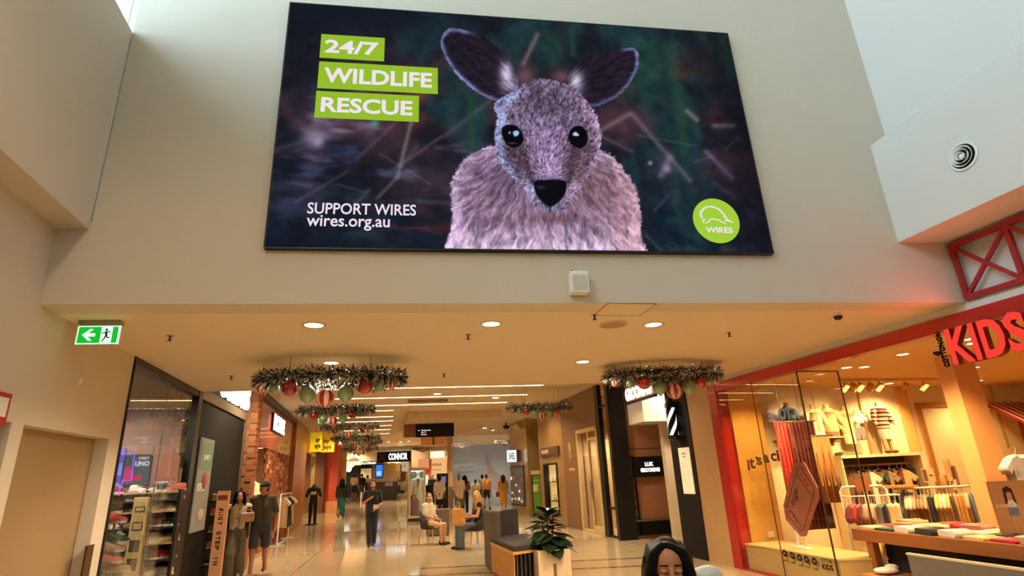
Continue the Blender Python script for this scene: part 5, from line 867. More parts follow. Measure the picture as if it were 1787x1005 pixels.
p0, p1 = FR.hit(1184, 782, .03), FR.hit(1213, 862, .03); t = thing('price_poster', 'tall lit white price list poster on black pier', 'poster', FR.w(p0[0], .02, 0), FR.rz + math.pi); w_ = p0[0] - p1[0]; B(-.01, w_, -.02, 0, p1[1], p0[1]).build('sheet', M('poster_white', (246, 226, 184), .5, var=.01, emit=.55), t); link('lettering', fit_text('PRICE', w_ * .45, .035, .001, .03), INK, t, (w_ * .3, -.021, p0[1] - .13)); link('lettering', fit_text('LIST', w_ * .35, .035, .001, .03), INK, t, (w_ * .33, -.021, p0[1] - .19))
for k in range(7): B(w_ * .12, w_ * (.3 + .1 * (k % 2)), -.0215, -.0205, p0[1] - .3 - k * .07, p0[1] - .29 - k * .07).build('print_line', M('print_grey', (170, 150, 120), .6), t); B(w_ * .6, w_ * .72, -.0215, -.0205, p0[1] - .3 - k * .07, p0[1] - .29 - k * .07).build('print_line', M('print_grey', (170, 150, 120), .6), t)
# glazed strip, timber wall with glazed door
sA = FR.hit(1063, 800)[0]; sB = FR.hit(1049, 760)[0]
fr('wall_barber_edge', sB, sB + .25, -.1, .02, 0, 3.95, mat=BLACK); w = thing('window_5', 'narrow dark framed side window of barber shop', 'window', FR.w(0, 0, 0), FR.rz, kind='structure'); B(sA - .3, sB, -.05, -.04, .05, 3.9).build('pane', GLASS, w); B(sA - .3, sB, -.08, -.01, .68, .74).build('transom', BLACK, w); B(sA - .3, sB, -.08, -.01, 3.3, 3.36).build('transom', BLACK, w); B(sA - .3, sB, -.08, -.01, .0, .06).build('transom', BLACK, w); fr('wall_barber_inside', sA - .3, sB + .3, -1.3, -1.2, 0, 3.95, mat=TAUPE)
WOODR = M('walnut_veneer', (116, 84, 52), .45, var=.07, scale=3, stretch=(5, 5, .5))
sW1 = FR.hit(983, 800)[0]; dA, dB = FR.hit(1063, 830)[0], FR.hit(1012, 830)[0]; dz = FR.hit(1040, 743)[1]; sW0 = sB + .25
fr('wall_wood_near', sW0, dA + .0 if dA > sW0 else sW0 + .01, -.2, .0, 0, 3.95, mat=WOODR); fr('wall_wood', dB, sW1, -.2, .0, 0, 3.95, mat=WOODR); fr('wall_wood_head', max(dA, sW0), dB, -.2, .0, dz, 3.95, mat=WOODR)
dA = max(dA, sW0)
t = thing('door_3', 'pale framed sliding glass door in walnut wall', 'door', FR.w(0, 0, 0), FR.rz, kind='structure'); PF = M('pale_door_frame', (208, 180, 130), .4)
for x0, x1, z0, z1 in [(dA, dA + .1, 0, dz), (dB - .1, dB, 0, dz), (dA, dB, dz - .1, dz), (dA, dB, 0, .06)]: B(x0, x1, -.1, .04, z0, z1).build('frame', PF, t)
mid = (dA + dB) / 2
for x0, x1, z0, z1 in [(mid - .06, mid + .02, .06, dz - .1), (dA + .1, dA + .18, .06, dz - .3), (dA + .1, mid, dz - .36, dz - .28), (dA + .1, mid, .06, .2)]: B(x0, x1, -.06, .0, z0, z1).build('leaf_frame', PF, t)
B(dA + .18, mid - .06, -.035, -.025, .2, dz - .36).build('pane', GLASS, t); B(mid + .02, dB - .1, -.035, -.025, .06, dz - .1).build('pane', GLASS, t); MB().cyl((mid - .1, .03, .9), (mid - .1, .03, 1.4), .018).build('handle', CHROME, t)
fr('wall_room_end', dB + .2, dB + .3, -2.3, -.21, 0, 3.95, mat=M('room_beige', (196, 164, 112), .6)); fr('wall_room_back', dA - .3, dB + .3, -2.3, -2.2, 0, 3.95, mat=M('room_beige', (196, 164, 112), .6)); light('room_fill', 'SPOT', FR.w((dA + dB) / 2, -1.2, 2.9), 75, WARM, .1, spot=160, target=FR.w((dA + dB) / 2, -1.2, 0))  # fill light without a fixture, added to brighten the room behind the door
q = FR.w((dA * .7 + dB * .3), -1.4, 0); t = thing('striped_armchair', 'striped armchair inside the glazed walnut door', 'armchair', q, FR.rz); ST = patt('chair_stripe', (50, 40, 34), (210, 180, 130), 22); B(-.35, .35, -.35, .35, .15, .5).build('seat', ST, t, bevel=.04); B(-.35, -.2, -.35, .35, .5, 1.1).build('backrest', ST, t, bevel=.04); [B(x, x + .05, y, y + .05, .004, .15).build('leg', BLACK, t) for x in (-.33, .28) for y in (-.33, .28)]
q = FR.hit(996, 800); t = thing('wall_emblem', 'pale looping flower emblem with small letters on walnut wall', 'emblem', FR.w(q[0], .0, 0), FR.rz); EM = M('emblem_pale', (222, 180, 120), .5)
MB().tube([(.06, .01, 2.3), (.1, .01, 2.45), (.04, .01, 2.55), (.0, .01, 2.42), (.05, .01, 2.2), (.02, .01, 2.05), (.09, .01, 1.95)], .018, 6).build('stem_loop', EM, t); MB().tube([(-.1, .01, 2.35), (-.06, .01, 2.5), (0, .01, 2.52), (-.08, .01, 2.3), (-.14, .01, 2.2), (-.12, .01, 2.05), (-.05, .01, 2.15)], .022, 6).build('petal_loop', EM, t); link('lettering', fit_text('AVANT SKIN', .55, .09, .004, .03), EM, t, (.22, .003, 1.68), math.pi)
# ================================================================ jeweller and bronze pier
BRZ = M('bronze_mirror', (178, 148, 96), .2, .4, var=.03); BRL = M('bronze_panel', (170, 132, 80), .3, .4, var=.03)
sj0 = sW1; sj1 = FR.hit(944, 850)[0]
J = lambda x, y: FR.hit(x, y)
zt_, zb_j = J(962, 808)[1], J(962, 893)[1]; xa, xb = J(975, 850)[0], J(951, 850)[0]
fr('wall_jewel_near', sj0, xa, -.2, .0, 0, 3.95, mat=BRL); fr('wall_jewel_far', xb, sj1, -.2, .0, 0, 3.95, mat=BRL); fr('wall_jewel_top', xa, xb, -.2, .0, zt_, 3.95, mat=BRL); fr('wall_jewel_base', xa, xb, -.2, .0, 0, zb_j, mat=BRL)
w = thing('window_6', 'lit jeweller display window with dark frame', 'window', FR.w(0, 0, 0), FR.rz, kind='structure')
for x0, x1, z0, z1 in [(xa, xa + .1, zb_j, zt_), (xb - .1, xb, zb_j, zt_), (xa, xb, zt_ - .06, zt_), (xa, xb, zb_j, zb_j + .06)]: B(x0, x1, -.15, .03, z0, z1).build('frame', BLACK, w)
B(xa + .1, xb - .1, -.06, -.05, zb_j, zt_).build('pane', GLASS, w); fr('wall_jewel_end', xb, xb + .1, -.62, -.2, 0, 3.95, mat=M('niche_cream_glow', (240, 214, 140), .6, emit=.7)); fr('wall_jewel_niche', xa, xb, -.62, -.52, 0, 3.95, mat=M('niche_cream_glow', (240, 214, 140), .6, emit=.7)); light('niche_lamp', 'SPOT', FR.w((xa + xb) / 2, -.3, zt_ - .1), 12, (1, .85, .5), .05, spot=150, target=FR.w((xa + xb) / 2, -.3, 0))  # niche walls emit, their brightness is put into the material
GOLD = M('gold', (230, 180, 80), .25, .9)
for k in range(5):
    x = xa + .2 + (xb - xa - .4) * k / 4
    for r, z in ((0, zb_j + .35), (1, zb_j + 1.0)):
        t = thing('jewel_bust', 'small cream necklace bust, %s on the %s jeweller shelf' % (ORD[k], ['lower', 'upper'][r]), 'display bust', FR.w(x, -.3, z), FR.rz, 'necklace busts'); MB().lathe([(.07, 0), (.08, .03), (.06, .12), (.03, .18), (.03, .24), (.001, .25)], n=10, sy=.6).build('bust', M('bust_cream', (246, 226, 170), .5), t); ring(.045, .055, -.01, .01, 12).build('necklace', GOLD, t, (0, 0, .14)); B(-.09, .09, -.09, .09, -.01, .0).build('foot', GOLD, t)
t = thing('jewel_shelves', 'two glass jewellery shelves in lit window niche', 'shelf', FR.w(0, -.3, 0), FR.rz); [B(xa + .02, xb - .02, -.2, .12, z - .03, z - .011).build('shelf', GOLD, t) for z in (zb_j + .35, zb_j + 1.0)]; B(xa + .02, xa + .04, .1, .12, zb_j, zb_j + 1.0).build('support', GOLD, t)
p0, p1 = J(977, 785), J(946, 790); t = thing('name_plate', 'long dark projecting name plate above jeweller window', 'shop sign', FR.w(0, .02, 0), FR.rz); B(p0[0], p1[0], .0, .06, p0[1] - .16, p0[1] + .14).build('plate', M('plate_dark', (74, 54, 38), .4), t); link('lettering', fit_text('PROUDS', .9, .14, .004, .03), EM, t, (p1[0] - .2, .061, p0[1] - .06), math.pi)
# bronze pier: front face and corridor face
c0 = onZ(917, 730, 3.95); c1 = onZ(943, 730, 3.95); c2 = onZ(888, 741, 3.95); d_ = np.array(c2[:2]) - np.array(c0[:2])
pier = MB().prism([tuple(c0[:2]), tuple(c1[:2]), (c1[0] + d_[0] + .8, c1[1] + d_[1]), tuple(c2[:2])], 0, 3.95); struct('wall_bronze_pier', pier, BRZ); struct('trim_pier_edge', B(c1[0], c1[0] + .08, c1[1] - .03, c1[1], 0, 3.95), BLACK)
struct('wall_bronze_back', B(c1[0], 6.5, c1[1], c1[1] + .2, 0, 3.95), BRL)
FP = Frame(c0[0], c0[1], d_[0], d_[1]); P_ = lambda x, y: FP.hit(x, y)
a, b = P_(916, 850), P_(892, 850); zt2, zb2 = P_(905, 815)[1], P_(905, 880)[1]
t = thing('jewel_vitrine', 'glittering jewellery vitrine window in bronze pier', 'display window', FP.w(0, .0, 0), FP.rz); B(a[0], b[0], .0, .04, zb2 - .05, zb2).build('frame', BLACK, t); B(a[0], b[0], .0, .04, zt2, zt2 + .05).build('frame', BLACK, t); B(a[0], a[0] + .06, .0, .04, zb2, zt2).build('frame', BLACK, t); B(a[0], b[0], .005, .02, zb2, zt2).build('back', M('vitrine_back', (96, 96, 100), .3, var=.3, scale=3, emit=.12), t)
for k in range(16):
    u_, v_ = random.random(), random.random() ** 1.6; MB().ball((a[0] + .15 + (b[0] - a[0] - .3) * u_, .05, zb2 + .06 + (zt2 - zb2 - .3) * v_), random.uniform(.05, .09), 6, (1, .4, 1)).build('jewel', glow('jewel_glow', (255, 226, 170), 1.0) if k % 2 else GOLD, t)
p0 = P_(905, 797); t = thing('jeweller_sign', 'small white lit box sign on bronze pier', 'shop sign', (*onY(893, 797, c0[1] + 1.2)[:2], onY(893, 806, c0[1] + 1.2)[2])); sz = onY(901, 797, c0[1] + 1.2)[0] - onY(885, 797, c0[1] + 1.2)[0]; B(-sz / 2, sz / 2, -.06, .06, 0, .5).build('box', glow('sign_cool', (226, 246, 246), 1.3), t); link('lettering', fit_text('SHIEL', sz * .7, .3, .004, .03), M('sign_grey', (120, 140, 140), .5), t, (-sz * .35, -.061, .1)); B(sz / 2, sz / 2 + .8, -.08, .08, -.02, .5).build('bracket', M('plate_dark', (74, 54, 38), .4), t)
q = onY(937, 890, c0[1] - .6); q0, q1 = onY(929, 860, c0[1] - .6), onY(945, 860, c0[1] - .6); t = thing('green_poster', 'tall green poster panel in black frame beside bronze pier', 'poster', (q0[0], c0[1] - .6, 0)); w_ = q1[0] - q0[0]; zt2 = onY(937, 828, c0[1] - .6)[2]; B(0, w_, 0, .06, .05, zt2).build('frame', BLACK, t); B(.04, w_ - .03, -.01, 0, .1, zt2 - .04).build('sheet', M('poster_green', (88, 122, 30), .5, emit=.12), t); B(-.02, w_ + .02, -.02, .08, zt2, zt2 + .16).build('header', PF, t); B(w_ * .1, w_ * .6, -.03, -.011, .95, 1.2).build('notice', PF, t); B(-.05, w_ + .05, -.15, .2, .003, .05).build('base', BLACK, t)
for k in range(3): B(w_ * .2, w_ * .8, -.012, -.0105, zt2 - .25 - k * .16, zt2 - .22 - k * .16).build('print_line', M('print_lime', (160, 190, 90), .5, emit=.1), t)
# ================================================================ far end
YH = 34.0
a = onY(789, 820, YH); b = onY(895, 820, YH); zt2 = onY(840, 775, YH)[2]
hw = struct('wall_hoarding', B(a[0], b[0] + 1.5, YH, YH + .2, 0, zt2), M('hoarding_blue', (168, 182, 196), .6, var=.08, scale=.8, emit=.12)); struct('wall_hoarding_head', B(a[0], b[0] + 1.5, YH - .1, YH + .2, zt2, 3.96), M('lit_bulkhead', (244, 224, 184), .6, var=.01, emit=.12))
pf = lambda x, y: onY(x, y, YH - .03)
fig = [pf(*p) for p in [(846, 795), (850, 793), (856, 808), (864, 822), (874, 828), (880, 850), (862, 856), (848, 838), (850, 815)]]; MB().prism([(p[0], p[2]) for p in fig], YH - .006, YH - .001, 'y').build('mural_figure', M('mural_pink', (166, 158, 168), .6, var=.1, scale=3, emit=.08), hw)
p = pf(800, 826); link('mural_lettering', fit_text('REACH BEYOND', .85, .1, .003, .02), M('mural_grey', (134, 138, 148), .6), hw, (p[0], YH - .002, p[2])); p = pf(802, 818); link('mural_lettering', fit_text('OPENING SOON', .8, .13, .003, .02), M('mural_grey', (134, 138, 148), .6), hw, (p[0], YH - .002, p[2]))
x0, x1 = onY(780, 820, 33.6)[0], onY(790, 820, 33.6)[0]; struct('wall_far_pier', B(x0, x1, 33.4, 34.2, 0, 3.96), M('pier_tan', (186, 148, 100), .5)); struct('trim_pier_base', B(x0 - .02, x1 + .02, 33.36, 34.2, 0, 1.15), M('pier_base', (110, 84, 60), .5))
# running shoe shop
YK = 38.0; f = lambda x, y: onY(x, y, YK); x0, x1, x2, x3 = f(718, 800)[0], f(730, 800)[0], f(783, 800)[0], f(790, 800)[0]; zo = f(756, 800)[2]
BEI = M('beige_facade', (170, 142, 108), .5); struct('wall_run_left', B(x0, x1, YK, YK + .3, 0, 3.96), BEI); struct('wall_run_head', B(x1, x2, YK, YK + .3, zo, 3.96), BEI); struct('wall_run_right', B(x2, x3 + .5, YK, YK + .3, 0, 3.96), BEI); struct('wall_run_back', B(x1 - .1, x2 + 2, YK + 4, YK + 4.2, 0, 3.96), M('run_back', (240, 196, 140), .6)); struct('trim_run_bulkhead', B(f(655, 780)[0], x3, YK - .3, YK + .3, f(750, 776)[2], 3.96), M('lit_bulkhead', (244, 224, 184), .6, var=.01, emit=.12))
t = thing('run_shop_sign', 'glowing cream rounded sign HOKA over orange lit shop', 'shop sign', (f(752, 797)[0], YK - .05, f(752, 799)[2])); w_ = f(776, 792)[0] - f(752, 792)[0]; link('lettering', fit_text('HOKA', w_, .38, .05, .06), glow('sign_cream', (255, 240, 200), 1.8), t, (0, 0, 0)); B(-.05, w_ + .05, .0, .04, -.05, .43).build('backing', M('sign_back', (236, 216, 170), .5, emit=.4), t)
ORG = glow('panel_orange', (255, 190, 120), .9); ORP = glow('panel_peach', (255, 160, 110), .8)
a0, a1 = f(753, 840)[0], f(780, 840)[0]; t = thing('run_lightbox', 'bright orange light box wall with HOKA lettering and shoe list', 'light box', (0, YK + .6, 0)); B(a0, a1 + .6, 0, .1, .1, zo + .3).build('face', ORG, t); p = f(754, 813); link('lettering', fit_text('HOKA', .62, .17, .004, .03), M('print_brown', (150, 90, 40), .6), t, (p[0], -.002, p[2])); p = f(754, 821); link('lettering', fit_text('FLY HIGH', .55, .1, .004, .02), M('print_brown', (150, 90, 40), .6), t, (p[0], -.002, p[2])); B(a0 - .1, a0, -.02, .1, 0, zo + .3).build('frame', M('copper_frame', (200, 130, 80), .4), t)
a0, a1 = f(731, 840)[0], f(748, 840)[0]; t = thing('peach_lightbox', 'peach light box with glowing shelf at running shop entrance', 'light box', (0, YK + 1.2, 0)); B(a0 - .3, a1, 0, .1, .1, zo + .3).build('face', ORP, t); [MB().ball((f(743, y)[0], -.1, f(743, y)[2]), .16, 8).build('lamp', glow('globe_cream', (255, 236, 190), 1.5), t) for y in (833, 841)]; MB().ball((f(745, 822)[0], -.08, f(745, 822)[2]), .13, 8, (1, .4, 1.6)).build('red_print', M('print_red', (210, 60, 50), .6, emit=.3), t)
light('run_light', 'SPOT', (f(755, 800)[0], YK - .5, 2.9), 50, (1, .75, .45), .1, spot=150, target=(f(755, 800)[0], YK - 3, 0))
x0, x1 = onY(736, 860, 35.5)[0], onY(752, 860, 35.5)[0]; t = thing('dark_planter', 'low dark counter before the running shop', 'counter', (0, 35.5, 0)); B(x0, x1, 0, .5, .003, onY(744, 848, 35.5)[2]).build('body', BLACKM, t); B(x0 - .03, x1 + .03, -.03, .53, onY(744, 848, 35.5)[2], onY(744, 847, 35.5)[2]).build('top', BLACK, t)
# advert totem
YT = 29.5; x0, x1 = onY(762, 850, YT)[0], onY(783, 850, YT)[0]; zt2 = onY(772, 826, YT)[2]; t = thing('ad_kiosk', 'black upright advert kiosk with small bright screen', 'kiosk', (0, YT, 0)); B(x0, x1, 0, .15, .04, zt2).build('case', M('kiosk_black', (40, 26, 22), .3), t); B(x0 - .05, x1 + .05, -.1, .25, .003, .04).build('base', CHROME, t); p0, p1 = onY(765, 843, YT), onY(778, 831, YT); B(p0[0], p1[0], -.01, -.001, p0[2], p1[2]).build('screen', glow('kiosk_screen', (140, 120, 160), .8), t); B(x1 - .03, x1, -.02, .0, .04, zt2).build('edge', CHROME, t)
# menswear shop
YC = 48.0; f = lambda x, y: onY(x, y, YC); zc = fz(f(690, 850)[0], YC)
x0, x1 = f(640, 820)[0], f(718, 820)[0]; zf_, zt2 = f(685, 806)[2], f(685, 788)[2]
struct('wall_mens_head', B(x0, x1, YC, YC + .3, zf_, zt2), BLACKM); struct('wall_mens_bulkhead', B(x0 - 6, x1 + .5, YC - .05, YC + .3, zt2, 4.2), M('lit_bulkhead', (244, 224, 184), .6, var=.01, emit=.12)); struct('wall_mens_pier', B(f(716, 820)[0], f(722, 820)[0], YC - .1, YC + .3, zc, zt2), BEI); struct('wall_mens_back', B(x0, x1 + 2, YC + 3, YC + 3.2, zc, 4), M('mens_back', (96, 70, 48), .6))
t = thing('mens_sign', 'white lit CONNOR lettering on black shop fascia', 'shop sign', (f(678, 803)[0], YC, f(678, 803)[2])); link('lettering', fit_text('CONNOR', f(711, 800)[0] - f(678, 800)[0], f(690, 791)[2] - f(690, 803)[2], .05, .04), glow('sign_pure', (255, 255, 250), 1.6), t)
t = thing('dim_lettering', 'unlit grey lettering beside the white CONNOR sign', 'shop sign', (f(660, 804)[0], YC, f(660, 804)[2])); link('lettering', fit_text('2ND', f(674, 800)[0] - f(660, 800)[0], .55, .04, .02), M('dim_grey', (120, 104, 86), .5), t)
light('mens_fill', 'SPOT', (f(690, 800)[0], YC + 1.2, 3.6), 160, (1, .82, .5), .12, spot=160, target=(f(690, 800)[0], YC + 1.6, 0))  # added fill light, no fixture modelled
for k, (x, y, c, kd, L) in enumerate([(675, 806, 'cream', 'dress', 1.5), (686, 806, 'yellow', 'tee', .8), (693, 806, 'cream', 'tee', .8), (700, 806, 'navy', 'tee', .8), (685, 822, 'cream', 'tee', .8), (693, 821, 'yellow', 'tee', .8), (702, 822, 'brown', 'tee', .8), (705, 838, 'white', 'tee', .8), (700, 846, 'grey', 'tee', .8)]):
    p = onY(x, y, YC + 1.0 + .1 * k); garment('shop_shirt', '%s shirt shown inside the menswear shop, %s of the display' % (c, ORD[k]), 'garment', kd, .6, L, (p[0], p[1], p[2]), .1, FB[c], 'shirts in the menswear shop', .1)
p = f(706, 812); t = thing('menswear_card', 'white square card in the menswear window', 'sign card', (p[0], YC + .3, p[2])); B(-.25, .3, 0, .03, -.45, .4).build('card', M('card_lit', (240, 220, 180), .5, emit=.4), t); B(-.1, .1, -.005, 0, 0, .04).build('print_line', INK, t); B(-.1, .1, -.005, 0, -.12, -.08).build('print_line', INK, t); MB().cyl((0, .02, .4), (0, .02, 1.0), .01).build('hanger', CHROME, t)
# far-left black shops
YD = 44.0; f = lambda x, y: onY(x, y, YD); zd = fz(-8, YD)
x0, x1 = f(588, 830)[0], f(644, 830)[0]; struct('wall_dark_shop', B(x0 - 3, x1, YD + 1.5, YD + 1.7, zd, 4.2), M('dark_shop', (36, 28, 24), .5)); struct('wall_dark_shop_head', B(x0 - 3, f(655, 800)[0], YD + 1.0, YD + 1.3, f(620, 811)[2], 4.2), M('cream_bulkhead', (226, 196, 150), .6, emit=.08)); light('dark_shop_fill', 'SPOT', (f(615, 800)[0], YD + .3, 3.8), 60, WARM, .12, spot=160, target=(f(615, 800)[0], YD + .5, 0))  # the spot is an added fill light with no fixture
t = thing('white_logo', 'glowing white abstract logo on dark far-left shop', 'shop sign', (f(604, 818)[0], YD + 1.4, f(604, 818)[2])); mb = MB(); [mb.ball((x, 0, z), r, 8, (1, .2, 1)) for x, z, r in ((0, 0, .22), (.2, .3, .2), (-.15, .4, .24), (.1, .6, .2))]; mb.build('blob', glow('logo_white', (255, 250, 236), 1.3), t); B(-.3, .3, .05, .09, -.2, .8).build('backing', BLACKM, t)
t = thing('small_white_sign', 'small white word sign on dark far shopfront', 'shop sign', (f(629, 810)[0], YD + .95, f(629, 810)[2])); link('lettering', fit_text('PLATINUM', 1.0, .16, .02, .04), SGW, t); B(-.05, 1.05, .02, .06, -.05, .22).build('backing', BLACKM, t)
t = thing('lit_shop_door', 'lit glass doorway in the dark far shopfront', 'doorway', (f(625, 840)[0], YD + 1.4, zd)); B(0, .8, 0, .05, .02, 2.1).build('glass', M('door_lit', (210, 180, 130), .4, emit=.5, var=.3, scale=2), t); B(-.06, 0, -.02, .06, 0, 2.2).build('frame', BLACK, t); B(.8, .86, -.02, .06, 0, 2.2).build('frame', BLACK, t); B(-.06, .86, -.02, .06, 2.1, 2.2).build('frame', BLACK, t)
for k, px in enumerate([601, 617]):
    p = f(px, 805); t = thing('pendant_lamp', 'wide cream pendant lamp over far-left shop, %s' % ['left one', 'right one'][k], 'pendant lamp', (p[0], YD, p[2])); MB().lathe([(.42, 0), (.4, .1), (.25, .25), (.08, .32), (.05, .4)], n=16).build('shade', M('shade_cream', (240, 214, 160), .6, emit=.35), t); MB().cyl((0, 0, .4), (0, 0, 3.95 - p[2]), .012).build('cord', BLACK, t)
YQ = 40.5; f = lambda x, y: onY(x, y, YQ); zq = fz(-3, YQ); x0, x1 = f(641, 845)[0], f(692, 845)[0]; zt2 = f(668, 834)[2]
t = thing('service_kiosk', 'dark service kiosk counter with pale top in far walkway', 'kiosk', (0, YQ, zq)); B(x0, x1, 0, 1.0, .05, zt2 - zq - .25).build('body', M('kiosk_dark', (38, 30, 30), .4), t); B(x0 - .1, x1 + .05, -.08, 1.08, zt2 - zq - .25, zt2 - zq).build('top', M('kiosk_grey', (132, 116, 96), .4), t); B(x0 + .05, x1 - .05, .1, .9, .004, .05).build('plinth', BLACK, t); p = f(672, 847); B(p[0], p[0] + .5, -.02, -.001, p[2] - zq - .05, p[2] - zq + .2).build('notice', M('notice_grey', (130, 116, 100), .5), t)
p0, p1 = onY(656, 830, 43), onY(668, 811, 43); t = thing('blue_totem', 'bright blue digital advert totem behind the kiosk counter', 'screen', (0, 43, fz(-3, 43))); zl = fz(-3, 43); B(p0[0] - .05, p1[0] + .05, 0, .15, .004, p1[2] - zl + .1).build('case', BLACK, t); B(p0[0], p1[0], -.02, -.001, p0[2] - zl - .1, p1[2] - zl).build('screen', glow('screen_blue', (60, 130, 250), 1.0), t); B(p0[0] + .05, p1[0] - .1, -.03, -.021, p0[2] - zl, p0[2] - zl + .3).build('picture', glow('screen_sky', (170, 215, 255), 1.0), t)
# copper ceiling feature and wayfinding sign
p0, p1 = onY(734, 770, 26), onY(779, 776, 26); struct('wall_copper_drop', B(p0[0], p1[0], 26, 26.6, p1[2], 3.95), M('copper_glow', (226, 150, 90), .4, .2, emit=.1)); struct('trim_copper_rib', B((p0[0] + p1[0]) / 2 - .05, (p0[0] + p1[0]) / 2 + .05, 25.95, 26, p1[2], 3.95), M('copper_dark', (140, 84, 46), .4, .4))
YS = 22.5; f = lambda x, y: onY(x, y, YS); p0, p1 = f(705, 764), f(792, 738); t = thing('wayfinding_sign', 'hanging black and brown wayfinding sign with white text and arrow', 'sign', (p0[0], YS, p0[2]), .03); w_, h_ = p1[0] - p0[0], p1[2] - p0[2]
B(w_ * .23, w_, -.06, .06, 0, h_).build('panel', BLACKM, t); B(0, w_ * .23, -.055, .055, .01, h_ - .01).build('brown_end', M('sign_brown', (116, 62, 22), .4), t)
for k, (s_, wd) in enumerate([('Woolworths', .19), ('Big W', .1), ('Kmart', .11)]): link('lettering', fit_text(s_, w_ * wd, h_ * .1, .003, .04), SWHITE, t, (w_ * .34, -.061, h_ * (.46 - k * .155)))
MB().prism([(w_ * .28, h_ * .54), (w_ * .31, h_ * .54), (w_ * .31, h_ * .5), (w_ * .3, h_ * .5), (w_ * .3, h_ * .45), (w_ * .29, h_ * .45), (w_ * .29, h_ * .5), (w_ * .28, h_ * .5)], -.063, -.061, 'y').build('arrow', SWHITE, t); [MB().cyl((w_ * x, 0, h_), (w_ * x, 0, 3.96 - p0[2]), .012).build('rod', CHROME, t) for x in (.2, .8)]
# glass showcase with suited mannequin and suitcase
YG = 24.5; f = lambda x, y: onY(x, y, YG); x0, x1 = f(711, 860)[0], f(742, 860)[0]; zt2 = f(727, 816)[2]; zg = fz(x0, YG)
t = thing('showcase', 'tall lit glass showcase with pale frame in walkway', 'showcase', ((x0 + x1) / 2, YG + .35, zg), .12); w_ = (x1 - x0) / 2 * .95; h_ = zt2 - zg; FRM = M('showcase_frame', (206, 190, 156), .4)
B(-w_, w_, -.35, .35, .004, .12).build('plinth', M('plinth_maroon', (60, 30, 26), .4), t); B(-w_, w_, -.35, .35, .12, .2).build('base', FRM, t); B(-w_, w_, -.35, .35, h_ - .12, h_).build('roof', FRM, t)
for sx in (-1, 1):
    for sy in (-1, 1): B(sx * w_ - (.07 if sx > 0 else 0), sx * w_ + (.07 if sx < 0 else 0), sy * .35 - (.05 if sy > 0 else 0), sy * .35 + (.05 if sy < 0 else 0), .2, h_ - .12).build('post', FRM, t)
B(-w_ + .07, w_ - .07, -.345, -.338, .2, h_ - .12).build('pane', GLASS, t); B(-w_ + .07, w_ - .07, .3, .34, .2, h_ - .12).build('back', M('showcase_back', (110, 116, 104), .5), t); B(-w_ + .1, w_ - .1, -.25, .25, h_ - .14, h_ - .121).build('lamp', glow('case_lamp', (225, 245, 240), 3), t)
cx, cyy = (x0 + x1) / 2 + .06, YG + .4; t = thing('suit_mannequin', 'mannequin in white suit jacket inside the glass showcase', 'mannequin', (cx, cyy, zg + .2)); IV = fab('ivory', (232, 228, 210)); MB().lathe([(.2, .55), (.22, .75), (.17, 1.05), (.22, 1.35), (.2, 1.42), (.07, 1.5), (.06, 1.58)], n=16, sy=.6).build('jacket', IV, t); [MB().cap((s_ * .22, 0, 1.36), (s_ * .27, -.03, .8), .075, .06).build('sleeve', IV, t) for s_ in (-1, 1)]; [MB().cap((s_ * .09, 0, .6), (s_ * .09, 0, .08), .1, .07).build('trouser_leg', IV, t) for s_ in (-1, 1)]; MB().prism([(-.06, 1.42), (.06, 1.42), (.0, 1.0)], -.145, -.13, 'y').build('shirt_front', FB['grey'], t); MB().ball((0, 0, 1.68), .1, 10, (.85, .95, 1.15)).build('head', WHITEP, t); MB().cyl((0, 0, .003), (0, 0, .03), .2).build('stand', CHROME, t)
t = thing('suitcase', 'mauve hard-shell suitcase at the foot of the showcase', 'suitcase', ((x0 + x1) / 2 - .12, YG + .14, zg + .2)); MV = M('suitcase_mauve', (140, 100, 112), .4); B(-.2, .2, -.1, .1, .05, .66).build('shell', MV, t, bevel=.03); [B(-.2 + .07 * k, -.17 + .07 * k, -.106, -.099, .1, .6).build('rib', MV, t) for k in range(6)]; MB().tube([(-.1, 0, .66), (-.1, 0, .78), (.1, 0, .78), (.1, 0, .66)], .01, 6).build('handle', BLACK, t); [MB().cyl((x, -.06, .03), (x, .06, .03), .03).build('wheel', BLACK, t) for x in (-.15, .15)]
# ================================================================ garlands
GD = M('garland_dark', (26, 32, 28), .6, var=.2); GS = M('garland_frost', (226, 218, 208), .35, .2, var=.1)
BR = M('bauble_red', (140, 14, 26), .18, .3, coat=.5); BG = M('bauble_sage', (112, 138, 108), .3, .2, coat=.3, var=.08); BC = M('bauble_cream', (222, 176, 150), .3); FAIRY = glow('fairy_light', (255, 244, 225), 3.0)
def garland_mesh(seed, n, frost):
    r = random.Random(seed); mb = MB()
    for i in range(n):
        th = r.uniform(0, 2 * math.pi); c = Vector((.84 * math.cos(th), .34 * math.sin(th), 0)); d = Vector((r.gauss(0, 1), r.gauss(0, 1), r.gauss(0, .8))).normalized(); L = r.uniform(.05, .115); b = c + d * r.uniform(.0, .07); s = d.orthogonal().normalized() * r.uniform(.006, .012); e = b + d * L; e.z -= .02 * r.random()
        mid = b + d * L * .5; mb.add([b - s * .4, b + s * .4, mid + s, e, mid - s], [(0, 1, 2, 3, 4)])
    if not frost:
        k = 40; mb.tube([(.84 * math.cos(2 * math.pi * i / k), .34 * math.sin(2 * math.pi * i / k), 0) for i in range(k + 1)], .045, 6)
    return mb.mesh('foliage')
GM1, GM2 = garland_mesh(3, 3200, False), garland_mesh(5, 3400, True)
mbf = MB(); rr_ = random.Random(9)
for i in range(46): th = rr_.uniform(0, 6.28); mbf.ball((.84 * math.cos(th) + rr_.gauss(0, .05), .34 * math.sin(th) - .03, rr_.gauss(0, .05)), .006, 4)
GM3 = mbf.mesh('lights')
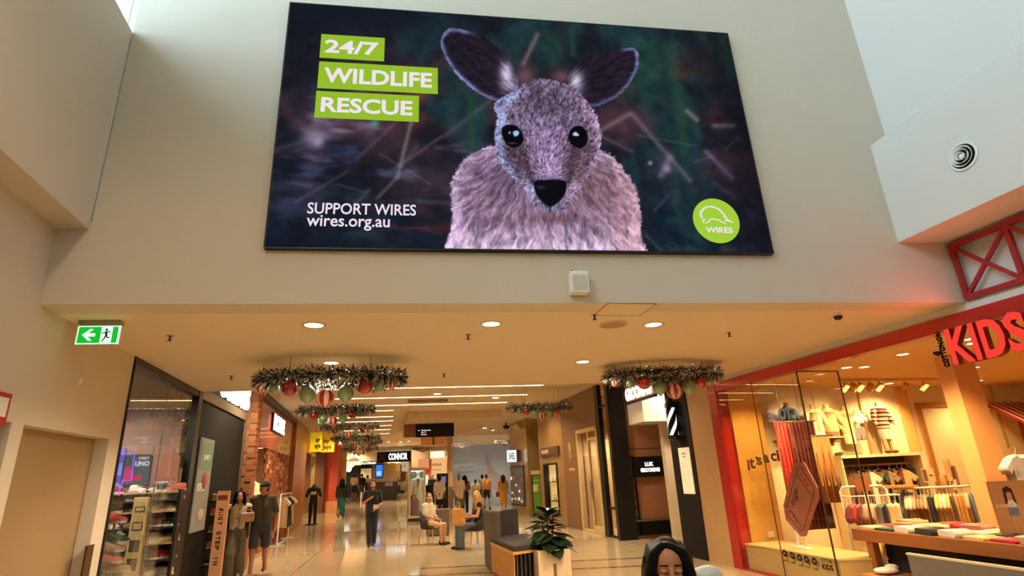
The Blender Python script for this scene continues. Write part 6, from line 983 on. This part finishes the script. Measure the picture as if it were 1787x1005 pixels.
def stripe_ball(r):
    out = []
    for par in (0, 1):
        mb = MB(); n = 12
        for g_ in range(par, 12, 2):
            vs = []; fs = []
            for i in range(n + 1):
                a = math.pi * i / n
                for j in range(4): th = 2 * math.pi * (g_ + j / 3) / 12; vs.append((r * math.sin(a) * math.cos(th), r * math.sin(a) * math.sin(th), -r * math.cos(a)))
            fs = [(i * 4 + j, i * 4 + j + 1, (i + 1) * 4 + j + 1, (i + 1) * 4 + j) for i in range(n) for j in range(3)]; mb.add(vs, fs, True)
        out.append(mb.mesh('gores'))
    return out
SB = stripe_ball(1.0); RBm = MB().ball((0, 0, 0), 1, 16).mesh('ball'); dots = MB(); rd = random.Random(4)
for i in range(26): v = Vector((rd.gauss(0, 1), rd.gauss(0, 1), rd.gauss(0, 1))).normalized(); dots.ball(v, .06, 4)
DOT = dots.mesh('dots'); ON = MB().lathe([(.001, -1.45), (.06, -1.25), (.3, -1.0), (.75, -.66), (.98, -.2), (1.0, .1), (.85, .55), (.5, .85), (.25, 1.0), (.18, 1.4), (.001, 1.5)], n=18).mesh('onion'); CAPm = MB().cyl((0, 0, .95), (0, 0, 1.12), .18).mesh('cap'); 
BL = [(-.81, -.12, .054, 's'), (-.62, -.145, .063, 'g'), (-.43, -.15, .096, 'r'), (-.215, -.235, .098, 'o'), (0, -.29, .112, 's'), (.23, -.235, .098, 'o'), (.45, -.15, .092, 'r'), (.615, -.145, .063, 'g'), (.755, -.12, .056, 's')]
def garland(px, py, Y, zc, label, s=1.0, wires=True, rz=0.0):
    p = onY(px, py, Y); t = thing('garland', label, 'christmas garland', (p[0], p[1], p[2]), rz, 'hanging christmas garlands'); t.scale = (s, s, s)
    link('foliage', GM1, GD, t); link('frosted_tips', GM2, GS, t); link('fairy_lights', GM3, FAIRY, t)
    for x, z, r, k in BL:
        y = -.34 * math.sqrt(max(0, 1 - (x / .86) ** 2))
        if k == 's': b = link('bauble', SB[0], BR, t); link('cream_gores', SB[1], BC, b)
        elif k == 'r': b = link('bauble', RBm, BR, t); link('dots', DOT, BC, b)
        elif k == 'g': b = link('bauble', RBm, BG, t); link('cap', CAPm, GOLD, b)
        else: b = link('bauble', ON, BG, t)
        b.location = (x, y, z); b.scale = (r, r, r); b.rotation_euler[2] = x * 3
        MB().cyl((x, y, z + r), (x, y, .0), .003, n=5).build('string', BLACK, t)
    h = (zc - p[2]) / s
    for x, y in ((-.45, -.28), (.5, -.27), (-.45, .28), (.5, .27)): MB().cyl((x, y, 0), (x * 1.0, y, h), .003, n=5).build('wire', BLACK, t)
garland(579, 661, 7.3, 3.15, 'nearest left christmas garland with red, sage and striped baubles')
garland(1157, 655, 8.05, 3.15, 'nearest right christmas garland in front of the barber shop')
garland(586, 716, 14.2, 3.95, 'second garland in left row, just behind the nearest left one')
garland(611, 744, 19.3, 3.95, 'third garland in left row, above the yellow blade sign')
garland(621, 763, 23.0, 3.95, 'fourth garland in left row going into the corridor')
garland(630, 771, 26.5, 3.95, 'fifth garland in left row, nearly hidden by the fourth')
garland(628, 782, 31.0, 3.95, 'farthest garland in left row over far shops')
garland(941, 710, 15.7, 3.95, 'middle right garland hanging before the bronze pier')
garland(737, 782, 31.5, 3.95, 'small far garland below the wayfinding sign', .58); garland(805, 776, 32, 3.95, 'small far garland before the pale blue hoarding', .58); garland(880, 770, 31, 3.95, 'small far garland partly behind the bronze pier', .58)
# ================================================================ furniture
DG = M('charcoal_upholstery', (52, 50, 50), .75, var=.08, scale=60, bump=.1); OAK = M('oak_veneer', (196, 138, 70), .45, var=.08, scale=4, stretch=(1, 1, 8)); LEGW = M('beech_leg', (196, 154, 104), .5)
P1, P2, P3_ = onZ(859, 946, .5)[:2], onZ(898, 963, .5)[:2], onZ(937, 957, .5)[:2]
ang = math.atan2(*(np.array(P3_) - np.array(P2))[::-1]); Wd = float(np.hypot(*(np.array(P3_) - np.array(P2)))) + .35; v1 = np.array(P1) - np.array(P2); Dp = float(np.hypot(*v1)); angd = math.atan2(v1[1], v1[0])
def quadp(a, b): o = np.array(P2); e1 = np.array([math.cos(ang), math.sin(ang)]); e2 = v1 / Dp; return tuple(o + e1 * a + e2 * b)
def qprism(a0, a1, b0, b1, z0, z1): return MB().prism([quadp(a0, b0), quadp(a1, b0), quadp(a1, b1), quadp(a0, b1)], z0, z1)
t = thing('bench_seat', 'oak bench with charcoal cushion and black slatted front', 'bench')
qprism(.0, Wd, .03, Dp, .03, .47).build('core', BLACKM, t); qprism(-.03, 0, 0, Dp, .03, .46).build('side_panel', OAK, t); qprism(-.04, Wd, -.04, Dp, .46, .5).build('edge_board', M('oak_edge', (222, 168, 96), .4), t); qprism(-.02, Wd, -.02, Dp, .5, .58).build('cushion', DG, t, bevel=.025); qprism(0, Wd, .06, Dp, .003, .03).build('plinth', BLACK, t)
for k in range(9): qprism(.03 + k * .085, .045 + k * .085, -.02, .03, .04, .46).build('slat', CHROME, t)
A = onZ(842, 984, 0)[:2]; Bp = onZ(858, 1004, 0)[:2]; zT = 1.02
t = thing('booth_back', 'tall charcoal upholstered booth back panels behind the oak bench', 'booth')
a = np.array(onZ(842, 890, zT)[:2]); b = np.array(onZ(861, 893, zT)[:2]); c_ = np.array(onZ(905, 887, zT)[:2])
a = np.array([b[0] - .12, b[1] + .75]); n1 = .13
MB().prism([tuple(b), (b[0] + n1, b[1]), (a[0] + n1, a[1]), tuple(a)], .02, zT).build('side_panel', M('charcoal_side', (96, 88, 80), .7, var=.06, scale=50), t, bevel=.02)
MB().prism([(b[0] + n1, b[1] + .1), (c_[0], c_[1] + .1), (c_[0], c_[1] + .22), (b[0] + n1, b[1] + .22)], .02, zT).build('back_panel', DG, t, bevel=.02)
MB().prism([(b[0] + .02, b[1] + .05), (c_[0] - .05, c_[1] + .12), (c_[0] - .05, c_[1] + .2), (a[0] + .05, a[1] - .05)], .003, .02).build('plinth', BLACK, t)
# planter and fiddle-leaf plant
pc = onZ(962, 957, .52); pc = (pc[0] + .02, pc[1] + .28)
t = thing('white_planter', 'tall white planter box beside the slatted bench', 'planter', (pc[0], pc[1], 0), .1); WP = M('planter_white', (222, 200, 164), .5, var=.02); B(-.27, .27, -.27, .27, .003, .5).build('box', WP, t, bevel=.01); B(-.25, .25, -.25, .25, .5, .505).build('soil', M('soil', (40, 28, 20), .9), t); B(-.03, .02, -.275, -.27, .02, .3).build('groove', M('planter_brown', (120, 90, 60), .6), t)  # plain brown strip on the planter's front face
LEAF = M('leaf_deep_green', (28, 50, 32), .3, var=.25, scale=6, coat=.3)
def leaf_mesh():
    n = 8; vs = []; fs = []
    for i in range(n + 1):
        u_ = i / n; w = .5 * (math.sin(math.pi * min(1, u_ ** .8)) ** .7) * (.62 + .55 * u_) if 0 < u_ < 1 else .02; z = -.25 * u_ * u_
        for j in (-1, -.5, 0, .5, 1): vs.append((u_, w * j * .8, z + .07 * abs(j) * (1 - u_ * .3) + .015 * math.sin(9 * u_ + j * 3)))
    fs = [(i * 5 + j, i * 5 + j + 1, (i + 1) * 5 + j + 1, (i + 1) * 5 + j) for i in range(n) for j in range(4)]; return MB().add(vs, fs, True).mesh('leaf')
LM = leaf_mesh(); t = thing('fiddle_leaf_plant', 'dark green broad-leaved plant growing in the white planter', 'plant', (pc[0], pc[1], .5)); rp = random.Random(12)
for k in range(3): MB().tube([(.05 * k - .05, .03 * k, .0), (.08 * k - .08, .02, .25), (.1 * k - .1, .0, .5)], [.015, .012, .008], 6).build('stem', M('stem_brown', (84, 62, 40), .8), t)
for k in range(48):
    az = k * 2.4 + rp.uniform(-.3, .3); h = .06 + .46 * (k / 48); o = link('leaf', LM, LEAF, t, (.1 * math.cos(az) * (1 - k / 50), .1 * math.sin(az) * (1 - k / 50), h)); s = rp.uniform(.28, .4) * (1.05 - .3 * k / 48); o.scale = (s, s, s); o.rotation_euler = (rp.uniform(-.3, .3), -.1 - 1.0 * (k / 48) + rp.uniform(-.2, .2) + .45, az)
# grey low divider
x0, x1 = onY(743, 910, 18.4)[0], onY(784, 910, 18.4)[0]; t = thing('grey_divider', 'low grey divider cabinet behind the seated girl', 'divider', (0, 18.4, 0)); zt2 = onY(765, 889, 18.4)[2]; B(x0, x1, 0, .4, .03, zt2 - .02).build('body', M('grey_cabinet', (92, 84, 72), .5), t); B(x0 - .02, x1 + .02, -.02, .42, zt2 - .02, zt2).build('top', M('grey_top', (130, 114, 90), .4), t); B(x0 + .05, x1 - .05, .05, .35, .003, .03).build('plinth', BLACK, t); B((x0 + x1) / 2 - .004, (x0 + x1) / 2 + .004, -.003, 0, .05, zt2 - .04).build('joint', BLACK, t)
# tub chairs
def tub_chair(loc, rz, label):
    t = thing('tub_chair', label, 'chair', loc, rz, 'tub chairs'); n = 16; mb = MB(); vs = []
    for i in range(n + 1):
        th = math.pi * (-.08 + 1.16 * i / n); k = math.sin(max(0, min(1, i / n)) * math.pi); h = .62 + .22 * k ** 1.2
        for r, z in ((.27, .42), (.31, h), (.25, h), (.215, .44)): vs.append((r * math.cos(th) * 1.05, r * math.sin(th), z))
    fs = [(i * 4 + j, i * 4 + (j + 1) % 4, (i + 1) * 4 + (j + 1) % 4, (i + 1) * 4 + j) for i in range(n) for j in range(4)]; mb.add(vs, fs, True).add(vs, [(0, 1, 2, 3), (n * 4 + 3, n * 4 + 2, n * 4 + 1, n * 4)]); mb.build('backrest', DG, t)
    MB().lathe([(.2, .38), (.26, .4), (.27, .45), (.2, .475), (.001, .48)], (0, -.01, 0), 18, 1, 1).build('seat', DG, t)
    for x, y in ((-1, -1), (1, -1), (-1, 1), (1, 1)): MB().cyl((x * .25, y * .24, .004), (x * .17, y * .16, .4), .012, .02, 8).build('leg', LEGW, t)
    B(-.17, .17, -.02, .02, .36, .39).build('cross_rail', LEGW, t); return t
# ================================================================ people
SKL, SKM, SKD = M('skin_light', (222, 166, 130), .5, var=.04), M('skin_mid', (184, 126, 92), .5, var=.04), M('skin_deep', (110, 70, 50), .5, var=.04)
HBK, HBR, HBL, HGR = M('hair_black', (12, 8, 8), .5, var=.2, spec=.12), M('hair_brown', (60, 38, 24), .45, var=.2), M('hair_blonde', (214, 168, 96), .5, var=.2), M('hair_grey', (120, 108, 96), .5)
EYEW, EYED, LIP = M('eye_white', (230, 222, 214), .3), M('eye_dark', (24, 16, 12), .2), M('lip_rose', (160, 84, 76), .5)
def blob(name, mb, mat, parent, vox=.012, sm=5):
    o = mb.build(name, mat, parent); r = o.modifiers.new('remesh', 'REMESH'); r.mode = 'VOXEL'; r.voxel_size = vox; r.use_smooth_shade = True
    s = o.modifiers.new('smooth', 'SMOOTH'); s.factor = .5; s.iterations = sm; return o
def person(label, X, Y, rz, H=1.7, J=None, skin=SKL, hair=HBR, hairstyle='short', top=None, sleeve=.45, bottom=None, leg=1.0, wide=0.0, shoes='black', vox=.013, face=False, skirt=None, cap=None, zoff=None, hem=.0, cardigan=None, headyaw=0, headpitch=0, slim=1.0, belly=0.0, lid=.0165):
    z = fz(X, Y) if zoff is None else zoff
    t = thing('person', label, 'person', (X, Y, z), rz); k = H / 1.75; t.scale = (k, k, k); V = Vector
    D = dict(hl=(-.095, 0, .92), hr=(.095, 0, .92), kl=(-.1, -.02, .5), kr=(.1, -.02, .5), al=(-.1, .02, .08), ar=(.1, .02, .08), sl=(-.185, 0, 1.42), sr=(.185, 0, 1.42), el=(-.235, .03, 1.13), er=(.235, .03, 1.13), wl=(-.245, -.05, .87), wr=(.245, -.05, .87), ne=(0, .01, 1.47), hd=(0, -.02, 1.63), pe=(0, 0, .95), ch=(0, 0, 1.28))
    D.update(J or {}); q = {a: V(b) for a, b in D.items()}
    def torso(mb, m, lo=0.0):
        for s in (-.065, .065):
            a = q['pe'] + V((s, 0, lo)); c = q['ch'] + V((s * 1.15, 0, 0)); mb.cap(a, c, .095 * slim + m + belly, .105 * slim + m)
        mb.cap(q['ch'] + V((-.07, 0, .02)), q['sl'] * .75 + q['sr'] * .25, .1 + m, .075 + m); mb.cap(q['ch'] + V((.07, 0, .02)), q['sr'] * .75 + q['sl'] * .25, .1 + m, .075 + m); mb.cap(q['sl'], q['sr'], .06 + m, .06 + m)
    def hips(mb, m): mb.cap(q['hl'] + V((.02, 0, .02)), q['hr'] + V((-.02, 0, .02)), .11 + m, .11 + m); mb.cap(q['pe'] + V((-.06, 0, .03)), q['pe'] + V((.06, 0, .03)), .1 + m, .1 + m)
    b = MB(); torso(b, 0); hips(b, 0)
    for s in 'lr':
        b.cap(q['h' + s], q['k' + s], .085, .056); b.cap(q['k' + s], q['a' + s], .056, .038); f = q['a' + s]; fd = V((0, -1, 0)); b.cap(f + V((0, .02, -.04)), f + fd * .14 + V((0, 0, -.055)), .04, .03)
        b.cap(q['s' + s], q['e' + s], .052, .04); b.cap(q['e' + s], q['w' + s], .04, .027)
        d = (q['w' + s] - q['e' + s]).normalized(); sd = d.orthogonal().normalized() if abs(d.z) < .5 else V((0, 1, 0)); sd = (sd - d * sd.dot(d)).normalized(); nn = d.cross(sd); w = q['w' + s]
        b.cap(w, w + d * .075, .026, .03); 
        for i, (o_, L) in enumerate([(-.027, .07), (-.009, .08), (.009, .077), (.027, .062)]):
            p0 = w + d * .085 + sd * o_; cu = nn * (.5 if s == 'l' else -.5); p1 = p0 + d * L * .5; p2 = p1 + (d + cu * .6).normalized() * L * .5; b.cap(p0, p1, .0095, .009, 6).cap(p1, p2, .009, .0075, 6)
        p0 = w + d * .03 - sd * .028; p1 = p0 + (d * .7 - sd * .7).normalized() * .04; b.cap(p0, p1, .011, .01, 6).cap(p1, p1 + d * .03, .01, .008, 6)
    hd = q['hd']; RH = Euler((headpitch, 0, headyaw)).to_matrix(); hp = lambda x, y, zz: hd + RH @ V((x, y, zz))
    b.cap(q['ne'] - V((0, 0, .03)), hd + V((0, .015, -.05)), .055, .05); b.ball(hp(0, .012, .025), .1, 14, (.78, .96, 1.0), RH); b.ball(hp(0, -.018, -.045), .075, 12, (.8, .88, 1.0), RH); b.cap(hp(0, -.088, .012), hp(0, -.108, -.028), .011, .016, 8); b.ball(hp(0, -.07, -.085), .03, 8)
    for s in (-1, 1): b.ball(hp(s * .08, .01, -.005), .026, 8, (.4, .7, 1.1)); b.ball(hp(s * .034, -.072, -.03), .028, 8)
    blob('body', b, skin, t, vox, 3)
    if face:
        for s in (-1, 1):
            MB().ball(hp(s * .034, -.083, .012), .0135, 10, (1.15, .7, .75), RH).build('eye', EYEW, t); MB().ball(hp(s * .034, -.0905, .011), .0066, 8, (1, .6, 1), RH).build('iris', EYED, t)
            MB().cap(hp(s * .018, -.094, .039), hp(s * .054, -.082, .035), .0045, .003, 6).build('eyebrow', hair if hair not in (HBL, HGR) else HBR, t); MB().ball(hp(s * .034, -.0815 - (.002 if lid < .015 else 0), lid), .0155, 10, (1.15, .75, .7), RH).build('eyelid', skin, t); MB().cap(hp(s * .018, -.094, .0205 if lid > .015 else .0045), hp(s * .052, -.084, .02 if lid > .015 else .003), .0035, .0025, 6).build('lash_line', EYED, t)
        MB().cap(hp(-.022, -.098, -.062), hp(.022, -.098, -.062), .006, .006, 6).build('mouth', LIP, t)
    # hair
    h = MB()
    if hairstyle != 'none':
        h.ball(hp(0, .03, .042), .1, 14, (.86, .95, .96), RH)
        if hairstyle == 'short': h.ball(hp(0, .05, -.01), .085, 10, (.95, .8, 1), RH)
        if hairstyle in ('long', 'curtain', 'braids'):
            for i in range(7):
                a = math.pi * (i / 6); x = .088 * math.cos(a); y = .02 + .07 * math.sin(a); h.cap(hp(x, y, .03), hp(x * 1.1, y + .03, -.12), .04, .042); h.cap(hp(x * 1.1, y + .03, -.12), hp(x * 1.15, y + .03, -.3 if hairstyle != 'curtain' else -.34), .042, .03)
        if hairstyle == 'curtain':
            for s in (-1, 1):
                for i in range(5):
                    y0 = -.045 + .03 * i; p_ = [hp(s * .014 - .016, y0 + .012, .118 - .008 * i), hp(s * .074, y0 + .006, .078), hp(s * .1, y0 + .015, -.03), hp(s * .112, y0 + .01, -.18), hp(s * .1, y0 - .005, -.36)]
                    for a_, b_, r0, r1 in zip(p_[:-1], p_[1:], (.016, .024, .03, .03), (.024, .03, .03, .018)): h.cap(a_, b_, r0, r1)
        if hairstyle == 'bun': h.ball(hp(0, .12, .06), .045, 10)
        if hairstyle == 'tail': h.cap(hp(0, .12, .05), hp(0, .16, -.16), .035, .02)
        blob('hair', h, hair, t, min(vox, .012), 9 if vox < .01 else 3)
        if hairstyle == 'braids':
            for i in range(7):
                a = math.pi * (.05 + .9 * i / 6); x = .1 * math.cos(a); y = .05 + .075 * math.sin(a); MB().tube([hp(x, y, .0), hp(x * 1.2, y + .035, -.12), hp(x * 1.25, y + .05, -.26), hp(x * 1.2, y + .05, -.42)], [.016, .017, .015, .008], 6).build('braid', hair, t)
    if cap: c2 = MB(); c2.ball(hp(0, .015, .06), .112, 14, (.86, .98, .72), RH); c2.ball(hp(0, -.1, .055), .075, 10, (.95, 1.0, .12), RH); blob('cap', c2, cap, t, .01, 2)
    # clothing
    if top:
        c2 = MB(); torso(c2, .018, -.02 - hem)
        for s in 'lr':
            e = q['s' + s].lerp(q['e' + s], min(1, sleeve * 2)); 
            if sleeve > 0: c2.cap(q['s' + s], e, .068, .062)
            if sleeve > .5: c2.cap(q['e' + s], q['e' + s].lerp(q['w' + s], (sleeve - .5) * 2), .06, .045)
        blob('top', c2, top, t, vox, 4)
    if cardigan:
        for s, sx in (('l', -1), ('r', 1)):
            c2 = MB(); c2.cap(q['s' + s], q['e' + s], .074, .066); c2.cap(q['e' + s], q['e' + s].lerp(q['w' + s], .85), .064, .05); c2.cap(q['s' + s] + V((-sx * .03, .02, -.02)), q['h' + s] + V((sx * .04, .03, -.08)), .09, .11); c2.cap(q['s' + s] + V((-sx * .1, .07, -.02)), q['h' + s] + V((-sx * .03, .07, -.08)), .09, .11); blob('cardigan', c2, cardigan, t, vox, 4)
    if bottom:
        c2 = MB(); hips(c2, .014)
        for s in 'lr':
            c2.cap(q['h' + s], q['h' + s].lerp(q['k' + s], min(1, leg * 2)), .1 + wide * .3, .078 + wide * .6 if leg > .3 else .09)
            if leg > .5: c2.cap(q['k' + s], q['k' + s].lerp(q['a' + s], (leg - .5) * 2), .074 + wide * .6, .055 + wide)
        blob('bottoms', c2, bottom, t, vox, 4)
    if skirt: m_, zb, rb = skirt; MB().lathe([(rb, zb), (rb * .9, (zb + .95) / 2), (.17, .86), (.14, 1.02)], n=20, sy=.75).build('skirt', m_, t)
    if shoes:
        for s in 'lr':
            f = q['a' + s]; c2 = MB(); c2.cap(f + V((0, .035, -.045)), f + V((0, -.15, -.052)), .043, .036); c2.cap(f + V((0, .03, -.0)), f + V((0, .0, -.04)), .042, .042); blob('shoe', c2, FB[shoes] if isinstance(shoes, str) else shoes, t, .012, 2)
    return t
def pX(px, Y): return onY(px, 850, Y)[0]
FN = fab('uniform_navy', (22, 24, 36)); JN = fab('grey_jean', (108, 102, 92)); DS = fab('denim_short', (54, 62, 76)); GT = fab('charcoal_tee', (78, 72, 66)); WT2 = fab('white_tee', (228, 214, 190)); TEAL = fab('teal_skirt', (20, 96, 96)); YD2 = fab('yellow_dress', (236, 178, 52)); KH = fab('khaki', (112, 92, 64)); JB = fab('blue_jean', (92, 104, 120))
walk = dict(kl=(-.1, -.12, .5), al=(-.1, .02, .1), kr=(.1, .02, .5), ar=(.1, .22, .12))
walk2 = dict(kl=(-.1, -.1, .5), al=(-.09, -.2, .08), kr=(.1, .05, .5), ar=(.09, .25, .14))
# couple at left
person('young woman with long black hair, dark cardigan and wide grey jeans, left', pX(421, 12.3), 12.3, .25, 1.58, dict(el=(-.26, .04, 1.14), wl=(-.28, -.02, .9), er=(.24, -.05, 1.16), wr=(.08, -.24, 1.2), **walk), SKL, HBK, 'curtain', WT2, .45, JN, 1.0, .07, 'white', .012, True, cardigan=FB['black'])
q = (pX(437, 12.05), 12.02); t = thing('white_pouch', 'white and brown patterned pouch held by the young woman', 'bag', (q[0], q[1], 1.1), .3); B(-.13, .13, -.05, .05, -.08, .09).build('pouch', patt('pouch', (222, 206, 184), (150, 110, 84), 14), t, bevel=.03); MB().tube([(-.1, 0, .09), (-.05, 0, .14), (.05, 0, .14), (.1, 0, .09)], .008, 6).build('strap', FB['tan'], t)
person('man in black cap, charcoal tee and denim shorts, left couple', pX(462, 12.6), 12.6, .1, 1.74, dict(er=(.27, .05, 1.13), wr=(.27, -.03, .88), el=(-.22, .06, 1.15), wl=(-.2, .12, .95), **walk2), SKM, HBK, 'short', GT, .42, DS, .42, .03, 'brown', .012, True, cap=FB['black'], headyaw=-.5, hem=.06)
# walking woman in uniform
person('woman in navy uniform walking toward camera holding white paper', pX(651, 16.6), 16.6, 0, 1.66, dict(er=(.25, .0, 1.14), wr=(.12, -.2, 1.0), el=(-.27, .0, 1.16), wl=(-.06, -.17, 1.27), kl=(-.07, -.05, .5), al=(-.055, .0, .08), kr=(.07, .0, .5), ar=(.05, .12, .1)), SKM, HBK, 'tail', FN, .4, FN, 1.0, .02, 'black', .012, True)
q = (pX(656, 16.35), 16.35, 1.0); t = thing('paper_cup', 'white paper held in the uniformed woman hand', 'paper', q); B(-.05, .07, -.01, .0, -.06, .05).build('sheet', FB['white'], t); B(-.03, .05, -.02, -.011, -.04, .03).build('fold', FB['white'], t)
person('woman in dark top and long teal skirt walking away, far left', pX(597, 28), 28, math.pi + .1, 1.68, walk, SKM, HBK, 'long', FB['black'], .9, FB['black'], .6, 0, 'black', .018, skirt=(TEAL, .12, .2))
# far trio at kiosk
person('man in white tee and dark shorts standing by far kiosk', pX(618, 42), 42, math.pi, 1.75, None, SKM, HBK, 'short', WT2, .42, FB['navy'], .42, .02, 'black', .02); person('person in navy shirt beside white tee man at far kiosk', pX(631, 42.5), 42.5, math.pi, 1.72, None, SKM, HBK, 'short', FB['navy'], .45, FB['grey'], .42, .02, 'black', .02); person('person in black clothes at far kiosk counter', pX(641, 41.8), 41.8, 2.6, 1.62, None, SKM, HBK, 'short', FB['black'], .6, FB['black'], 1, .02, 'black', .02)
# seated girl and her chair
sit = dict(pe=(0, .05, .52), hl=(-.095, .05, .5), hr=(.095, .05, .5), ch=(0, .1, .86), sl=(-.175, .1, 1.0), sr=(.175, .1, 1.0), ne=(0, .1, 1.05), hd=(0, .06, 1.21), kl=(-.09, -.4, .5), kr=(.1, -.38, .5), al=(-.1, -.4, .08), ar=(.12, -.36, .08), el=(-.22, .02, .74), wl=(-.06, -.2, .66), er=(.22, .02, .74), wr=(.08, -.2, .64))
cA = (pX(752, 16.2), 16.2); cB = (pX(826, 14.9), 14.9)
tub_chair((cA[0], cA[1], 0), 1.0, 'charcoal tub chair with beech legs under the seated girl'); person('seated girl in white blouse and beige shorts on tub chair', cA[0] + .0, cA[1] - .02, 1.0, 1.68, sit, SKL, HBR, 'bun', WT2, .42, fab('beige_short', (206, 170, 136)), .32, .02, 'black', .012, True, headyaw=-.5)
q = Vector((cA[0], cA[1])) + Vector((.2, -.13)); t = thing('phone', 'dark phone in the lap of seated girl', 'phone', (q[0], q[1], .66), 1.0); B(-.04, .04, -.08, .08, 0, .01).build('case', BLACK, t); B(-.036, .036, -.074, .074, .01, .011).build('screen', EYED, t)
# seated woman with braids
tub_chair((cB[0], cB[1], 0), -1.15, 'charcoal tub chair with pale legs next to tall booth back'); person('seated woman with long blonde braids, black singlet and jeans', cB[0], cB[1], -1.35, 1.7, dict(sit, wl=(-.1, -.28, .78), wr=(.1, -.3, .74)), SKL, HBL, 'braids', FB['black'], .0, JB, 1.0, .02, 'navy', .012, False, headyaw=-.9)
d2 = Vector((-math.sin(1.2), -math.cos(1.2))); q = Vector((cB[0], cB[1])) + d2 * .42; t = thing('mustard_bag', 'mustard tote bag on the lap of braided woman', 'bag', (q[0], q[1], .56), -1.2); blob('sack', MB().box(-.2, .2, -.09, .09, 0, .36).cap((-.17, 0, .05), (.17, 0, .05), .1, .1), fab('bag_mustard', (222, 160, 74)), t, .02, 3); MB().tube([(-.12, 0, .36), (-.06, 0, .5), (.06, 0, .5), (.12, 0, .36)], .012, 6).build('handle', fab('bag_mustard', (222, 160, 74)), t)
# background walkers
person('man in long white tee and black shorts facing the advert kiosk', pX(767, 27.6), 27.6, math.pi, 1.72, None, SKM, HBK, 'short', WT2, .5, FB['black'], .42, .04, 'black', .016, hem=.12, slim=1.15)
person('man in cream striped polo and khaki shorts walking away', pX(801, 26.5), 26.5, math.pi, 1.78, walk2, SKD, HGR, 'short', M('print_stripe_polo', (150, 120, 90), .85, col2=(236, 216, 184), scale=9, stretch=(.2, .2, 6)), .5, KH, .48, .04, 'brown', .016, hem=.1, slim=1.2)
person('dark-haired person half hidden behind striped polo man', pX(811, 28.5), 28.5, math.pi, 1.72, walk, SKM, HBK, 'long', FB['brown'], .5, FB['black'], 1, .02, 'black', .018)
person('child in white tee and maroon shorts before the blue hoarding', pX(830, 30.5), 30.5, 2.8, 1.5, walk2, SKM, HBK, 'tail', WT2, .45, FB['maroon'], .4, .02, 'black', .018); person('person in grey tee before the blue hoarding, behind yellow singlet', pX(842, 33), 33, 2.6, 1.72, walk, SKM, HBK, 'short', FB['grey'], .45, FB['navy'], .45, .02, 'black', .018)
person('woman in mustard singlet and black shorts before blue hoarding', pX(849, 30.8), 30.8, 2.7, 1.72, walk2, SKM, HBR, 'bun', fab('mustard_singlet', (216, 160, 50)), 0, FB['black'], .34, .02, 'black', .018); person('woman in long yellow dress walking away near vitrine', pX(878, 29.5), 29.5, math.pi, 1.68, walk, SKM, HBR, 'long', YD2, 0, YD2, .3, 0, 'tan', .018, skirt=(YD2, .28, .23))
q = (pX(870, 29.5), 29.6, .62); t = thing('handbag', 'dark handbag carried by the woman in yellow dress', 'bag', q); B(-.14, .14, -.06, .06, 0, .24).build('body', FB['brown'], t, bevel=.02); MB().tube([(-.09, 0, .24), (-.06, 0, .38), (.06, 0, .38), (.09, 0, .24)], .01, 6).build('handle', FB['brown'], t)
person('shop assistant in black shirt at the orange lit shop', pX(754, 36.8), 36.8, 0, 1.78, None, SKM, HBK, 'short', FB['black'], .6, FB['black'], 1, .02, 'black', .02)
# near woman at the bottom edge, seated on a bench
NW = onZ(1172, 930, 1.34); bx, by = NW[0], NW[1] + .12
t = thing('grey_bench', 'backless grey bench under the near black-haired woman', 'bench', (bx + .02, by + .1, 0)); B(-.5, .5, -.22, .22, .36, .43).build('seat', DG, t, bevel=.02); [B(x - .03, x + .03, -.18, .18, .004, .36).build('leg', BLACK, t) for x in (-.4, .4)]
person('near woman with long black hair and white top looking down', bx, by, -.15, 1.72, dict(sit, pe=(0, .08, .5), ch=(.02, .06, .84), sl=(-.18, .06, 1.0), sr=(.25, .12, 1.1), er=(.33, .04, .86), ne=(.0, .0, 1.06), hd=(-.01, -.09, 1.205), wl=(-.1, -.32, .62), wr=(.12, -.32, .6)), SKM, HBK, 'curtain', fab('white_knit', (214, 208, 200)), .9, JB, 1.0, .02, 'white', .008, True, headpitch=.2, headyaw=-.1, lid=.0115)
